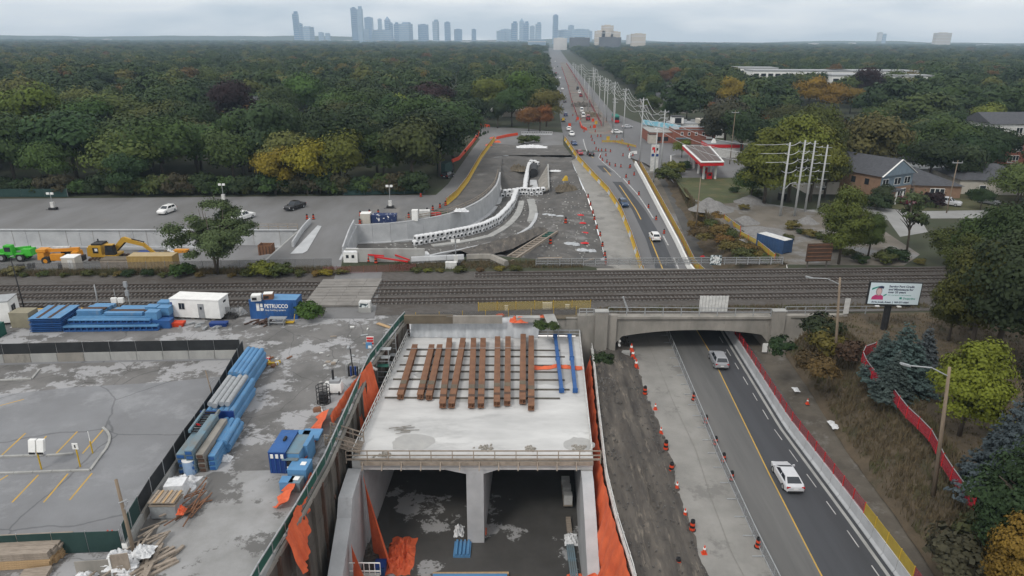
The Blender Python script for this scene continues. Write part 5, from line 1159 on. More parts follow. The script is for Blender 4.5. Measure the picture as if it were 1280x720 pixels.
MB().box(.9, -.85, 1.5, 1.7, 1.05, 1.8, top=(.8, .9)).build('cab', m_black, t); MB().box(.9, -.85, 3.3, 1.45, 1.0, .12).build('cab_roof', m_exc, t); MB().box(1.0, -1.39, 2.2, 1.1, .03, .9).build('cab_window', m_glass, t)
mb = MB(); mb.beam((.9, .3, 1.9), (3.1, .3, 4.1), .5, .8, w2=.5, h2=.9); mb.beam((3.0, .3, 4.05), (6.6, .3, 2.9), .5, .9, w2=.45, h2=.5); mb.build('boom', m_exc, t)
MB().beam((6.2, .3, 3.2), (8.9, .3, .6), .4, .65, w2=.35, h2=.4).build('stick', m_exc, t)
MB().tube([(4.4, .3, 4.1), (6.6, .3, 3.5)], .1, 6).build('hydraulic_ram', m_black, t); MB().tube([(1.5, .3, 1.8), (3.2, .3, 3.4)], .12, 6).build('hydraulic_ram', m_black, t)
MB().box(9.3, .3, 0, 1.3, 1.4, 1.1, .0, top=(.6, 1), sk=(.2, 0)).build('bucket', m_tan, t)
def wheel(t, x, y, r, w_, rim, z=None):
    z = z or r; o = MB().tube([(x, y-w_/2, z), (x, y+w_/2, z)], r, 16).build('wheel', m_rub, t); MB().tube([(x, y-w_/2-.03, z), (x, y+w_/2+.03, z)], r*.52, 10).build('rim', rim, o)
b = PL(78, 328.5); t = thing('telehandler', 'orange telescopic forklift with orange wheel rims beside the excavator', 'telehandler', b, .02)
for sx in (-2.0, 1.6):
    for sy in (-1.05, 1.05): wheel(t, sx, sy, .72, .55, m_exor)
MB().box(-.2, 0, .6, 5.6, 1.3, .55).build('chassis', m_black, t); MB().box(-2.9, 0, .8, 1.3, 1.9, 1.2, top=(.8, .9)).build('front_frame', m_exor, t)
MB().box(-.1, -.75, .75, 2.2, .75, 1.1).build('engine_box', m_exor, t); MB().beam((-3.4, .15, 2.2), (3.4, .15, 2.5), .5, .6).build('boom', m_exor, t); MB().beam((-1.2, .15, 2.75), (1.8, .15, 2.85), .4, .3).build('inner_boom', m_whited, t)
MB().box(2.9, 0, .7, 1.3, 1.9, 1.5, top=(.75, .95)).build('rear_counterweight', m_exor, t); MB().box(-2.9, .1, 2.1, 1.6, 1.6, .5).build('fork_carriage', m_exor, t); MB().box(.6, .8, 1.1, 1.5, .8, 1.6).build('cab', m_black, t)
MB().box(3.8, 0, .5, .5, 1.2, .9).build('hitch', m_black, t)
b = PL(22, 325); t = thing('telehandler', 'bright green telescopic handler at the left picture edge', 'telehandler', b, .02)
for sx in (-2.0, 1.4):
    for sy in (-1.05, 1.05): wheel(t, sx, sy, .78, .55, m_galv)
MB().box(-.2, 0, .7, 5.4, 1.5, .7).build('chassis', m_exgr, t); MB().box(-.7, -.5, 1.3, 1.7, 1.2, 1.75, top=(.8, .85)).build('cab', m_exgr, t); MB().box(-.7, -1.06, 1.9, 1.1, .08, .85).build('cab_window', m_glass, t)
MB().box(2.5, 0, 1.1, 2.0, 1.9, 1.2, top=(.8, .9)).build('rear_body', m_exgr, t); MB().beam((-3.8, .5, 1.6), (2.6, .5, 2.3), .5, .6).build('boom', m_exgr, t); MB().box(-4.0, .2, .7, .7, 1.9, 1.1).build('attachment', m_exgr, t)
for sx in (-2.0, 1.4): MB().box(sx, -1.05, 1.45, 1.5, .6, .12).build('mudguard', m_exgr, t)
# containers and boxes along the railway shrubs
b = PL(189, 337); t = thing('shipping_container', 'mustard yellow steel container behind the trackside shrubs', 'container', b + Vector((0, 1.2, 0)), .03); container(t, 7.4, 2.4, 2.3, mat('mustard_paint', (.36, .25, .09), (.3, .2, .07), 1.), roofm=mat('tan_roof', (.42, .33, .19), (.36, .28, .16), 1.))
b = PL(146, 336); t = thing('site_shed', 'low tan timber shed behind the shrubs beside the mustard container', 'shed', b + Vector((0, 1, 0)), .03); MB().box(0, 0, 0, 5.2, 2, 1.5).build('wall', m_wood, t); MB().box(0, 0, 1.5, 5.3, 2.1, .1).build('roof', m_tan, t)
b = PL(92, 337); t = thing('portable_toilet', 'pale square portable cabin with a white roof by the shrubs', 'cabin', b, .03); MB().box(0, 0, 0, 2.2, 2.0, 2.3).build('wall', m_stucco, t); MB().box(0, 0, 2.3, 2.3, 2.1, .12).build('roof', m_white, t); MB().box(.3, -1.02, .1, .8, .04, 1.9).build('door', m_whited, t)
b = PL(334, 318); t = thing('steel_bin', 'rusty open brown waste bin at the end of the concrete wall', 'bin', b, .0)
for sx in (-1.2, 1.2): MB().box(sx, 0, 0, .1, 2.0, 2.1).build('side', m_rust, t)
for sy in (-1, 1): MB().box(0, sy, 0, 2.3, .1, 2.0).build('side', m_rust, t)
for k in range(4): MB().box(-.9+k*.6, -1.08, 0, .12, .08, 1.9).build('rib', m_rustd, t)
boxthing('skip', 'orange skip lying near the wall behind the lone tree', 227, 316, 2.6, 1.2, .6, m_exor, 0, None, 'skip', z=-3.5)
boxthing('water_tank', 'dark blue tank lying beside the excavator stick', 182, 320, 2.2, 1.3, .9, m_blued, 0, None, 'tank', z=-3.3)
crumple('soil_heap', 'brown heap of soil at the excavator bucket', PL(206, 320), 1.6, 1.2, 1.2, m_tan, 51, 'soil', 14)
crumple('white_bag', 'white bag heap near the excavator bucket', PL(213, 318), .9, .8, 1.2, m_bag, 52, 'bag', 12)
for k, (x, y) in enumerate([(27, 337), (40, 336), (78, 337)]): boxthing('pump_unit', 'small black machine standing behind the wire fence', x, y, .9, .7, .9, m_black, .2*k, None, 'machine', z=-.6, group='small black machines behind the wire fence')
fence('rusty wire fence between the lower yard and the trackside shrubs', [Vector((-105, 105.2, -.2)), Vector((-60, 107.8, -.2)), Vector((-30, 109.6, 0))], 3, mat('wire_mesh', (.12, .12, .12), None, alpha=.3), base=False, h0=.1, h1=1.6, name='wire_fence', postm=m_grey)

# retaining wall of the upper lot
T = thing('retaining_wall', 'long pale concrete retaining wall between the upper lot and the lower yard', 'retaining wall', (-80, 132.5, -4))
def yw(x): return 131.9 + (x+100)*.0155*1.6*.6 + .3
x = -138
while x < -42.6:
    x1 = min(x + 10.5, -42.6); n = 4
    MB().prism([(x+.03, yw(x)-.35), (x1-.03, yw(x1)-.35), (x1-.03, yw(x1)+.25), (x+.03, yw(x)+.25)], -5, .12).build('wall_panel', m_concw, T, world=True)
    for k in range(2):
        xx = x + (k+.5)*(x1-x)/2
        MB().box(xx, yw(xx)-.37, -3.6, .05, .04, 3.6).build('joint_strip', m_conco, T, world=True)
    x = x1
MB().beam((-138, yw(-138)-.8, -3.55), (-42.6, yw(-42.6)-.8, -3.3), .9, .5).build('footing', m_concw, T, world=True)
MB().beam((-138, yw(-138)-.36, .2), (-42.6, yw(-42.6)-.36, .2), .5, .16).build('coping', m_concw, T, world=True)
MB().box(-42.4, 121.5, -4, .3, 24, 4.02).build('return_wall', m_conc, T, world=True)
metal_rail('timber guard rail along the top of the retaining wall near the lone tree', (-58, yw(-58)+.1, .2), (-42.6, yw(-42.6)+.1, .2), 8, 1.1, m_wood, 2, 'guard_railing')
def jersey(label, pts, seg, h=.85, m=m_concw, name='concrete_barrier', w_=.6, top=.22, cat='barrier', group=None, solo_=False):
    L_ = sum((Vector(b)-Vector(a)).length for a, b in zip(pts, pts[1:])); n = max(2, round(L_/seg)+1); q = resample(pts, n); t = None
    if not solo_: t = thing(name, label, cat, q[n//2], 0, group)
    for a, b in zip(q, q[1:]):
        d = (b-a); L2 = d.length; d = d.normalized()*.03; nrm = Vector((-d.y, d.x, 0)).normalized(); a2, b2 = a+d, b-d; vs = []
        for p in (a2, b2):
            for o, z in ((w_/2, 0), (w_/2, h*.12), (top*.8, h*.42), (top/2, h), (-top/2, h), (-top*.8, h*.42), (-w_/2, h*.12), (-w_/2, 0)): vs.append(p + nrm*o + Vector((0, 0, z)))
        mb = MB().add(vs, [tuple(range(8)), tuple(range(15, 7, -1))] + [(k, (k+1) % 8, (k+1) % 8+8, k+8) for k in range(8)])
        if solo_: solo(mb, name, m, label, cat, a.lerp(b, .5), group)
        else: mb.build('barrier_block', m, t, world=True)
    return t
jersey('tall white sloping barrier at the right end of the retaining wall', [P(388, 279), P(378, 290), P(366, 309)], 3, 1.1, m_concw, 'ramp_barrier', .35, .25)
sheet('loading_ramp', [P(x, y) for x, y in [(397, 282), (402, 283), (384, 314), (378, 317), (363, 317.5)]], m_concw, .05)
jersey('tall white sloping barrier where the curved wall begins', [P(443, 283), P(437, 295), P(429, 318)], 3, 1.4, m_concw, 'ramp_barrier', .35, .25)
# ------------------------------------------------------------------ curved retaining wall and trench
T = thing('retaining_wall', 'tall curved pale concrete retaining wall sweeping round the north trench', 'retaining wall', WT[7])
q = resample(WT, 21)
for i, (a, b) in enumerate(zip(q, q[1:])):
    d = (b-a).normalized(); nr = Vector((d.y, -d.x, 0)); f = i/20; zb = -3.6 - 1.4*f; g = d*.02
    MB().prism([((p).x, (p).y) for p in (a+g, b-g, b-g - nr*.45, a+g - nr*.45)], zb-.6, .22).build('wall_panel', m_concw, T, world=True)
    MB().prism([((p).x, (p).y) for p in (a + nr*.9, b + nr*.9, b - nr*.0, a - nr*.0)], zb-.7, zb+.12).build('footing', m_concw, T, world=True)
MB().prism([(-32.1, 137.6), (-31.7, 137.6), (-29.5, 113.9), (-29.9, 113.9)], -5.5, .02).build('side_wall', m_concw, T, world=True)
RT = thing('guard_railing', 'brown timber guard railing along the top of the curved wall', 'railing', WT[8])
for a, b in zip(q[3:], q[4:]):
    d = (b-a).normalized(); nr = Vector((d.y, -d.x, 0))*-.8
    for z in (.55, 1.05): MB().beam(a + nr + Vector((0, 0, z)), b + nr + Vector((0, 0, z)), .06, .16).build('rail', m_wood, RT, world=True)
    MB().box(a.x+nr.x, a.y+nr.y, -.02, .1, .1, 1.2).build('post', m_wood, RT, world=True)
ftz = lambda p: f_tr(p.x, p.y)
def PT(x, y, dz=0.):
    z = -4.
    for _ in range(20): p = P(x, y, z); z = .5*z + .5*f_tr(p.x, p.y)
    p = P(x, y, z); p.z = z + dz; return p
# rows of white bulk bags
bagm = []
for k in range(3):
    mb = MB(); r = random.Random(k); n = 12; rows = []
    for j, (zz, rr) in enumerate(((0, .52), (.12, .6), (.3, .62), (.78, .62), (.98, .58), (1.1, .4))):
        rows.append([(rr*math.copysign(abs(math.cos(a))**.55, math.cos(a))*(1+r.uniform(-.05, .05)), rr*math.copysign(abs(math.sin(a))**.55, math.sin(a))*(1+r.uniform(-.05, .05)), zz + r.uniform(-.03, .03)) for a in [2*PI*(i+.5)/n for i in range(n)]])
    vs = [v for rw in rows for v in rw]; fs = [tuple(range(n))[::-1], tuple(range(5*n, 6*n))] + [(a*n+i, a*n+(i+1) % n, (a+1)*n+(i+1) % n, (a+1)*n+i) for a in range(5) for i in range(n)]
    mb.add(vs, fs); mb.m = [1 if (q >= 2 and (q-2)//n == 2 and (q-2) % n in (2, 5, 8, 11)) else 0 for q in range(len(fs))]
    bagm.append(mb.build('bulk_bag', [m_bag, m_black], None, smooth=True, fix=False))
firstbag = [True]*3
def bags(pts, step, label, group, rows=1, layers=1, dz=-.1, s=1.):
    w_ = [PT(x, y) for x, y in pts]; L_ = sum((b-a).length for a, b in zip(w_, w_[1:])); q = resample(w_, int(L_/step)+1)
    for lay in range(layers):
        for i, p in enumerate(q):
            for rr in range(rows):
                k = (i + lay + rr) % 3; o = bagm[k]
                if firstbag[k]: firstbag[k] = False
                else: o = rep(o)
                d = (q[min(i+1, len(q)-1)]-q[max(i-1, 0)]).normalized(); nr = Vector((d.y, -d.x, 0))
                o.location = p + nr*(rr*1.05*s) + d*(lay*.5) + Vector((random.uniform(-.08, .08), random.uniform(-.08, .08), dz + lay*1.02*s)); o.rotation_euler = (0, 0, math.atan2(d.y, d.x) + random.uniform(-.15, .15)); o.scale = (s, s, s*1.0)
                tag(o, label, 'bulk bag', group)
bags([(519, 306), (560, 299), (585, 294), (606, 288), (622, 280), (634, 268), (641, 258), (645, 246)], 1.15, 'white bulk bag in the long curved row below the curved wall', 'white bags in the long curved row', 1, 2)
bags([(629, 246), (640, 245), (652, 243), (664, 244), (676, 243)], 1.15, 'white bulk bag in the short row crossing the trench', 'white bags in the crossing row', 1, 2)
bags([(656, 243), (657, 232), (659, 222), (661, 212), (664, 207), (670, 209)], 1.3, 'white bulk bag in the straight row leading to the culvert', 'white bags leading to the culvert', 1, 2, -.2)
T = thing('culvert', 'dark round culvert mouth with a concrete channel in the trench', 'culvert', PT(667, 222))
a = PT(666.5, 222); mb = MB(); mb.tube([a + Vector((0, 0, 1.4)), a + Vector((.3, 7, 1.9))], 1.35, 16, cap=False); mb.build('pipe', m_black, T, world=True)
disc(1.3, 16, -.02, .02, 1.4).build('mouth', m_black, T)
w1 = [PT(664, 226, .25), PT(667, 240, .2)]; 
strip_ = MB(); strip_.grid([[PT(662.5, 226, .3), PT(670.5, 226, .3)], [PT(662, 241, .3), PT(674, 241, .3)]]); strip_.build('channel_floor', m_concw, T, world=True, fix=False)
T = thing('sloped_wall', 'sloping grey concrete panel wall right of the culvert channel', 'wall', PT(680, 235))
A, B_ = [PT(673, 226, .2), PT(673, 243, .1)], [PT(684, 212, 1.4), PT(685, 242, 1.3)]
for k in range(6):
    f0, f1 = k/6+.006, (k+1)/6-.006
    v_ = [A[0].lerp(A[1], f0), A[0].lerp(A[1], f1), B_[0].lerp(B_[1], f1), B_[0].lerp(B_[1], f0)]
    MB().add([p for p in v_] + [p - Vector((0, 0, .4)) for p in v_], [(0, 1, 2, 3), (4, 5, 6, 7), (0, 1, 5, 4), (1, 2, 6, 5), (2, 3, 7, 6), (3, 0, 4, 7)]).build('panel', m_conco, T, world=True)
MB().beam(B_[0] + Vector((.2, 0, .1)), B_[1] + Vector((.2, 0, .1)), .4, .5).build('coping', m_conc, T, world=True)
# track bed strips, kerbs and the long ladder trench
def ribbon(name, pts, wd, m, dz, h=.3, k=30, label=None, cat=None):
    q = resample([PT(x, y, dz) for x, y in pts], k); t = thing(name, label, cat, q[k//2])
    for a, b in zip(q[::3], q[3::3]): d = (b-a).normalized()*.02; MB().beam(a+d, b-d, wd, h).build('kerb_section', m, t, world=True)
ribbon('trench_kerb', [(505, 332), (540, 320), (580, 313), (620, 304), (645, 296), (660, 288), (668, 279), (671, 268)], .7, m_concw, .15, .45, 31, 'long pale curved concrete kerb across the trench floor', 'kerb')
ribbon('track_slab', [(540, 308), (580, 303), (612, 296), (632, 285), (645, 272), (650, 262), (652, 252)], 1.5, m_conc, .05, .4, 31, 'grey curved concrete strip beside the white bag row', 'concrete strip')
ribbon('track_slab', [(664, 278), (667, 268), (666, 258), (663, 250)], 2.0, m_conc, .05, .5, 16, 'short wide concrete strip at the bend of the trench', 'concrete strip')
T = thing('formwork_ladder', 'long narrow timber form with cross pieces lying on the trench floor', 'formwork', PT(660, 310))
a, b = PT(632, 329, .25), PT(691, 291, .25)
for o in (-1.0, 1.0): MB().beam(a + Vector((o, 0, 0)), b + Vector((o, 0, 0)), .3, .45).build('side_board', m_wood, T, world=True)
for k in range(14): p = a.lerp(b, (k+.5)/14); MB().box(p.x, p.y, p.z-.15, 1.8, .3, .25).build('cross_piece', m_green if k > 10 else m_wood, T, world=True)
strip('soil_berm', [PT(595, 330, 1.0), PT(640, 318, 1.1), (PT(685, 292, .8))], [PT(560, 318, .2), PT(610, 305, .3), PT(660, 291, .3)], 40, 6, m_dirt, bump=.3, bs=1., crown=.8)
crumple('soil_heap', 'brown soil heap with a small yellow frame in the trench corner', PT(708, 238), 3.0, 2.4, 2.2, m_tan, 71, 'soil', 22)
t = thing('yellow_frame', 'yellow tarp frame standing on the soil heap', 'frame', PT(707, 231, 1.2)); MB().box(-.2, 0, 0, 1.5, 1, 1.3, .3, top=(.3, .8), sk=(.3, 0)).build('cover', m_yel, t)
crumple('soil_heap', 'olive soil heap left of the culvert channel', PT(648, 212), 2.4, 3.4, 2.0, m_tan, 72, 'soil', 20)
crumple('bag_heap', 'heap of white sheets at the concrete ford below the small bridge', P(665, 184), 5.2, 2.4, 1.0, m_bag, 73, 'sheets', 20)
crumple('bag_heap', 'white sheet lying right of the sloping wall', PT(694, 214), 2.0, 1.2, .5, m_bag, 74, 'sheets', 16)
for k, (x, y) in enumerate([(683, 268), (690, 269), (700, 270)]): crumple('plastic_sheet', 'white scattered sheeting on the trench floor', PT(x, y), .9, .6, .25, m_plastic, 75+k, 'sheeting', 14)['group'] = 'white sheeting on the trench floor'
for k, (x, y, s1) in enumerate([(713, 305, 2.2), (720, 306, 1.1), (727, 313, 1.6), (739, 314, 1.3), (755, 325, .8)]): crumple('plastic_sheet', 'pale sheeting heap beside the concrete lane', PT(x, y), s1*.75, .8, .5, m_plastic, 80+k, 'sheeting', 14)['group'] = 'pale sheeting beside the concrete lane'
for k, (x, y) in enumerate([(725, 269), (728, 279), (730, 291), (731, 304)]): crumple('red_netting', 'scrap of red netting on the trench floor', PT(x, y), .9, .5, .3, m_red, 90+k, 'netting', 10)['group'] = 'red netting scraps on the trench floor'
for a, b in (((672, 326), (702, 325)), ((727, 331), (742, 326)), ((690, 330), (730, 331))): solo(MB().tube([PT(*a, .4), PT(*b, .4)], .25, 8), 'pipe', m_wood, 'long brown pipe lying at the near edge of the trench', 'pipe', PT(*a), 'brown pipes at the near edge of the trench')
r = random.Random(5)
mb = MB()
for _ in range(900):
    x, y = r.uniform(-30, 20), r.uniform(116, 200)
    if inside(x, y, TRP): mb.box(x, y, f_tr(x, y)-.12, r.uniform(.15, .6), r.uniform(.15, .5), r.uniform(.1, .35), r.random()*3, top=(.5, .6))
kind(mb.build('rubble', m_conc, None), 'stuff')
mb = MB()
for _ in range(1500):
    i = r.randrange(len(A_bot)-2); u = r.random(); f = r.random()
    a = resample(A_top2, 40); b = resample(A_bot, 40); k = r.randrange(40); p = a[k].lerp(b[k], u)
    mb.box(p.x, p.y + r.uniform(-1, 1), p.z+.05, r.uniform(.06, .3), r.uniform(.06, .3), r.uniform(.15, .35), r.random()*3, top=(.5, .6))
kind(mb.build('bank_stones', m_dirt2, None), 'stuff')
# concrete block row and work area north of the crossing
jersey('', [P(514, 329), P(545, 327.5), P(580, 326)], 3.0, 1.1, m_concw, 'concrete_block', .8, .7, 'concrete block', None, False)['label'] = 'row of pale concrete blocks along the north side of the tracks'
jersey('row of brown stained concrete blocks dropping into the trench', [P(583, 326), P(612, 324.5), P(633, 334)], 2.6, 1.1, m_conco, 'concrete_block', .8, .7, 'concrete block')
solo(MB().box(*P(482, 327), 13.5, .4, 2.3, .02), 'concrete_wall', m_conc, 'grey concrete cross wall in front of the curved wall', 'wall', P(482, 327))
for a, b in (((468, 321), (510, 327)), ((492, 318), (512, 325)), ((455, 318), (480, 320))): solo(MB().beam(P(*a, 1.2), P(*b, 1.6), .12, .25), 'site_barrier', m_red, 'red slanting barrier board in front of the grey cross wall', 'barrier', P(*a), 'red barrier boards by the cross wall')
t = thing('site_hut', 'small white site hut with two windows beside the sloping barrier', 'hut', P(440, 326)); MB().box(0, 0, 0, 2.4, 2, 1.8).build('wall', m_white, t); MB().box(0, 0, 1.8, 2.5, 2.1, .25, top=(.8, .8)).build('roof', m_bag, t)
for k in (-.5, .45): MB().box(k, -1.02, .8, .45, .04, .55).build('window', m_glass, t)
boxthing('site_box', 'blue and white machine behind the small white hut', 459, 321, 1.6, 1.1, .9, m_blued, .2, m_white, 'machine')
boxthing('site_box', 'white block beside the red barrier boards', 468, 325, 3.4, 1., .8, m_white, .15, None, 'block')
boxthing('site_box', 'pale box at the foot of the floodlight mast', 564, 335, 1.8, 1.0, 1.0, m_whited, .0, None, 'box')
crumple('bag_heap', 'white bag heap at the left end of the concrete block row', P(524, 325), 2.2, 1.3, 1.9, m_bag, 95, 'bags', 18)
def mast(label, b, h, heads=1): 
    t = thing('light_mast', label, 'floodlight', b); MB().tube([(0, 0, 0), (0, 0, h)], .08, 6).build('mast', m_grey, t)
    MB().box(0, 0, 0, 1.6, 1.0, .5).build('base', m_black, t); MB().box(0, 0, .5, .7, .6, 1.2).build('generator', m_whited, t)
    for k in (-.45, .45): MB().box(k, -.1, h-.2, .6, .25, .45).build('lamp_head', m_white, t)
    for k in (-1, 1): MB().beam((0, 0, .1), (k*1.4, -.5, .05), .08, .08).build('outrigger', m_black, t)
mast('dark floodlight mast beside the concrete block row', P(570, 331), 4.2)
mast('white floodlight mast in the upper lot near the forest', P(488, 260), 5.)
mast('white floodlight mast in the upper lot at far left', P(67, 262), 3.6)
mast('white floodlight mast in the upper lot behind the lone tree', P(280, 252), 4.)
T = fence('low rusty mesh fence north of the tracks beside the crossing', [P(405, 343), P(445, 342), P(520, 339)], 2.2, mat('faded_red_mesh', (.22, .07, .075), None, alpha=.22), base=False, h0=.1, h1=1.3, name='site_fence', posts=True, postm=m_rust)
fence('thin wire fence between the tracks and the headwall', [P(520, 402), P(600, 399), P(720, 394)], 3.0, bpy.data.materials['wire_mesh'], base=False, h0=.1, h1=1.2, name='wire_fence', postm=m_yel)
fence('yellow netting fence along the embankment behind the tunnel', [P(598, 391), P(660, 389), P(738, 388)], 2.6, mat('yellow_mesh', (.4, .3, .06), None, alpha=.3), base=False, h0=.2, h1=1.5, name='netting_fence', postm=m_yel)
fence('wire fence along the south side of the tracks in the yard', [P(385, 397), P(300, 396), P(210, 398)], 3., bpy.data.materials['wire_mesh'], base=False, h0=.1, h1=1.5, name='wire_fence', postm=m_grey)
boxthing('notice_sign', 'white board standing on the embankment fence', 684, 387, 1.3, .1, 1., m_white, 0, None, 'board')
boxthing('notice_sign', 'small white board at the fence near the bridge', 709, 386, .6, .1, .6, m_white, 0, None, 'board')
boxthing('notice_sign', 'small white diamond board on the embankment fence', 633, 389, .5, .1, .8, m_white, 0, None, 'board')
crumple('orange_tarp', 'small orange tarp heap on the embankment behind the tunnel', P(648, 402), 1.2, .5, .9, m_orange, 101, n=12)
boxthing('concrete_block', 'long pale block beside the orange tarp heap', 660, 401.5, 3.2, .9, .6, m_conc, 0, None, 'block')
for k, (x, y) in enumerate([(550, 396), (575, 398), (625, 394), (677, 396)]): crumple('orange_bag', 'orange bag lying on the embankment behind the tunnel', P(x, y), .6, .35, .35, m_orange, 105+k, 'bag', 8)['group'] = 'orange bags on the embankment'
boxthing('plywood_hoarding', 'brown timber hoarding at the back left of the tunnel', 536, 404, 6.5, .4, 1.1, m_tan, .02, None, 'hoarding')
boxthing('plywood_hoarding', 'grey board hoarding behind the middle of the tunnel', 593, 404, 7.5, .3, 1.0, m_conco, .02, None, 'hoarding')
t = thing('steel_ramp', 'grey sloping board leading over the embankment near the bridge', 'board', P(690, 402)); MB().beam(P(686, 393, .3), P(694, 412, -.3), 1.5, .12).build('board', m_conc, t, world=True)
solo(MB().beam(P(785, 388, .2), P(779, 371, 2.2), .4, .2), 'steel_ladder', m_galv, 'galvanised ladder leaning at the embankment above the bridge', 'ladder', P(782, 380))

# site along the wall top: tanks and boxes
t = thing('steel_skip', 'dark blue open skip with white spots on the work strip', 'skip', P(480, 277), .05)
MB().box(0, 0, 0, 5.2, 2.2, 1.6, top=(1.05, 1.05)).build('skip_body', mat('spotted_navy', (.02, .035, .1), (.7, .7, .7), 1.6, lo=.6, hi=.62), t)
boxthing('plywood_hut', 'small tan hut with white roof beside the dark blue skip', 458, 278, 2., 2., 2.0, m_stucco, 0, m_white, 'hut')
boxthing('portable_toilet', 'white portable cabin standing behind the wall railing', 519, 275.5, 1.2, 1.2, 2.2, m_white, 0, None, 'cabin')
boxthing('site_machine', 'pale grey machine beside the white cabin', 531, 271, 2.2, 1.5, 1.4, m_whited, .1, None, 'machine')
boxthing('site_barrier', 'red low barrier piece on the work strip', 545, 269, 2.2, .6, .5, m_red, .2, None, 'barrier')
crumple('bag_heap', 'white bag heap at the wall railing', P(577, 264, .2), 1.6, .8, .9, m_bag, 111, 'bags', 14)
for k, (x, y) in enumerate([(450, 278), (450.5, 268), (462, 267), (473, 266), (511, 270), (534, 264), (541, 261), (550, 258), (557, 255), (384, 272), (392, 272), (459, 326), (469, 327)]): pass

# ------------------------------------------------------------------ traffic barrels, cones and barriers
bt = thing('traffic_barrel', 'orange and black traffic barrel', 'traffic barrel', (0, 0, 0), 0, 'x')
MB().tube([(0, 0, 0), (0, 0, .1)], .33, 12).build('base', m_rub, bt)
for k in range(4): MB().tube([(0, 0, .1+k*.24), (0, 0, .1+(k+1)*.24-.002)], [.25-.015*k, .24-.015*k], 12).build('band', m_black if k % 2 else m_orp, bt)
MB().box(0, 0, 1.06, .2, .06, .12).build('handle', m_black, bt)
ct = thing('traffic_cone', 'orange traffic cone', 'traffic cone', (0, 0, 0), 0, 'x')
MB().box(0, 0, 0, .42, .42, .05).build('base', m_orp, ct); MB().tube([(0, 0, .05), (0, 0, .75)], [.17, .03], 12).build('cone', m_orp, ct); MB().tube([(0, 0, .42), (0, 0, .55)], [.118, .095], 12).build('reflective_band', m_white, ct)
used = {}
def put(pr, loc, label, group, sc=1., rz=0.):
    o = dup(pr, loc, rz, label, group, sc=sc) if pr in used else pr
    if pr not in used: used[pr] = 1; o.location = loc; o['label'] = label; o['group'] = group; o.scale = (sc,)*3
    return o
S1 = 1.05
for x, y in [(806, 493), (832, 562), (839, 590), (865, 663), (847, 711), (834, 558)][:5]: put(bt, P(x, y, -5.5), 'orange and black traffic barrel at the edge of the soil bank', 'barrels along the soil bank', S1)
for x, y in [(819, 512), (826, 542), (846, 611), (856, 645), (880, 692)]: put(ct, P(x, y, -5.5), 'orange traffic cone at the edge of the soil bank', 'cones along the soil bank', 1.15)
for x, y, lb in [(789, 440, 'barrels in the mouth of the underpass'), (791, 448, ''), (795, 460, '')]: put(ct, P(x, y, -5.5), 'tall orange cone in the mouth of the underpass', 'cones in the mouth of the underpass', 1.8)
put(ct, P(1009, 505, -5), 'single orange cone on the footpath under the grass slope', 'cone on the footpath', 1.)
for x, y in [(867, 500), (882, 529), (894, 556), (904, 577), (914, 600), (947, 684)]: put(bt, P(x, y, -5.5), 'dark orange traffic barrel along the mesh fence in the underpass road', 'barrels along the mesh fence', .95)
for x, y in [(782.5, 222), (786, 230), (787, 210), (792.6, 219), (798.5, 244), (810.5, 260), (820, 275), (830, 292)]: put(bt, PR(x, y), 'red traffic barrel along the right edge of the bending road', 'barrels along the right road edge', .95)
for x, y in [(735, 247), (738, 257), (741, 267), (743, 275), (746, 286), (750, 295), (753, 308), (756, 320), (757, 327), (757, 331)]: put(bt, PR(x, y), 'red traffic barrel along the left edge of the concrete lane', 'barrels along the concrete lane', .95)
for x, y in [(750.4, 197), (753, 201), (758.6, 203), (762, 206.5), (769, 208), (776, 209), (757.3, 195), (778.7, 195), (791, 195), (788, 209), (743, 180), (745, 187), (748, 189), (752, 189), (757, 189), (763, 190)]: put(bt, PR(x, y), 'red traffic barrel around the median of the intersection', 'barrels at the intersection', .85)
for x, y in [(739, 172), (740, 176), (747, 171), (751, 171), (771, 172), (785, 184), (787, 188), (728, 160), (730, 165), (726, 150), (719, 140), (715, 128), (713, 118), (711, 108), (716, 145), (720, 152), (738, 160), (744, 165)]: put(bt, PR(x, y), 'red traffic barrel in the work zone beside the far road', 'barrels in the work zone', .9)
for x, y in [(450, 280), (450.5, 270), (462, 268), (473, 268), (511, 272), (534, 266), (541, 263), (550, 260), (557, 257), (384, 274), (392, 274), (526, 246)]: put(bt, P(x, y), 'orange traffic barrel at the edge of the upper lot and its exit road', 'barrels in the upper lot', 1.0)
for x, y in [(461, 327), (470, 329)]: put(bt, P(x, y), 'red traffic barrel beside the small white hut', 'barrels by the white hut', 1.1)
for x, y in [(688, 305), (707, 279)]: put(bt, PT(x, y), 'red traffic barrel standing in the trench', 'barrels in the trench', 1.3)
put(ct, P(138, 668+10), 'left one of two orange cones behind the green fence', 'cones by the green fence', 1.5); put(ct, P(143.5, 668+10), 'right one of two orange cones behind the green fence', 'cones by the green fence', 1.5)

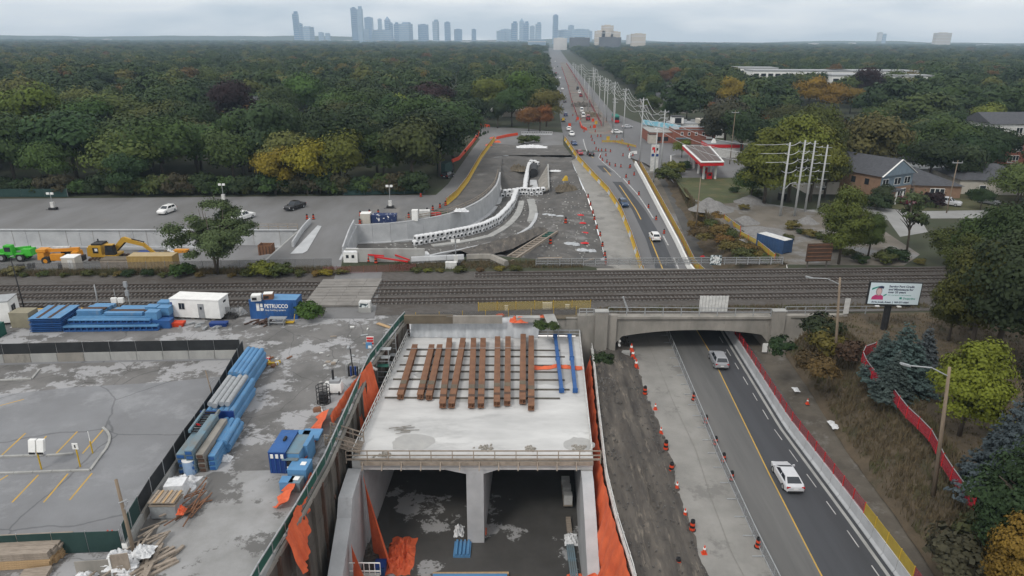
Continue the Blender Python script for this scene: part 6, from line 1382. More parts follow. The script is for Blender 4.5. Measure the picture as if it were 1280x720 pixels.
def netfence(label, pts, seg, m, h=1.5, base=True, z=0., name='barrier_fence', basem=m_conc, alt=None, h0=.75, bh=.82):
    L_ = sum((Vector(b)-Vector(a)).length for a, b in zip(pts, pts[1:])); n = max(2, round(L_/seg)+1); q = resample(pts, n); t = thing(name, label, 'fence', q[n//2])
    for i, (a, b) in enumerate(zip(q, q[1:])):
        d = (b-a).normalized()*.03; mm = alt(i, a) if alt else m
        MB().beam(a+d+Vector((0, 0, (h0+h)/2)), b-d+Vector((0, 0, (h0+h)/2)), .025, h-h0).build('mesh_panel', mm, t, world=True)
        if base:
            nrm = Vector((-d.y, d.x, 0)).normalized(); vs = []
            for p in (a+d, b-d):
                for o, zz in ((.3, 0), (.3, .1), (.14, .35), (.1, bh), (-.1, bh), (-.14, .35), (-.3, .1), (-.3, 0)): vs.append(p + nrm*o + Vector((0, 0, zz)))
            MB().add(vs, [tuple(range(8)), tuple(range(15, 7, -1))] + [(k, (k+1) % 8, (k+1) % 8+8, k+8) for k in range(8)]).build('barrier_block', basem(i) if callable(basem) else basem, t, world=True)
        MB().beam(a+Vector((0, 0, h)), b+Vector((0, 0, h)), .06, .06).build('top_rail', m_galv if not alt else mm, t, world=True)
    for i, p in enumerate(q): MB().box(p.x, p.y, p.z+.1, .07, .07, h).build('post', (m_red if not alt else (m_red if alt(i, p) == m_redm else m_yel)), t, world=True)
    return t
LBq = [q_ + Vector((.85, 0, 0)) for q_ in L_b]
netfence('red and yellow mesh fence on a concrete barrier along the underpass road', LBq[:5] + [Vector((32.7, 100, -5.5))], 2.0, m_redm, 2.4, h0=1.3, bh=1.35, alt=lambda i, p: m_yelm if (44 < p.y < 46.3 or 48 < p.y < 50.2 or 46.6 < p.y < 47.8) else m_redm, basem=m_concw)
T = thing('mesh_fence', 'pale steel mesh fence with feet between concrete lane and old lane', 'fence', P(905, 590, -5.5))
q = resample([Vector((q_.x, q_.y, -5.5)) for q_ in L_f], 44)
m_mesh = mat('fine_mesh', (.35, .36, .37), None, alpha=.22)
for a, b in zip(q[1:], q[2:]):
    d = (b-a).normalized()*.03
    MB().beam(a+d+Vector((0, 0, .75)), b-d+Vector((0, 0, .75)), .02, 1.0).build('mesh_panel', m_mesh, T, world=True)
    MB().beam(a+Vector((0, 0, 1.28)), b+Vector((0, 0, 1.28)), .07, .07).build('top_rail', m_galv, T, world=True); MB().beam(a+Vector((0, 0, .25)), b+Vector((0, 0, .25)), .06, .06).build('bottom_rail', m_galv, T, world=True)
    MB().box(a.x, a.y, a.z, .06, .06, 1.3).build('post', m_galv, T, world=True); MB().box(a.x-.3, a.y, a.z+.01, 1.1, .1, .06).build('foot', m_galv, T, world=True)
netfence('yellow netting on concrete barriers along the left side of the bending road', [p + Vector((0, 0, 0)) for p in RL], 2.8, m_yelm, 1.5, basem=lambda i: m_yel if i % 4 else m_concw)
jersey('white concrete barrier along the right side of the bending road', RR[:6], 3.0, 1.15, m_white, 'concrete_barrier', .7, .35)
netfence('yellow netting fence behind the white barrier of the bending road', [q + Vector((1.0, 0, .1)) for q in RR[:6]], 2.8, m_yelm, 1.9, base=False, h0=.3)
jersey('white concrete barrier curling at the end of the side lane', [P(787, 198), P(786.5, 195), P(790, 192.5), P(796, 192)], 1.6, .9, m_white)
netfence('yellow netting barrier along the exit road of the upper lot', [P(558, 256), P(571, 245), P(584, 228), P(593, 212), P(601, 198), P(609, 187), P(618, 175)], 3.0, m_yelm, 1.6, basem=m_yel)
def redbar(label, pts): jersey(label, [P(x, y) for x, y in pts], 2.2, 1.0, m_orp, 'plastic_barrier', .55, .3)
redbar('red plastic barrier line bending along the side street', [(576, 164), (597, 164.5), (599, 168), (590, 180), (580, 192), (573, 200), (565, 203)])
redbar('red plastic barrier line in front of the small wood', [(584, 158), (600, 157.5), (612, 159)]); redbar('short red plastic barriers at the head of the trench', [(621, 174), (634, 171), (647, 169)])
redbar('curved red plastic barriers at the intersection median', [(725, 154), (727, 160), (733, 163)])
for k, (x, y) in enumerate([(622, 178), (616, 173), (611, 182)]): crumple('orange_bag', 'orange bag at the head of the trench', P(x, y), 1.2, .7, .9, m_orange, 120+k, 'bag', 8)['group'] = 'orange bags at the head of the trench'
T = thing('footbridge', 'small concrete bridge with railings at the head of the trench', 'bridge', P(668, 170))
a, b = P(652, 168), P(690, 168); MB().beam(a + Vector((0, 0, -.4)), b + Vector((0, 0, -.4)), 3, 1.0).build('deck', m_concw, T, world=True)
for k in range(14): p = a.lerp(b, k/13); MB().box(p.x, p.y-1.4, .1, .2, .15, 1.3).build('post', m_concw, T, world=True)
for z in (.7, 1.3): MB().beam(a + Vector((0, -1.4, z)), b + Vector((0, -1.4, z)), .12, .15).build('rail', m_concw, T, world=True)
# yellow sand barrels, islands
for k, (x, y, lb) in enumerate([(765, 178, 'yellow netted pit in the intersection island, left one'), (781, 182, 'yellow netted pit in the intersection island, right one')]):
    c = P(x, y); netfence(lb, [c + Vector((-4, -2, 0)), c + Vector((4, -2, 0)), c + Vector((4, 3, 0))] if k == 0 else [c + Vector((-2.5, 6, 0)), c + Vector((3, -6, 0))], 2, m_yelm, 1.1, base=False, h0=.3)
for k, (x, y) in enumerate([(712, 158), (704, 151), (722, 150), (745, 155), (741, 152), (760, 175), (743, 160)]): boxthing('warning_sign', 'orange diamond road works sign at the intersection', x, y, 1.2, .08, 1.3, m_yel if k % 2 else m_orp, .1, None, 'road sign', z=.6, group='road works signs at the intersection')
crumple('soil_heap', 'dark gravel heap in the construction strip beside the far road', P(727, 132), 6, 10, 2.4, m_dirt, 131, 'soil', 18)
crumple('soil_heap', 'brown soil heap beside the utility poles', P(738, 145), 5, 6, 2.4, m_tan, 132, 'soil', 18)
netfence('long red netting fence beside the far construction strip', [P(752, 158), P(740, 135), P(728, 112), P(718, 96), P(708, 80)], 8, m_redm, 2.0, base=False, h0=.1)
netfence('red netting fence between the far road and the construction strip', [P(722, 148), P(714, 125), P(709, 105), P(702, 84)], 8, m_redm, 1.6, base=False, h0=.1)

# ------------------------------------------------------------------ poles and wires
PB_ = {}
def upole(x, y, ty, arms, label, m=m_pole, group=None, r=.24, lean=0.):
    b = P(x, y); h = PY(x, ty, b.y).z
    t = thing('utility_pole', label, 'utility pole', b, 0, group); MB().tube([(0, 0, -.5), (lean, 0, h)], [r, r*.6], 8).build('shaft', m, t, smooth=True)
    for k in range(arms): z = h - .6 - k*h*.085; MB().beam((-1.1+lean*z/h, 0, z), (1.1+lean*z/h, 0, z), .14, .16).build('cross_arm', m_galv, t)
    if arms:
        for k in range(arms):
            for s_ in (-1, 1): MB().tube([(s_*1.0+lean, 0, h-.5-k*h*.085), (s_*1.0+lean, 0, h-.2-k*h*.085)], .07, 6).build('insulator', m_grey, t)
    PB_[label] = (b, h, lean); return b, h
GF = 'tall pale utility poles beside the far road'
far_p = [(799, 207, 122), (779, 172, 110), (767, 168, 122), (766, 160, 102), (758, 152, 99), (754, 158, 97), (748, 150, 94), (742, 135, 86), (740, 128, 84), (735, 138, 97), (730, 125, 92), (726, 112, 80), (722, 108, 82), (719, 103, 80), (716, 98, 78)]
fw = []
for k, (x, y, ty) in enumerate(far_p):
    lb = ['tall pale utility pole standing nearest the intersection', 'tall pale utility pole beside the red and green bus'][k] if k < 2 else 'tall pale utility pole in the receding row beside the far road'
    fw.append(upole(x, y, ty, 3 if k < 2 else 2, lb, group=None if k < 2 else GF))
def wires(a, b, label, n, hz=(0, .085, .17), sag=1.2, off=(-1, 1), r=.06):
    (p, h), (q, g) = a, b
    for k in hz:
        for o in off:
            A, B2 = p + Vector((o, 0, h*(1-k)-.3)), q + Vector((o, 0, g*(1-k)-.3))
            pts = [A.lerp(B2, u/8) - Vector((0, 0, sag*4*(u/8)*(1-u/8))) for u in range(9)]
            solo(MB().tube(pts, r, 3, cap=False), 'power_line', m_wire, label, 'wire', pts[4], label)
order = [0, 1, 3, 4, 6, 7, 11, 14]
p817 = upole(817, 226, 160, 0, 'pale pole beside the gas station price sign', r=.2); p824 = upole(825, 222, 137, 2, 'tall timber pole near the gas station price sign', m_pole, r=.22)
for i, j in zip(order, order[1:]): wires(fw[i], fw[j], 'power line strung along the far row of poles', 3, sag=2.2)
wires(p824, fw[0], 'power line between the price sign and the nearest far pole', 2, hz=(0, .1, .2), sag=2.6)
nr = [(975, 270, 178, 1.0), (993, 270, 175, 1.2), (1006, 264, 176, 1.2), (1022, 262, 181, 1.4)]
nq = []
for k, (x, y, ty, ln) in enumerate(nr):
    b = P(x, y); h = PY(x+10, ty, b.y).z
    nm = ['leftmost', 'second', 'third', 'rightmost'][k]
    t = thing('utility_pole', f'{nm} of four tall pale utility poles on the gravel lot' , 'utility pole', b, 0); MB().tube([(0, 0, -.5), (0, 0, h)], [.27, .17], 8).build('shaft', m_pole, t, smooth=True)
    if k:
        for a in range(6): z = h - .6 - a*1.75; MB().beam((-1.2, 0, z), (1.1 if k == 3 else .8, 0, z), .09, .09).build('cross_arm', m_galv, t); MB().tube([(-1.1, 0, z), (-1.1, 0, z+.35)], .07, 6).build('insulator', m_grey, t)
    else: MB().tube([(0, 0, h*.36), (1.2, 0, h*.45), (2.4, -.2, h*.47)], .07, 6).build('lamp_arm', m_galv, t)
    nq.append((b, h))
for i in range(3): wires(nq[i], nq[i+1], 'power line between the four poles on the gravel lot', 3, hz=(0, .12, .24, .36), off=(-1,), sag=.6)
for k in (0, .12, .24):
    A = nq[0][0] + Vector((0, 0, nq[0][1]*(1-k)-.3)); B2 = p824[0] + Vector((0, 0, p824[1]*(1-k)*.9-.3)); pts = [A.lerp(B2, u/10) - Vector((0, 0, 2.5*4*(u/10)*(1-u/10))) for u in range(11)]
    solo(MB().tube(pts, .055, 3, cap=False), 'power_line', m_wire, 'long power line from the gravel lot poles towards the gas station', 'wire', pts[5], 'long power lines to the gas station')
for x, y, ty, lb in ((1199-16, 266, 200, 'brown timber pole beside the silver pickup'), (890+22, 205, 138, 'grey pole behind the gas station'), (1255, 240, 200, 'grey pole beside the brick house'), (870, 282, 222, 'thin dark pole at the gravel heaps')): upole(x, y, ty, 0 if 'thin' in lb else 1, lb, m_polew, r=.14)
def lamp(label, x, y, z, tx, ty, ax, ay, m=m_polew):
    b = P(x, y, z); top = PY(tx, ty, b.y + .2); t = thing('street_lamp', label, 'street lamp', b); tp = top - b
    MB().tube([(0, 0, -.5), tp*.5, tp], [.19, .16, .12], 8).build('pole', m, t, smooth=True)
    e = PY(ax, ay, b.y) - b; s0 = tp*.93
    MB().tube([s0, s0.lerp(e, .45) + Vector((0, 0, .35)), e], .06, 6).build('arm', m_galv, t)
    d = (e - s0).normalized(); MB().beam(e - d*.1, e + d*.75, .32, .14).build('lamp_head', m_galv, t)
lamp('timber street lamp with a long arm beside the dry bushes at the bridge', 1043, 465, -1.6, 1050, 347, 1015, 347.5)
lamp('timber street lamp with a curved arm on the grass slope among the conifers', 1168, 613, -1.2, 1187, 459, 1136, 457)
lamp('white slim lamp post at the gas station entrance', 838.5, 208, 0, 838.6, 194, 841, 194, m_white)

# ------------------------------------------------------------------ billboard
c0 = PY(1118, 367, 84.0); t = thing('billboard', 'white roadside billboard with a portrait on a black post above the spruces', 'billboard', Vector((c0.x, 84.0, .4)), -.06)
hz = c0.z - .4; W_, H_ = 6.35, 2.9
MB().tube([(-.2, .5, -.5), (-.2, .5, hz-1.0)], .42, 12).build('post', m_black, t); MB().box(0, .35, hz-1.72, 4.6, .9, .12).build('catwalk', m_black, t)
for k in (-2.0, .75): MB().box(k, -.3, hz-1.72, .5, .3, .12).build('lamp', m_white, t)
MB().box(0, .12, hz-H_/2-.12, W_+.26, .3, H_+.24).build('frame', m_black, t)
m_poster = mat('poster_print', (.62, .72, .77), None, rough=.5); MB().box(0, -.05, hz-H_/2, W_, .03, H_).build('poster', m_poster, t)
m_ink = mat('ink', (.03, .04, .09), None, rough=.6); m_ink2 = mat('green_ink', (.02, .25, .2), None); m_pink = mat('pink_cloth', (.55, .06, .2), (.45, .05, .16), 1.5, world=True); m_skin = mat('print_skin', (.6, .42, .42), None)
def tx(s_, size, x, z, m=m_ink, b=.012): text_mesh(s_, size, m, t, (x, -.075, hz + z), (PI/2, 0, 0), b, ext=.004)
tx('Serving Port Credit', .40, -.85, .86); tx('and Mississauga for', .40, -.85, .46); tx('over 20 years', .40, -.85, .08)
tx('with a local agency in your community', .19, -.85, -.24, m_ink2, .0); tx('Desjardins', .36, 1.15, -.74, m_ink2, .006); MB().box(.85, -.08, hz-.72, .3, .012, .26).build('logo_block', m_ink2, t)
tx('Aggie Jonak, Agent  |  905-271-6664', .32, -2.72, -1.28)
def flat(pts, name, m, d): 
    n = len(pts); MB().add([(x, -.08-d, hz+z) for x, z in pts] + [(x, -.066-d, hz+z) for x, z in pts], [tuple(range(n)), tuple(range(2*n-1, n-1, -1))] + [(k, (k+1) % n, (k+1) % n+n, k+n) for k in range(n)]).build(name, m, t)
flat([(-2.85, -.85), (-2.75, -.45), (-2.4, -.2), (-1.75, -.15), (-1.4, -.35), (-1.35, -.85)], 'portrait_clothes', m_pink, .004)
flat([(-2.0+.62*math.cos(a*PI/8)*.62, .3 + .62*math.sin(a*PI/8)) for a in range(16)], 'portrait_hair', mat('print_hair', (.3, .22, .22), None), .006)
flat([(-1.98+.44*math.cos(a*PI/8)*.68, .22 + .44*math.sin(a*PI/8)) for a in range(16)], 'portrait_face', m_skin, .012)
flat([(-2.2, .78), (-1.5, .68), (-1.45, .95), (-1.75, 1.05), (-2.1, .98)], 'portrait_cap', m_ink, .014)
flat([(-2.95, .45), (-2.15, .85), (-2.1, 1.0), (-2.9, .72)], 'brush_stroke', m_ink2, .002); flat([(-1.4, -.4), (-1.0, -.2), (-1.0, -.02), (-1.35, -.2)], 'brush_stroke', m_ink2, .002)
solo(MB().box(*P(1057, 392, .5), .7, .1, 2.2), 'track_sign', m_whited, 'small pale sign beside the tracks right of the bridge', 'sign', P(1057, 392, .5))
t = thing('billboard', 'old brown billboard seen from behind beside the tracks', 'billboard', P(1021, 335), 0.1); MB().box(0, 0, 1.2, 4.4, .25, 3.1).build('panel', m_rustd, t)
for k in (-1.7, 1.7): MB().box(k, .2, -.3, .2, .2, 4.5).build('post', m_lag, t)
for k in range(5): MB().box(0, -.16, 1.4+k*.65, 4.2, .08, .12).build('batten', m_rust, t)

# red fence on the slope
RFP = [P(1092, 447, .9), P(1077, 446, .9), P(1075, 455, .9), P(1090, 472, .7), P(1108, 486, .6), P(1128, 515, .5), P(1146, 533, .5), P(1162, 549, .4), P(1178, 585, .3), P(1198, 612, .2), P(1217, 639, .1)]
RFP = [P(1093, 441, .9), P(1076, 447, .9), P(1077, 458, .9), P(1091, 478, .7), P(1108, 491, .6), P(1129, 521, .5), P(1147, 538, .5), P(1163, 555, .4), P(1179, 590, .3), P(1199, 618, .2), P(1215, 641, .1)]
netfence('red netting fence winding down the grass slope beside the conifers', RFP, 2.0, mat('red_slope_netting', (.4, .03, .05), (.33, .025, .04), 1.5, .8, alpha=.6), 1.35, base=False, h0=.15)
netfence('yellow rope fence on the dry bank beside the blue container', [P(925, 296), P(945, 307), P(968, 326)], 3, m_yelm, 1.2, base=False, h0=.3)
netfence('yellow netting in the weeds at the gravel lot edge', [P(905, 275), P(915, 283), P(925, 290)], 3, m_yelm, 1.2, base=False, h0=.3)
t = thing('shipping_container', 'dark blue container with a pale roof on the gravel lot', 'container', P(972, 316) + Vector((0, 2.2, 0)), 2.1); container(t, 6.0, 2.44, 2.5, mat('container_navy', (.03, .07, .16), (.025, .055, .12), 1.), roofm=m_whited)
def heap(name, label, c, r, h, m, seed):
    rows = []
    for j in range(9):
        f = j/8; rows.append([(c[0] + r*f*math.cos(2*PI*i/28)*(1+.18*mnoise.noise(Vector((math.cos(2*PI*i/28)*1.2, math.sin(2*PI*i/28)*1.2, seed)))), c[1] + r*.85*f*math.sin(2*PI*i/28)*(1+.18*mnoise.noise(Vector((math.cos(2*PI*i/28)*1.2, math.sin(2*PI*i/28)*1.2, seed)))),
                      c[2] + h*(.45*(1-f) + .55*(.5+.5*math.cos(PI*f))) - .05 + .1*h*mnoise.noise(Vector((f*3*math.cos(2*PI*i/28), f*3*math.sin(2*PI*i/28), seed)))*(f > .05)*(f < .95)) for i in range(29)])
    return solo(MB().grid(rows), name, m, label, 'gravel heap', c, smooth=True)
for k, (x, y, sx, h, lb) in enumerate([(878, 262, 4.5, 2.6, 'pale gravel heap at the left end of the gravel lot'), (893, 262, 6.0, 2.8, 'largest pale gravel heap on the gravel lot'), (886, 256, 4., 2.4, 'pale gravel heap behind the largest one'), (937, 252, 5.2, 2.2, 'low gravel heap in front of the tree cluster'), (931, 278, 4.5, 2.0, 'grey gravel heap in the middle of the gravel lot'), (917, 282, 3., 1.8, 'dark gravel heap beside the weeds'), (948, 290, 7, 1.6, 'broad low gravel heap near the blue container'), (1008, 278, 3.5, 1.8, 'pale gravel heap at the foot of the four poles'), (945, 300, 4, 1.2, 'low gravel heap left of the blue container')]):
    heap('gravel_heap', lb, P(x, y), sx*.75, h*.75, m_gravel if k != 5 else m_dirt2, 140+k)
boxthing('utility_cabinet', 'dark cabinet on a pale base by the tree cluster', 979, 250, 2.2, 1.5, 1.6, m_black, 0, None, 'cabinet')
crumple('pink_bag', 'small pink bag on the north footpath', PR(878, 321), .5, .4, .4, m_red, 155, 'bag', 8)
for k, (x, y, s1) in enumerate([(1043, 531, .9), (995, 487, .6)]): crumple('white_rag', 'pale rag lying at the foot of the grass slope' if k == 0 else 'pale litter on the footpath near the bridge', P(x, y, -4.7), s1*.6, s1, .15, m_bag, 158+k, 'litter', 10)
# ------------------------------------------------------------------ gas station
T = thing('gas_station', 'gas station canopy with a red edge band and brown roof strips on white columns', 'gas station', P(880, 212))
c = [PY(862, 202-18, 208), 0, 0, 0]
zc = 4.9; A, B_, C_, D_ = P(853, 182, zc), P(876, 203.5, zc), P(905, 203, zc), P(888, 184, zc)
MB().prism([(q.x, q.y) for q in (A, B_, C_, D_)], zc-.9, zc-.0).build('canopy_fascia', m_red, T, world=True)
cx, cy = (A.x+B_.x+C_.x+D_.x)/4, (A.y+B_.y+C_.y+D_.y)/4
ins = lambda q, k: (cx+(q.x-cx)*k, cy+(q.y-cy)*k)
MB().prism([ins(q, 1.01) for q in (A, B_, C_, D_)], zc, zc+.25).build('canopy_edge', m_white, T, world=True)
MB().prism([ins(q, .9) for q in (A, B_, C_, D_)], zc+.25, zc+.3).build('canopy_roof', m_grey, T, world=True)
for k in range(3):
    f0, f1 = .06+k*.3, .33+k*.3
    MB().prism([ins(q, .93) for q in (A.lerp(D_, f0), B_.lerp(C_, f0), B_.lerp(C_, f1), A.lerp(D_, f1))], zc+.3, zc+.36).build('roof_strip', mat('roof_gravel', (.13, .105, .095), (.1, .08, .075), 1.) if k == 0 else bpy.data.materials['roof_gravel'], T, world=True)
for k in range(4):
    for f in (.25, .75):
        p = (A.lerp(B_, .1+k*.27)).lerp(D_.lerp(C_, .1+k*.27), f); MB().box(p.x, p.y, 0, .5, .5, zc-.9).build('column', m_white, T, world=True)
    p = (A.lerp(B_, .1+k*.27)).lerp(D_.lerp(C_, .1+k*.27), .5); MB().box(p.x, p.y, .02, 1.4, .8, 1.7).build('fuel_pump', m_red, T, world=True); MB().box(p.x, p.y-.42, .9, .8, .03, .6).build('pump_screen', m_black, T, world=True)
T = thing('gas_station_shop', 'low gas station shop with grey roof and red band behind the canopy', 'shop', P(905, 197), .0)
MB().box(0, 4, 0, 11, 8, 3.2).build('wall', m_whited, T); MB().box(0, 4, 3.2, 11.4, 8.4, 1.0).build('red_band', m_red, T); MB().box(0, 4, 4.2, 11.2, 8.2, .2).build('roof', m_grey, T); MB().box(-3, 3, 4.4, 1.4, 1.4, 1.2, top=(.4, .6)).build('roof_unit', m_white, T)
T = thing('price_sign', 'tall white gas price sign with red and blue panels at the forecourt corner', 'sign', P(817, 214))
MB().box(0, 0, 0, 2.2, .5, 7.6).build('sign_body', m_whited, T)
for k, (x, z, m) in enumerate([(-.5, 6.2, m_red), (.4, 6.0, m_black), (.0, 5.4, m_red), (-.6, 4.3, m_blued), (.6, 4.3, m_blued)]): MB().box(x, -.27, z, .8, .06, .75).build('price_panel', m, T)
# plaza
T = thing('brick_plaza', 'red brick shop building with flat roof, awnings and two window rows', 'shop building', P(845, 180))
a = P(826, 186); b = P(870, 184)
MB().box(9, 6, 0, 21, 13, 7.2).build('wall', m_brick, T); MB().box(9, 6, 7.2, 21.4, 13.4, .35).build('roof', m_grey, T)
for k in range(5): 
    w_ = MB().box(2.5+k*3.6, -.55, 4.3, 1.3, .08, 1.8).build('window', m_white, T); WM[w_] = WM[T]; MB().box(2.5+k*3.6, -.61, 4.5, .95, .03, 1.4).build('pane', m_glass, w_)
MB().box(3.2, -.9, 2.6, 7.5, 1.0, .7).build('awning', m_bluegrey, T); MB().box(16.5, -.8, 2.7, 3.2, .7, 1.1).build('sign_panel', m_white, T); MB().box(9, 0, 7.5, 16, .4, .8).build('parapet', m_brick, T)
T = thing('shop_row', 'long low shop row with a pale blue sloping fascia left of the brick building', 'shop building', P(828, 178)); 
MB().box(-1, 9, 0, 12, 22, 5).build('wall', m_brick, T); MB().box(-1, 9, 5, 12.3, 22.4, .3).build('roof', m_conc, T); MB().beam((-6, 24, 7.3), (8.5, 2, 7.0), 1.2, 2.2).build('sign_fascia', mat('pale_blue_sign', (.18, .42, .52), (.4, .5, .55), .5, lo=.5, hi=.56), T); MB().box(-2, 4, 5.3, 3, 3, 1.0).build('roof_unit', m_whited, T); MB().box(-5.5, -2, 0, 4, 5, 4.2).build('annex', m_stucco, T); MB().box(-5.5, -2, 4.2, 4.3, 5.3, .4).build('annex_roof', m_shingleb, T)
for k in range(3): MB().box(-6+k*3.6, -2.05, 1, 2.2, .08, 2).build('shop_window', m_glass, T)
T = thing('white_building', 'white stepped building with black framed corner behind the brick shops', 'building', P(870, 172))
MB().box(0, 6, 0, 34, 14, 8.5).build('wall', m_whited, T); MB().box(0, 6, 8.5, 34.3, 14.3, .4).build('roof', m_grey, T); MB().box(-13, 0, 8.9, 7, 7, 4).build('tower', m_white, T); MB().box(-13, -3.6, 9.2, 4, .15, 3.2).build('tower_window', m_glass, T); MB().box(-13, 0, 12.9, 7.6, 7.6, .4).build('tower_roof', m_black, T); MB().box(8, 2, 8.9, 16, 8, 2.6).build('upper_storey', m_stucco, T)
for k in range(4): MB().box(2.5+k*3.8, -2.1, 9.4, 2.4, .15, 1.2).build('window', m_glass, T)
for k in range(7): MB().box(-14+k*4.5, -1.1, 5, 2.5, .15, 1.6).build('window', m_glass, T)
for k in range(4): MB().box(-6+k*5, 8, 8.9, 2.2, 2.2, 1.3).build('roof_unit', m_galv, T)

for nm_, f_ in (('brick_plaza', .72), ('shop_row', .75), ('white_building', .62)): bpy.data.objects[nm_].scale = (f_, f_, f_)
# ------------------------------------------------------------------ houses
def house(label, loc, rz, w, d, h, roof, rm, wm, rh=2.6, wins=(), door=None, chim=None, name='house', group=None, gable=None, ov=.5):
    t = thing(name, label, 'house', loc, rz, group)
    MB().box(0, 0, 0, w, d, h).build('wall', wm, t); x, y = w/2+ov, d/2+ov; rf = MB()
    if roof == 'hip':
        k = min(w, d)/2+ov; 
        if w >= d: r0, r1 = (-x+k, 0), (x-k, 0)
        else: r0, r1 = (0, -y+k), (0, y-k)
        vs = [(-x, -y, h), (x, -y, h), (x, y, h), (-x, y, h), (*r0, h+rh), (*r1, h+rh)]
        fs = [(0, 1, 5, 4), (1, 2, 5), (2, 3, 4, 5), (3, 0, 4), (3, 2, 1, 0)] if w >= d else [(0, 1, 4), (1, 2, 5, 4), (2, 3, 5), (3, 0, 4, 5), (3, 2, 1, 0)]
        rf.add(vs, fs); r = rf.build('roof', rm, t)
    elif roof == 'gy':     # ridge along y, gables at front and back
        rf.add([(-x, -y, h), (x, -y, h), (x, y, h), (-x, y, h), (0, -y, h+rh), (0, y, h+rh)], [(0, 4, 5, 3), (1, 2, 5, 4), (0, 3, 2, 1), (0, 1, 4), (2, 3, 5)]); r = rf.build('roof', rm, t)
        MB().add([(-x+.5, -d/2-.42-.1, h+.05), (x-.5, -d/2-.52, h+.05), (0, -d/2-.52, h+rh-.25), (-x+.5, -d/2-.6, h+.05), (x-.5, -d/2-.6, h+.05), (0, -d/2-.6, h+rh-.25)], [(0, 1, 2), (3, 4, 5), (0, 1, 4, 3), (1, 2, 5, 4), (2, 0, 3, 5)]).build('gable', gable or wm, t)
        for s_ in (-1, 1): MB().beam((s_*x, -y-.08, h), (0, -y-.08, h+rh), .1, .35, up=(0, 1, 0)).build('barge_board', m_white, t)
    elif roof == 'gx':
        rf.add([(-x, -y, h), (x, -y, h), (x, y, h), (-x, y, h), (-x, 0, h+rh), (x, 0, h+rh)], [(0, 1, 5, 4), (2, 3, 4, 5), (0, 3, 2, 1), (0, 4, 3), (1, 2, 5)]); r = rf.build('roof', rm, t)
    else: r = rf.box(0, 0, h, w+.4, d+.4, .4).build('roof', rm, t)
    for wx, wz, ww, wh in wins:
        f = MB().box(wx, -d/2-.04, wz, ww, .1, wh).build('window', m_white, t); WM[f] = WM[t]
        n = max(1, int(ww/1.0))
        for k in range(n): MB().box(wx - ww/2 + (k+.5)*ww/n, -d/2-.1, wz+.12, ww/n-.2, .04, wh-.24).build('pane', m_glass, f)
    if door: MB().box(door[0], -d/2-.06, 0, door[1], .12, 2.2).build('door', m_white if door[1] > 2 else m_black, t)
    if chim: cc = MB().box(chim[0], chim[1], h+.3, .9, .9, rh+.6).build('chimney', m_brick, r)
    return t
m_bsid = mat('blue_siding', (.16, .21, .25), (.13, .17, .21), 1., .8)
hb = P(1112, 251)
t = house('two storey house with blue gables, white windows and a grey roof', hb + Vector((-3, 8, 0)), .5, 12, 17, 6.2, 'gy', m_shingle, m_brickb, 3.6, [(-4.3, 3.8, 2.2, 1.7), (0.2, 3.8, 2.4, 1.7), (3.9, 3.8, 2.2, 1.7), (2.6, .9, 3., 1.8)], (-3.2, 1.1), None, gable=m_bsid)
MB().box(0, -8.53, 3.3, 11.9, .05, 2.9).build('front_siding', m_bsid, t); MB().box(-3.6, -10, 3.0, 5.5, 3.0, .3).build('porch_roof', m_shingle, t)
for sx in (-6.1, -3.6, -1.2): MB().box(sx, -11.3, 0, .3, .3, 3).build('porch_post', m_white, t)
for k in range(4): MB().box(-6.05, -5+k*3.6, 3.8, .1, 1.1, 1.4).build('side_window', m_glass, t)
house('beige bungalow with a brown hipped roof left of the blue gabled house', P(1052, 243) + Vector((0, 7, 0)), .0, 17, 14, 3.2, 'hip', m_shingleb, m_stucco, 3.2, [(-5, 1, 1.4, 1.2), (3, 1, 1.8, 1.2)], None, (5, 3))
house('bungalow with a dark grey roof right of the blue gabled house', P(1176, 248) + Vector((-3, 9, 0)), -.1, 17, 16, 3., 'hip', m_shingle, m_brickb, 2.8, [(3, .8, 3.4, 1.5)], (-3, 1.2), (-2, 2))
house('pale bungalow with a flat grey roof beside the dark roofed one', P(1190, 228) + Vector((0, 6, 0)), .0, 18, 12, 3.2, 'flat', m_grey, m_whited, 1, [(2, 1, 3, 1.2)], None, None)
house('white walled house with a grey hipped roof near the right picture edge', P(1243, 244) + Vector((2, 8, 0)), -.1, 19, 15, 3.6, 'hip', m_shingle, m_stucco, 3., [(-4, 1, 1.6, 1.3), (4, 1, 2, 1.3)], None, (-2, 3))
house('red brick two storey house with brown roof at the right picture edge', P(1258, 205) + Vector((0, 7, 0)), .05, 18, 13, 6.4, 'hip', m_shingleb, m_brick, 2.6, [(-5, 3.8, 2, 1.6), (3, 3.8, 2, 1.6), (-5, 1, 2, 1.6), (2, 1, 3, 1.6)], (6, 1.2))
house('white three storey house with arched dormers above the brick house', P(1268, 188) + Vector((0, 8, 0)), .1, 22, 14, 9, 'gx', m_shingle, m_whited, 3.4, [(-7, 5.8, 2.4, 2), (0, 5.8, 2.4, 2), (7, 5.8, 2.4, 2), (-7, 2, 2.4, 2), (0, 2, 2.4, 2), (7, 2, 2.4, 2)])
house('low house with a blue grey roof among trees above the gabled house', P(1120, 213) + Vector((0, 6, 0)), .0, 17, 12, 3.2, 'hip', m_shingle, m_stucco, 2.6, [(0, 1, 2, 1.4)])
house('small brown brick house half hidden among trees', P(1152, 207) + Vector((0, 6, 0)), .0, 11, 10, 4.4, 'gy', m_shingleb, m_brickb, 2.8, [(0, 1, 2, 1.4)])
house('white house with a steep gable in the small wood beside the side street', P(614, 142) + Vector((0, 6, 0)), .15, 11, 11, 4, 'gy', m_shingle, m_whited, 4.5, [(0, 4.2, 1.6, 1.5)], None, None)
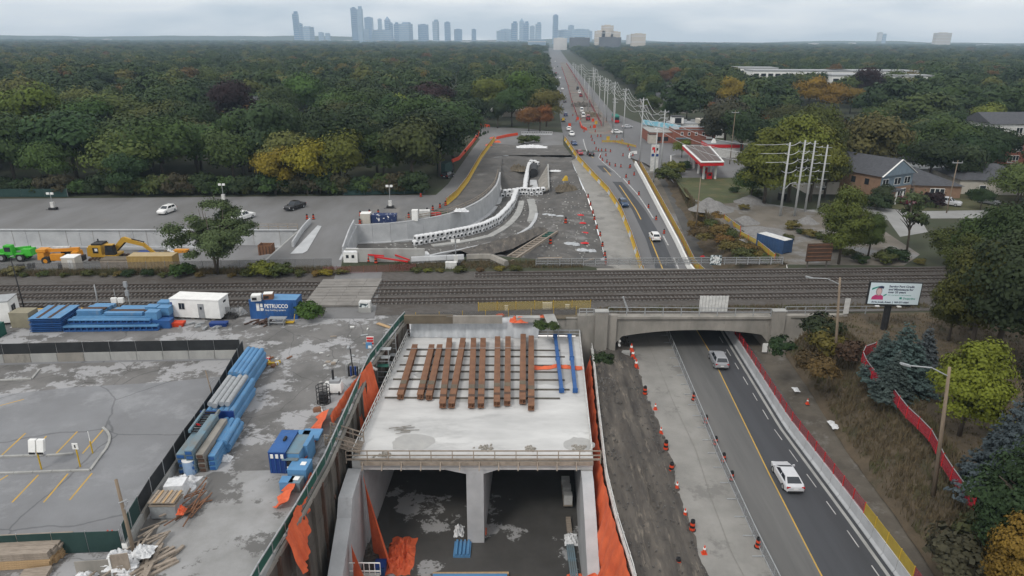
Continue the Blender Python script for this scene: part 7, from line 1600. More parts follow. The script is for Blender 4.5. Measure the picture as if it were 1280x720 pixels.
house('pale low house behind the hedge of the small wood', P(643, 146) + Vector((0, 4, 0)), 0, 12, 8, 3, 'hip', m_whited, m_stucco, 2., [])
house('house with a pale roof showing in the left forest', P(352, 139), .1, 16, 12, 9.5, 'gx', m_stucco, m_stucco, 4, [])
house('grey roofed house between the trees of the left forest', P(312, 158), .2, 15, 12, 9, 'gx', m_shingle, m_stucco, 3.4, [])
for k, (x, y, w_, lb) in enumerate([(1000, 118, 70, 'long white low school building with window rows among the trees'), (1090, 118, 60, 'white low building with window rows, right of the long school'), (945, 112, 30, 'pale low building left of the long school'), (1098, 128, 62, 'white flat building below the right school wing')]):
    b = P(x, y); t = thing('school_building', lb, 'building', b, 0); MB().box(0, 10, 0, w_, 20, 15.5).build('wall', m_white, t); MB().box(0, 10, 15.5, w_+.6, 20.6, .8).build('roof', m_grey, t)
    for r_ in range(2):
        for q in range(int(w_/5)): MB().box(-w_/2+2.5+q*5, -.1, 8.5+r_*3.6, 3.4, .2, 1.9).build('window', m_glass, t)
for k, (x, y, w_) in enumerate([(828, 134, 22), (905, 128, 16), (846, 140, 14), (820, 122, 20)]): house('dark grey roofed building between the trees right of the far road', P(x, y), .1, w_, 14, 5, 'hip', m_shingle, m_conco, 3, [], group='dark roofed buildings right of the far road')

# ------------------------------------------------------------------ apartment blocks and skyline
m_apt = mat('apartment_concrete', (.55, .49, .42), (.47, .42, .36), .02, .9); m_aptw = mat('apartment_white', (.62, .6, .58), (.52, .5, .48), .02, .9); m_bglass = mat('tower_glass', (.11, .22, .36), (.08, .16, .27), .02, .35, spec=.6); m_bglass2 = mat('pale_tower', (.28, .38, .48), (.22, .31, .4), .02, .5); m_bd = mat('dark_block', (.14, .14, .15), (.1, .1, .11), .03, .8)
def towerblock(name, label, x, ty, wpx, D, m, depth=None, group=None, bands=True, crown=None, lean=0., rz=0.):
    b = PY(x, 60, D); z1 = PY(x, ty, D).z; w_ = wpx/pxm(D); d = depth or w_*.9; loc = Vector((b.x, D, 0))
    t = thing(name, label, 'building', loc, rz, group); n = max(2, min(26, int(z1/14)))
    MB().box(0, 0, 0, w_, d, z1*.97).build('facade', m, t)
    if bands:
        for k in range(n): MB().box(0, 0, z1*.97*(k+.5)/n, w_+.8, d+.8, z1*.97/n*.18).build('floor_band', m_aptw if m != m_bd else m_bd, t)
    if crown == 'spire': MB().box(0, 0, z1*.97, w_*.9, d*.9, z1*.14, top=(.1, .1)).build('crown', m, t)
    elif crown == 'step': MB().box(w_*.1, 0, z1*.97, w_*.6, d*.6, z1*.08).build('crown', m, t)
    else: MB().box(0, 0, z1*.97, w_*.5, d*.5, z1*.03).build('roof_plant', m, t)
    return t
for a in [(758, 31, 14, 'tallest beige apartment block of the stepped group by the far road'), (749, 38, 12, 'left lower wing of the stepped beige apartment group'), (768, 39, 12, 'right lower wing of the stepped beige apartment group')]: towerblock('apartment_block', a[3], a[0], a[1], a[2], 2500, m_apt, 30)
towerblock('apartment_block', 'broad dark base block in front of the stepped apartment group', 762, 46, 26, 2300, m_bd, 30); towerblock('apartment_block', 'beige slab block standing alone right of the stepped group', 797, 41.5, 17, 2400, m_apt, 25)
towerblock('apartment_block', 'dark low block left of the stepped apartment group', 724, 46.5, 24, 2400, m_bd, 40); towerblock('apartment_block', 'white low block at the end of the far road', 700, 47, 16, 2600, m_aptw, 40); towerblock('apartment_block', 'pale green glass block left of the end of the far road', 671, 49, 22, 2600, m_bglass2, 40); towerblock('apartment_block', 'twin topped block far away at the right horizon', 1175, 40.5, 19, 3900, m_apt, 30); towerblock('apartment_block', 'pale block behind the slab block', 788, 43, 10, 3600, m_aptw, 40)
sky_ = [(373, 16, 6.5, 'slim dark blue tower, leftmost of the skyline', m_bglass, 'step'), (378, 29, 5, 'short tower leaning on the leftmost slim tower', m_bglass, None), (386.5, 33, 12, 'broad low block beside the leftmost tower', m_bglass2, None), (445, 9, 7.5, 'tallest glass tower of the left cluster', m_bglass, None), (452.5, 10, 6, 'curvy glass tower right of the tallest one', m_bglass2, 'step'), (463, 21, 9.5, 'dark glass block of the left cluster', m_bglass, None), (476.5, 23, 4.5, 'thin pale tower in the left cluster', m_bglass2, None), (486, 24, 6, 'pointed tower in the left cluster', m_bglass, 'spire'), (490.5, 28, 4, 'narrow tower beside the pointed one', m_bglass, None), (496.5, 29, 6, 'rounded tower in the middle of the left cluster', m_bglass, 'step'), (508, 29, 14, 'wide pale block of the left cluster', m_bglass2, 'step'), (530, 30, 12.5, 'grey square block right of the left cluster', m_bglass, None), (545.5, 26, 6.5, 'slim pale tower right of the grey block', m_bglass2, 'step'), (560, 27, 7, 'dark slim tower, second from the right of the left cluster', m_bglass, None), (573, 36, 9, 'low twin tower block', m_bglass, None), (592.5, 36, 5, 'small single tower between the two clusters', m_bglass, None),
        (453, 36, 18, 'low pale podium block at the tallest tower', m_bglass2, None), (478, 37, 22, 'low pale podium row of the left cluster', m_bglass2, None), (633, 36, 12, 'pale block at the left of the centre cluster', m_bglass2, None), (643, 28, 7, 'blue tower at the left of the centre cluster', m_bglass, 'step'), (652, 26, 6, 'pale pointed tower of the centre cluster', m_bglass2, 'spire'), (657.5, 28, 6.5, 'rounded blue tower of the centre cluster', m_bglass, 'step'), (665, 32, 6, 'pale pink tower of the centre cluster', m_bglass2, None), (672.5, 29, 7, 'blue grey tower at the right of the centre cluster', m_bglass2, 'step'), (693.5, 18, 5.6, 'tall slim twisted tower at the end of the road', m_bglass, None), (705, 37, 14, 'low pale cluster right of the twisted tower', m_bglass2, None), (713, 31, 6, 'pale tower far right of the twisted tower', m_bglass2, None), (725, 36, 20, 'wide low pale block right of the twisted tower', m_bglass2, None), (734, 38, 9, 'small pale block behind the stepped apartments', m_bglass2, None), (403, 40, 6, 'tiny block on the horizon left of the tallest tower', m_bglass2, None), (411, 41, 5, 'second tiny block on the horizon left of the tallest tower', m_bglass2, None), (1097, 40, 5, 'thin pale tower at the right horizon', m_aptw, None), (1103, 42, 4, 'faint pale tower beside the thin one at the right horizon', m_bglass2, None), (626, 38, 9, 'faint block at the left foot of the centre cluster', m_bglass2, None)]
r = random.Random(3)
for x, ty, wp, lb, m, cr_ in sky_: towerblock('tower_block', lb, x, ty, wp, r.uniform(5200, 6300), m, None, None, True, cr_, rz=r.uniform(-.3, .3))
for k in range(46):
    x = r.choice([r.uniform(0, 360), r.uniform(560, 700), r.uniform(800, 1280), r.uniform(400, 620)]); D = r.uniform(3600, 5800); b = PY(x, 60, D); h = r.uniform(10, 24); w_ = r.uniform(20, 90)
    t = thing('low_building', 'pale low building on the hazy horizon', 'building', Vector((b.x, D, 0)), r.uniform(-.4, .4), 'low buildings on the hazy horizon'); MB().box(0, 0, 0, w_, 30, h).build('facade', r.choice([m_aptw, m_apt, m_bglass2, m_aptw]), t); MB().box(0, 0, h, w_*.3, 10, 3).build('roof_plant', m_grey, t)
# far wooded rise on the horizon
rows = []
for i in range(2):
    pass
mb = MB(); n = 160; R1 = []
for i in range(n+1):
    a = -1.05 + 2.1*i/n; hgt = 28 + 22*mnoise.noise(Vector((a*5, .3, 0))) + 8*mnoise.noise(Vector((a*26, 2, 0))) + (14 if a < -.2 else 0)
    R1.append([(6500*math.sin(a), 6500*math.cos(a), -1), (6600*math.sin(a), 6600*math.cos(a), max(14, hgt)), (6900*math.sin(a), 6900*math.cos(a), 5)])
mb.grid(R1); kind(mb.build('hills', m_grass, None, smooth=True))
# ------------------------------------------------------------------ trees
def leafmat(name, mul=1., objcol=True):
    m = bpy.data.materials.new(name); m.use_nodes = True; n = m.node_tree.nodes; l = m.node_tree.links.new; b = n['Principled BSDF']
    b.inputs['Roughness'].default_value = .7; b.inputs['Specular IOR Level'].default_value = .15
    oi = n.new('ShaderNodeObjectInfo'); tcn = n.new('ShaderNodeTexCoord'); nzn = n.new('ShaderNodeTexNoise'); nzn.inputs['Scale'].default_value = 3.5; nzn.inputs['Detail'].default_value = 4
    l(tcn.outputs['Object'], nzn.inputs['Vector'])
    mr = n.new('ShaderNodeMapRange'); mr.inputs[1].default_value = .3; mr.inputs[2].default_value = .7; mr.inputs[3].default_value = .7*mul; mr.inputs[4].default_value = 1.3*mul; l(nzn.outputs['Fac'], mr.inputs[0])
    mxn = n.new('ShaderNodeMix'); mxn.data_type = 'RGBA'; mxn.blend_type = 'MULTIPLY'; mxn.inputs[0].default_value = 1
    if objcol: l(oi.outputs['Color'], mxn.inputs[6])
    else:
        rp = n.new('ShaderNodeValToRGB'); rp.color_ramp.interpolation = 'LINEAR'; e = rp.color_ramp.elements
        e[0].position = 0; e[0].color = (.02, .036, .014, 1); e[1].position = 1; e[1].color = (.09, .045, .018, 1)
        for p, c in ((.2, (.028, .048, .017)), (.4, (.044, .07, .021)), (.6, (.03, .05, .021)), (.78, (.062, .084, .025)), (.92, (.095, .1, .028)), (.97, (.11, .085, .022))): q = e.new(p); q.color = (*c, 1)
        l(oi.outputs['Random'], rp.inputs[0]); l(rp.outputs[0], mxn.inputs[6])
    l(mr.outputs[0], mxn.inputs[7]); l(mxn.outputs[2], b.inputs['Base Color'])
    tr = n.new('ShaderNodeBsdfTranslucent'); ms = n.new('ShaderNodeMixShader'); ms.inputs[0].default_value = .12; l(mxn.outputs[2], tr.inputs[0]); l(b.outputs[0], ms.inputs[1]); l(tr.outputs[0], ms.inputs[2]); l(ms.outputs[0], n['Material Output'].inputs[0])
    return m
m_leaf = leafmat('foliage'); m_leaff = leafmat('far_foliage', 1., False); m_bark = mat('bark', (.1, .082, .065), (.065, .052, .042), 6., .95, bump=.5, stretch=(1, 1, .2))
def leaf_mesh(name, n, size, seed, rad=.36, zc=.6, zr_=.4, nclump=26, clr=(.12, .2), kind_='round', loose=1., mats=None):
    g = np.random.default_rng(seed)
    if kind_ == 'spruce':
        nb = 420; bz = 1 - (np.arange(nb) + .5)/nb; bz = 1-.94*np.sqrt(1-bz); bz = np.clip(bz + g.normal(0, .012, nb), .05, .995); bph = np.arange(nb)*2.39996 + g.normal(0, .25, nb); bl = ((1-bz)*rad*1.06 + .015)*g.uniform(.72, 1.14, nb); wgt = bl/np.sum(bl)
        bi = g.choice(nb, n, p=wgt); z0 = bz[bi]; ph = bph[bi]; f = g.random(n)**.6; r_ = bl[bi]*f
        zz = z0 - .1*f*(1-z0) + .05*f**3*(1-z0) - .01 + g.normal(0, .008, n); tx_ = g.normal(0, .02, n)*(1.1-.7*f)
        pos = np.stack([r_*np.cos(ph) - tx_*np.sin(ph), r_*np.sin(ph) + tx_*np.cos(ph), zz], 1); nrm = np.stack([np.cos(ph)*.6, np.sin(ph)*.6, np.full(n, .9)], 1) + g.normal(0, .4, (n, 3))
    else:
        c = []
        while len(c) < nclump:
            q = g.normal(0, 1, 3); q /= np.linalg.norm(q); q *= g.random()**.4
            if kind_ == 'round' and q[2] < -.75: continue
            c.append(q)
        c = np.array(c); cen = c*np.array([rad-.1, rad-.1, zr_-.12]); cr_ = g.uniform(clr[0], clr[1], nclump); ci = g.choice(nclump, n, p=cr_**2/np.sum(cr_**2))
        d = g.normal(0, 1, (n, 3)); d /= np.linalg.norm(d, axis=1)[:, None]; d[:, 2] = np.where(d[:, 2] < -.3, -d[:, 2]*.5, d[:, 2])
        rr = cr_[ci]*(1 - .45*g.random(n)**2*loose)*(1 + .12*g.normal(0, 1, n)*loose)
        pos = cen[ci] + d*rr[:, None]*np.array([1, 1, .8]); out = pos.copy(); nrm = d*.8 + out/np.maximum(1e-3, np.linalg.norm(out, axis=1))[:, None]*.45 + g.normal(0, .28, (n, 3)); pos[:, 2] += zc
    nrm /= np.linalg.norm(nrm, axis=1)[:, None]
    a = np.cross(nrm, g.normal(0, 1, (n, 3))); a /= np.linalg.norm(a, axis=1)[:, None]; b = np.cross(nrm, a); s_ = size*g.uniform(.6, 1.35, n)[:, None]
    jit = g.normal(0, .3, (n, 3))
    geo = nrm + jit; 
    v = np.stack([pos - a*s_ - b*s_*.7, pos + a*s_ - b*s_*.6, pos + a*s_*.8 + b*s_*.7, pos - a*s_*.9 + b*s_*.65], 1).reshape(-1, 3)
    me = bpy.data.meshes.new(name); me.vertices.add(4*n); me.vertices.foreach_set('co', v.ravel().astype(np.float32)); me.loops.add(4*n); me.loops.foreach_set('vertex_index', np.arange(4*n, dtype=np.int32)); me.polygons.add(n); me.polygons.foreach_set('loop_start', np.arange(0, 4*n, 4, dtype=np.int32))
    me.update(calc_edges=True); me.polygons.foreach_set('use_smooth', [True]*n)
    me.normals_split_custom_set_from_vertices(np.repeat(nrm, 4, 0).tolist())
    return me
def trunk_mb(h=.45, r=.022, limbs=5, seed=0, top=.75, multi=1):
    g = random.Random(seed); mb = MB()
    for q in range(multi):
        lx, ly = (g.uniform(-.12, .12), g.uniform(-.12, .12)) if multi > 1 else (g.uniform(-.02, .02), g.uniform(-.02, .02))
        mb.tube([(0, 0, -.02), (lx*.3, ly*.3, h*.5), (lx, ly, h), (lx*1.4, ly*1.4, top)], [r, r*.8, r*.6, r*.15], 7)
        for k in range(limbs):
            a = g.random()*2*PI; z = h*(.55+.4*g.random()); L_ = g.uniform(.14, .26); p0 = Vector((lx*z/h*.8, ly*z/h*.8, z)); mb.tube([p0, p0 + Vector((math.cos(a)*L_*.5, math.sin(a)*L_*.5, L_*.55)), p0 + Vector((math.cos(a)*L_, math.sin(a)*L_, L_*.95))], [r*.5, r*.35, r*.12], 5)
    return mb
protos = {}
def proto(key, n, size, seed, trunk=None, name='leafy_tree', **k):
    t = thing(name, 'x', 'tree', (0, 0, -500)); me = leaf_mesh(name+'_crown', n, size, seed, **k)
    o = link('crown', me, m_leaf, t); (trunk or trunk_mb(seed=seed)).build('trunk', m_bark, t, smooth=True); protos[key] = [t, False]
mid = []
for s in range(6):
    proto(f'mid{s}', 6500, .0165, 100+s, rad=(.36, .42, .33, .4, .38, .44)[s], zr_=(.42, .36, .45, .38, .43, .36)[s], zc=(.5, .54, .5, .53, .5, .53)[s], nclump=(11, 15, 9, 18, 13, 20)[s], clr=(.15, .27)); mid.append(f'mid{s}')
for s in range(3): proto(f'near{s}', 26000, .0098, 200+s, trunk_mb(.5, .024, 9, s, .85), rad=(.42, .36, .46)[s], zr_=(.46, .48, .46)[s], zc=.5, nclump=60, clr=(.08, .16))
proto('lone', 22000, .009, 300, trunk_mb(.5, .012, 10, 3, .85, 4), rad=.5, zr_=.45, zc=.55, nclump=44, clr=(.06, .125), loose=1.3)
proto('yellow', 22000, .0105, 301, trunk_mb(.4, .02, 6, 4, .8), rad=.36, zr_=.47, zc=.52, nclump=46, clr=(.09, .16))
proto('sparse', 1500, .016, 302, trunk_mb(.55, .016, 10, 5, .95, 2), rad=.34, zr_=.4, zc=.62, nclump=16, clr=(.06, .12), loose=1.5)
proto('spruce', 20000, .0105, 303, trunk_mb(.7, .018, 0, 6, .97), rad=.33, kind_='spruce', name='spruce_tree'); proto('spruce2', 20000, .0105, 304, trunk_mb(.7, .018, 0, 7, .97), rad=.26, kind_='spruce', name='spruce_tree')
proto('shrub', 1600, .045, 305, trunk_mb(.2, .02, 4, 8, .5), rad=.62, zr_=.5, zc=.42, nclump=22, clr=(.16, .28), name='shrub'); proto('shrub2', 2200, .04, 306, trunk_mb(.2, .02, 4, 9, .5), rad=.8, zr_=.45, zc=.36, nclump=30, clr=(.16, .26), name='shrub')
def plant(key, loc, h, label, col, group=None, cat='tree', sx=1., rz=None):
    t, u = protos[key]; rz = random.random()*6.28 if rz is None else rz; loc = Vector(loc)
    if not u:
        protos[key][1] = True; o = t
    else: o = dup(t, loc, rz, label, group)
    o.location = loc; o.rotation_euler = (0, 0, rz); o.scale = (h*sx, h*sx, h); o['label'] = label; o['category'] = cat
    if group: o['group'] = group
    elif 'group' in o: del o['group']
    for c in KIDS[o]:
        if c.name.startswith('crown'): c.color = (*[q*random.uniform(.92, 1.08) for q in col], 1)
    return o
DG, MG, OL, YG, YE, RD, OR, BG = (.027, .046, .017), (.045, .074, .021), (.066, .078, .024), (.12, .14, .024), (.19, .155, .02), (.022, .011, .012), (.16, .065, .02), (.065, .088, .085)
def at_h(x, y, ty, z=0.):
    b = P(x, y, z); return b, PY(x, ty, b.y).z - z
def T_(key, x, y, ty, label, col, sx=1., z=0., cat='tree', group=None):
    b, h = at_h(x, y, ty, z); return plant(key, b, h*1.06, label, col, group, cat, sx)
# ones that stand out
T_('lone', 272, 343, 251, 'lone spreading green tree standing between the shrubs by the tracks', (.075, .098, .038), 1.2, cat='tree')
T_('yellow', 1199, 545, 414, 'bright yellow green round tree on the slope among the spruces', (.14, .155, .02), .98)
T_('spruce', 1122, 482, 404, 'broad blue spruce below the billboard, left of the yellow green tree', BG, 1.5, .3); T_('spruce2', 1098, 470, 414, 'blue spruce at the left of the spruce group below the billboard', BG, 1.3, .3); T_('spruce2', 1150, 470, 409, 'blue spruce close to the yellow green tree', BG, 1.35, .3); T_('spruce2', 1113, 496, 440, 'small blue spruce in front of the spruce group', (.06, .085, .07), 1.5, .3)
T_('spruce', 1242, 622, 500, 'tall blue spruce right of the timber street lamp', BG, 1.05, .2); T_('spruce2', 1278, 590, 490, 'blue spruce at the right picture edge behind the tall one', BG, 1.2, .2)
T_('near0', 1275, 715, 545, 'dark green bushy tree at the lower right picture edge', (.03, .05, .02), 1.0, .2); T_('yellow', 1262, 760, 640, 'ochre leaved young tree in the lower right corner', (.15, .105, .02), .9, .2)
T_('near1', 1212, 440, 292, 'tall olive leaved tree right of the billboard', (.07, .075, .02), .85, .3); T_('near2', 1186, 424, 340, 'olive tree behind the tall one right of the billboard', (.065, .07, .02), .7, .3); T_('near0', 1245, 440, 283, 'large dark green tree at the right edge of the park', (.036, .05, .02), 1., .3); T_('near2', 1290, 460, 270, 'very dark large tree cut by the right picture edge', (.028, .04, .018), 1., .3); T_('near1', 1215, 410, 300, 'dark green tree behind the olive ones near the tracks', (.036, .05, .02), .9, .3); T_('near0', 1200, 372, 290, 'olive green tree at the tracks behind the billboard', (.065, .072, .02), .9, .2); T_('near2', 1262, 375, 240, 'tall dark tree beyond the tracks at the right picture edge', (.04, .055, .02), .9)
T_('near1', 1300, 560, 430, 'dark tree at the right picture edge above the lower spruce', (.026, .036, .017), .9, .2)
T_('mid1', 1225, 345, 268, 'dense green tree north of the tracks at the right', MG, 1.1); T_('mid3', 1185, 335, 278, 'olive green tree north of the tracks at the street end', OL, 1.0); T_('mid4', 1268, 335, 250, 'dark green tree north of the tracks near the right edge', DG, 1.0)
T_('near0', 1048, 330, 229, 'bright green tree behind the old brown billboard', (.085, .105, .024), .75); T_('near1', 1085, 320, 262, 'green small tree right of the old brown billboard', (.06, .08, .024), .8); T_('sparse', 1133, 318, 228, 'half bare tree with few leaves beside the residential street', (.07, .08, .035), .9); T_('mid2', 1100, 258, 228, 'leafy tree on the front lawn of the blue gabled house', (.04, .055, .024), 1.3)
T_('yellow', 985, 252, 135, 'big yellow green tree of the cluster right of the gas station', YG, 1.1); T_('yellow', 955, 254, 150, 'yellow green tree at the left of the cluster by the gas station', (.1, .115, .022), 1.1); T_('yellow', 1012, 252, 148, 'tall yellow green tree at the right of the cluster by the gas station', (.11, .125, .022), 1.0); T_('mid3', 938, 250, 205, 'low green tree at the left foot of the cluster', MG, 1.2); T_('mid0', 1030, 246, 175, 'olive tree behind the four utility poles', OL, 1.); T_('near0', 1010, 240, 125, 'olive tree behind the yellow green cluster', OL, .8)
for x, y, ty, c, lb in [(345, 243, 178, YE, 'yellow tree at the front edge of the left forest, left one'), (385, 243, 168, (.21, .165, .02), 'yellow tree at the front edge of the left forest, right one'), (48, 195, 95, (.085, .115, .022), 'large bright green tree in the left forest'), (295, 170, 96, RD, 'dark red tree in the left forest'), (20, 230, 132, MG, 'light green tree at the left edge of the forest'), (382, 155, 90, (.06, .1, .025), 'bright green round tree in the left forest'), (675, 165, 128, OR, 'orange tree at the right side of the small wood'), (661, 165, 130, (.15, .07, .025), 'rusty orange tree in the small wood'), (683, 158, 104, (.11, .1, .03), 'olive yellow tree at the road side of the small wood'), (612, 150, 88, (.1, .115, .025), 'yellow green tree at the top of the small wood'), (650, 150, 84, (.06, .1, .022), 'tall bright green tree in the small wood'), (640, 158, 108, MG, 'green tree in the middle of the small wood'), (595, 157, 118, DG, 'dark green tree at the left end of the small wood'), (622, 160, 120, DG, 'dark low tree beside the white gabled house'), (668, 152, 95, MG, 'green tree behind the orange ones'), (913, 140, 92, YE, 'golden yellow tree left of the school'), (1010, 140, 91, (.2, .125, .02), 'golden orange tree in front of the school'), (1040, 142, 99, (.2, .12, .02), 'golden orange tree right of the first one by the school'), (1062, 142, 104, (.17, .11, .02), 'ochre tree at the right of the golden row'), (888, 137, 88, OL, 'olive ochre tree left of the golden yellow one'), (1076, 135, 80, RD, 'very dark red tree in front of the school'), (1085, 235, 137, (.09, .085, .03), 'ochre tipped round tree behind the houses'), (840, 110, 82, OR, 'orange tree right of the far road'), (827, 112, 84, (.1, .055, .025), 'brown tree beside the orange one right of the far road'), (886, 145, 124, OR, 'small orange tree behind the plaza'), (852, 197, 172, YG, 'yellow green round tree beside the brick plaza')]:
    T_(random.choice(mid), x, y, ty, lb, c, 1.)
# shrubs
sh = [(18, 343, 318, (.13, .12, .05)), (55, 345, 330, OL), (110, 345, 328, OL), (150, 345, 330, (.12, .09, .03)), (205, 346, 332, OL), (228, 345, 322, MG), (160, 345, 326, DG), (310, 345, 330, OL), (330, 345, 318, YG), (352, 345, 322, OL), (375, 345, 326, OL), (395, 345, 330, (.17, .12, .03)), (250, 346, 332, (.12, .08, .03)), (185, 345, 326, DG), (80, 346, 334, OL), (130, 346, 334, (.1, .09, .04)), (30, 346, 334, OL), (290, 346, 334, (.13, .1, .03))]
for x, y, ty, c in sh: T_(random.choice(['shrub', 'shrub2']), x, y, y - (y-ty)*(.75 if x in (228, 330, 310, 352) else .5), 'bush in the scrub strip between the tracks and the lower yard', c, 1.3, cat='bush', group='bushes along the north side of the tracks')
for x, y, ty, c in [(428, 342, 334, (.1, .1, .03)), (520, 340, 333, OL), (535, 340, 335, YG), (575, 340, 332, OL), (600, 339, 334, (.1, .07, .03)), (625, 338, 332, (.15, .12, .03)), (408, 344, 336, YE), (645, 338, 331, OL), (550, 340, 335, (.12, .1, .03))]: T_('shrub', x, y, ty, 'low weedy bush along the tracks right of the crossing', c, 1.8, cat='bush', group='low bushes right of the crossing')
for x, y, ty, c, lb in [(387, 398, 376, (.05, .1, .02), 'green bush hiding the right end of the blue container'), (1024, 425, 392, (.03, .04, .018), 'dark bush on the bridge abutment'), (1030, 440, 411, (.1, .085, .02), 'yellowish bush below the dark one at the abutment'), (974, 442, 420, DG, 'small dark bush at the foot of the right pilaster'), (1010, 460, 437, (.07, .045, .022), 'brown dry bush on the grass slope'), (1058, 448, 424, (.07, .04, .025), 'reddish brown bush right of the street lamp'), (1028, 470, 446, (.1, .075, .025), 'ochre bush on the slope beside the street lamp'), (676, 412, 400, MG, 'green weeds at the back edge of the tunnel roof, left'), (692, 412, 402, MG, 'green weeds at the back edge of the tunnel roof, right'), (755, 455, 440, DG, 'low weeds at the foot of the bridge wing wall'), (1096, 300 - 38, 240, DG, 'rounded dark bush in front of the blue gabled house'), (1166, 258, 238, RD, 'dark red bush beside the silver pickup'), (1218, 248, 235, DG, 'round dark bush beside the white walled house'), (1235, 690, 640, (.05, .055, .025), 'dark scrub at the lower right of the grass slope'), (1200, 720, 672, (.06, .055, .03), 'brown scrub at the bottom of the grass slope'), (842, 218, 200, YG, 'yellowish bush at the forecourt corner'), (835, 226, 206, OL, 'tall weeds beside the path at the forecourt'), (856, 212, 200, DG, 'dark bush in front of the forecourt'), (668, 178, 168, (.05, .075, .02), 'green plants under the small concrete bridge'), (655, 180, 168, OL, 'weeds at the left of the small concrete bridge'), (1262, 300, 262, YG, 'yellowish bush at the end of the residential street')]: T_('shrub', x, y, ty, lb, c, 1.25, z=.2 if y > 380 else 0, cat='bush')
bk2 = [(1000, 292), (1012, 296), (1024, 298), (990, 286), (1035, 300), (985, 300), (1040, 312), (1060, 320), (1075, 328), (1105, 328), (1120, 325), (1150, 330), (930, 262), (945, 246), (918, 240)]
for x, y in bk2: plant('shrub', P(x, y), random.uniform(1., 2.6), 'weedy bush on the edge of the gravel lot', random.choice([(.12, .1, .03), OL, DG]), 'weedy bushes round the gravel lot', 'bush', 1.5)
bk = [(868, 285), (880, 272), (890, 285), (900, 295), (905, 305), (918, 300), (925, 312), (935, 308), (940, 320), (912, 315), (952, 325), (896, 278), (875, 296), (930, 325), (963, 330), (880, 300)]
for x, y in bk:
    p = P(x, y, -1.5); plant(random.choice(['shrub', 'shrub2']), p, random.uniform(1.6, 3.0), 'dry ochre bush on the bank between the north path and the gravel lot', random.choice([(.12, .09, .03), OL, (.14, .085, .025), (.09, .06, .03)]), 'bushes on the north bank', 'bush', 1.4)
for k in range(60):
    x = k*9.3 - 20 + random.uniform(-4, 4); y = 245.2 - (k > 30)*.05*(k-30) + random.uniform(-.6, .4); p = P(x, y); p.y += 2.5
    plant(random.choice(['shrub', 'shrub2']), p, random.uniform(3, 7), 'dark undergrowth bush at the foot of the left forest', random.choice([DG, DG, MG, OL, (.05, .045, .025)]), 'bushes at the foot of the left forest', 'bush', 1.)
fence('dark green screen fence at the foot of the left forest', [P(-60, 246.5), P(85, 246.5)], 5, m_screeng, base=False, h0=.1, h1=2.0)
fence('green screen fence at the foot of the forest beside the side street', [P(430, 244.5), P(530, 242)], 5, m_screeng, base=False, h0=.1, h1=2.0)
for x, y, ty, c, lb in [(1160, 232, 168, DG, 'dark tree right behind the blue gabled house'), (1195, 236, 176, (.04, .055, .025), 'tall dark tree between the bungalows'), (1215, 226, 160, DG, 'big dark tree left of the red brick house'), (1145, 218, 160, MG, 'green tree above the ridge of the blue gabled house'), (1060, 228, 172, OL, 'olive tree behind the beige bungalow'), (1235, 212, 150, DG, 'dark tree at the left corner of the white dormer house'), (1180, 215, 140, MG, 'green tree above the flat roofed bungalow'), (1110, 205, 150, DG, 'dark tree above the blue grey roof'), (836, 152, 122, MG, 'green tree in front of the dark roofs beyond the plaza'), (858, 150, 118, (.04, .055, .022), 'dark green tree behind the white stepped building'), (815, 146, 118, OL, 'olive tree behind the shop row'), (905, 190, 120, (.05, .055, .03), 'tall dull green tree behind the gas station shop'), (925, 198, 132, DG, 'tall dark tree right of the gas station shop'), (890, 182, 135, (.045, .05, .03), 'dull dark tree beside the white stepped building'), (1275, 250, 205, DG, 'dark tree at the right edge beside the white walled house'), (1225, 262, 232, DG, 'small dark tree in front of the white walled house')]: T_(random.choice(mid), x, y, ty, lb, c, 1.1)
# forests: clear ground tested in plan
def poly(pts): return [tuple(P(x, y))[:2] for x, y in pts]
LEFT = [(-5200, 5300)] + poly([(-420, 244.5), (0, 244.5), (280, 243), (470, 241), (540, 238), (558, 214), (567, 200), (572, 192), (560, 170), (556, 140), (554, 118), (563, 100), (640, 80), (680, 66), (681, 58)]) + [(200, 5300)]
WOOD = poly([(580, 156), (640, 158), (676, 160), (684, 125), (681, 95), (680, 72), (640, 80), (580, 105), (577, 130)])
RIGHT = poly([(815, 140), (770, 100), (727, 73), (709, 60)]) + [(400, 5300), (5200, 5300), (700, 262)] + poly([(1400, 262), (1290, 262), (1130, 240), (1040, 238), (925, 190), (875, 160), (845, 155)])
keep = [poly(q) for q in ([(1040, 246), (1300, 248), (1300, 228), (1240, 215), (1130, 212), (1040, 225)], [(1240, 215), (1300, 215), (1300, 180), (1240, 180)], [(925, 122), (1130, 122), (1130, 108), (925, 108)], [(800, 190), (935, 190), (935, 172), (880, 160), (800, 160)])]
def ok(x, y):
    if any(inside(x, y, q) for q in keep): return False
    return inside(x, y, LEFT) or inside(x, y, WOOD) or inside(x, y, RIGHT)
def colour(u, x):
    if x < 0: t_ = ((.40, DG, 'dark green'), (.74, MG, 'mid green'), (.93, OL, 'olive green'), (.97, YG, 'yellowish green'), (.985, RD, 'dark red'), (1.01, (.1, .06, .025), 'brownish'))
    else: t_ = ((.34, DG, 'dark green'), (.64, MG, 'mid green'), (.86, OL, 'olive green'), (.93, YG, 'yellowish green'), (.97, (.13, .085, .025), 'ochre'), (.985, OR, 'orange'), (1.01, RD, 'dark red'))
    for p, c, nm in t_:
        if u < p: return c, nm
cand = []
y = 150.
while y < 620:
    sp = 12.2 + (y-150)*.003; x = -.95*y - 20
    while x < .95*y + 20:
        px_, py_ = x + random.uniform(-.42, .42)*sp, y + random.uniform(-.42, .42)*sp
        if ok(px_, py_): cand.append((px_, py_))
        x += sp
    y += sp
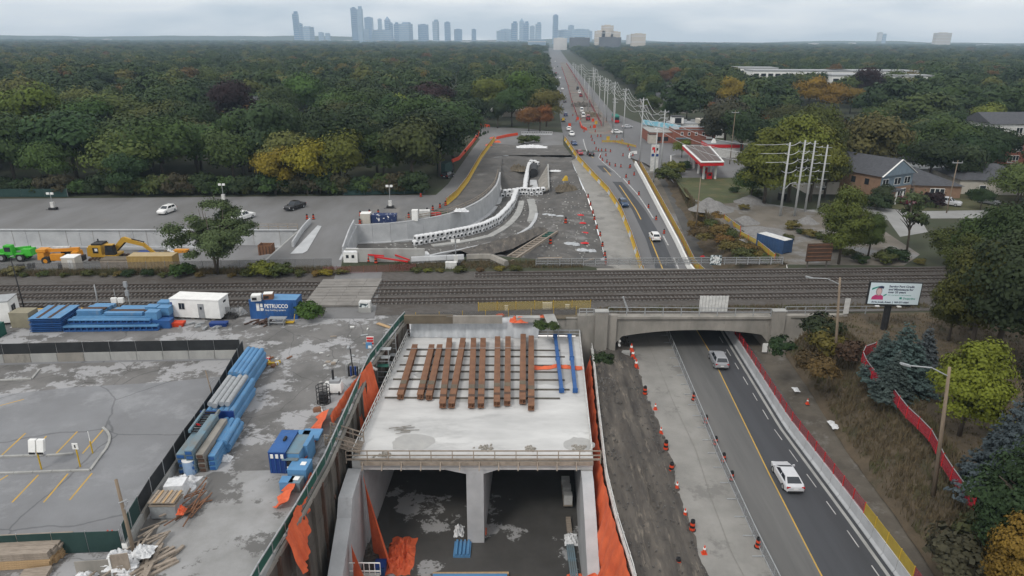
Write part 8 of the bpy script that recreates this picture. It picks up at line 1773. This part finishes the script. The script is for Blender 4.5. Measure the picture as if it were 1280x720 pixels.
HPX = [(48, 195), (295, 170), (382, 155), (345, 243), (385, 243), (20, 230), (913, 140), (1010, 140), (1040, 142), (1062, 142), (888, 137), (840, 110), (886, 145), (1085, 235), (614, 142), (643, 146), (675, 165), (661, 165), (683, 158), (985, 252)]
def qx(X, Y):
    a = Y*CT + CAMH*ST; u = X/a*FPX; v = (CAMH*CT - Y*ST)/a*FPX; return 640 + u - v*ROLL, 360 + v + u*ROLL
def clear(X, Y):
    x, y = qx(X, Y)
    for hx, hy in HPX:
        r_ = pxm(Y)*8
        if abs(x-hx) < r_ and -6 < y-hy < 42: return False
    return True
cand = [q for q in cand if clear(*q)]
front = sorted(cand, key=lambda q: math.hypot(q[0]*.9, q[1]))
NI = 225
for x, y in front[:NI]:
    c, nm = colour(random.random(), x); side = 'left of the side street' if inside(x, y, LEFT) else ('in the small wood between the two roads' if inside(x, y, WOOD) else 'right of the far road'); h = random.triangular(11, 24, 17)
    if side.startswith('in the small'): h *= .75
    if side.startswith('right'): h *= .72 if y < 300 else .85
    bf = random.uniform(.65, 1.5); plant(random.choice(mid), (x, y, -.1), h, f'{nm} leafy tree in the forest {side}' if not side.startswith('in') else f'{nm} leafy tree {side}', tuple(q*bf for q in c), f'forest trees {side}', sx=random.uniform(.95, 1.35))
# the rest of the forest: instanced stuff
pc = bpy.data.collections.new('forest_kinds')
def far_proto(i, n, size, **k):
    o = bpy.data.objects.new('far_crown', leaf_mesh('far_crown', n, size, 400+i, **k)); o.data.materials.append(m_leaff); pc.objects.link(o)
for i in range(5): far_proto(i, 1900, .03, rad=(.4, .44, .36, .46, .4)[i], zr_=.42, zc=.52, nclump=12, clr=(.16, .27))
pts, scl, rot = [], [], []
for x, y in front[NI:]: pts.append((x, y, -.1)); s0 = random.triangular(12, 23, 17); sx = random.uniform(.9, 1.2); scl.append((s0*sx, s0*sx, s0)); rot.append((0, 0, random.random()*6.28))
y = 620.
while y < 5200:
    sp = 11 + (y-620)*.0105; x = -.85*y
    while x < .85*y:
        px_, py_ = x + random.uniform(-.45, .45)*sp, y + random.uniform(-.45, .45)*sp
        if ok(px_, py_): s0 = random.triangular(11, 21, 15)*(1 + (y-620)*.00004); pts.append((px_, py_, -.1)); w_ = max(s0*1.1, sp*1.35); scl.append((w_, w_, s0)); rot.append((0, 0, random.random()*6.28))
        x += sp
    y += sp
me = bpy.data.meshes.new('forest'); me.from_pydata(pts, [], []); fo = bpy.data.objects.new('forest', me); COL.objects.link(fo); kind(fo, 'stuff')
for nm, dat in (('tscale', scl), ('trot', rot)):
    at = me.attributes.new(nm, 'FLOAT_VECTOR', 'POINT'); at.data.foreach_set('vector', np.array(dat, np.float32).ravel())
gn = bpy.data.node_groups.new('scatter_trees', 'GeometryNodeTree'); gn.interface.new_socket('Geometry', in_out='INPUT', socket_type='NodeSocketGeometry'); gn.interface.new_socket('Geometry', in_out='OUTPUT', socket_type='NodeSocketGeometry')
gi, go = gn.nodes.new('NodeGroupInput'), gn.nodes.new('NodeGroupOutput'); ip = gn.nodes.new('GeometryNodeInstanceOnPoints'); ci = gn.nodes.new('GeometryNodeCollectionInfo'); ci.inputs['Collection'].default_value = pc; ci.inputs['Separate Children'].default_value = True; ci.inputs['Reset Children'].default_value = True
ip.inputs['Pick Instance'].default_value = True; rv = gn.nodes.new('FunctionNodeRandomValue'); rv.data_type = 'INT'; rv.inputs[4].default_value = 0; rv.inputs[5].default_value = 4
l = gn.links.new
for nm, sk in (('tscale', 'Scale'), ('trot', 'Rotation')):
    a = gn.nodes.new('GeometryNodeInputNamedAttribute'); a.data_type = 'FLOAT_VECTOR'; a.inputs['Name'].default_value = nm; l(a.outputs[0], ip.inputs[sk])
l(gi.outputs[0], ip.inputs['Points']); l(ci.outputs[0], ip.inputs['Instance']); l(rv.outputs[2], ip.inputs['Instance Index']); l(ip.outputs[0], go.inputs[0])
md = fo.modifiers.new('scatter', 'NODES'); md.node_group = gn
print('forest points', len(pts), 'individual', NI)
# dry grass tufts on the slopes
def tufts(name, n, pick, m, hgt=(.3, .8), seed=1):
    g = random.Random(seed); vs = []; fs = []
    for _ in range(n):
        p = pick(g); hh = g.uniform(*hgt)
        for q in range(3):
            a = g.random()*6.28; w_ = .05; dx, dy = math.cos(a), math.sin(a); l_ = g.uniform(.1, .45)*hh; b = len(vs)
            ox, oy = g.gauss(0, .15), g.gauss(0, .15)
            vs += [(p.x+ox-dy*w_, p.y+oy+dx*w_, p.z-.05), (p.x+ox+dy*w_, p.y+oy-dx*w_, p.z-.05), (p.x+ox+dx*l_, p.y+oy+dy*l_, p.z+hh)]; fs.append((b, b+1, b+2))
    me = bpy.data.meshes.new(name); me.from_pydata(vs, [], fs); return kind(link(name, me, m), 'stuff')
m_dry = mat('dry_grass', (.14, .108, .062), (.085, .068, .038), .8, .9, world=True, c3=(.09, .09, .04), s3=.3, lo3=.5, hi3=.6)
pa, pb = resample(PB2, 120), resample(SB, 120)
def pk1(g):
    i = g.randrange(120); p = pa[i].lerp(pb[i], min(1, .08 + .95*g.random()**.8)); p = p + Vector((0, g.uniform(-.4, .4), .1 + .25*math.sin(PI*.5))); p.z -= .2; return p
tufts('dry_grass', 9000, pk1, m_dry, (.3, .8), 1)
na, nb_ = resample([PR(908, 338), PR(893, 312), PR(874, 285), PR(858, 258), PR(848, 236)], 80), resample(bkr[:-1], 80)
def pk2(g): i = g.randrange(80); return na[i].lerp(nb_[i], g.random())
tufts('dry_grass', 3500, pk2, m_dry, (.4, 1.0), 2)
def pk3(g): x = g.uniform(-105, -29.5); return Vector((x, 106.6 + .05*x + g.uniform(1.6, 4.2), -.05))
tufts('dry_grass', 5500, pk3, m_dry, (.35, .9), 3)
def pk4(g): x = g.uniform(-20, 12); return Vector((x, 109.6 + .05*x + g.uniform(0, 4.), 0.))
tufts('dry_grass', 2000, pk4, m_dry, (.2, .6), 4)
def pk5(g): x = g.uniform(12, 60); return Vector((x, 89.4 + .05*x + g.uniform(0, 1.6), .05))
tufts('dry_grass', 1500, pk5, m_dry, (.2, .5), 5)
def pk6(g): return Vector((g.uniform(41.5, 75), g.uniform(40, 90), .05))
tufts('dry_grass', 6000, pk6, m_dry, (.15, .4), 6)

# ------------------------------------------------------------------ haze
mb = MB(); mb.box(0, 3450, -14, 14400, 7500, 330); hz = mb.build('haze', [], None); kind(hz, 'stuff')
mh = bpy.data.materials.new('haze_air'); mh.use_nodes = True; n = mh.node_tree.nodes; n.remove(n['Principled BSDF']); pv = n.new('ShaderNodeVolumePrincipled'); pv.inputs['Color'].default_value = (.6, .8, 1., 1); pv.inputs['Density'].default_value = .00014; pv.inputs['Anisotropy'].default_value = 0.; mh.node_tree.links.new(pv.outputs[0], n['Material Output'].inputs['Volume']); hz.data.materials.append(mh)
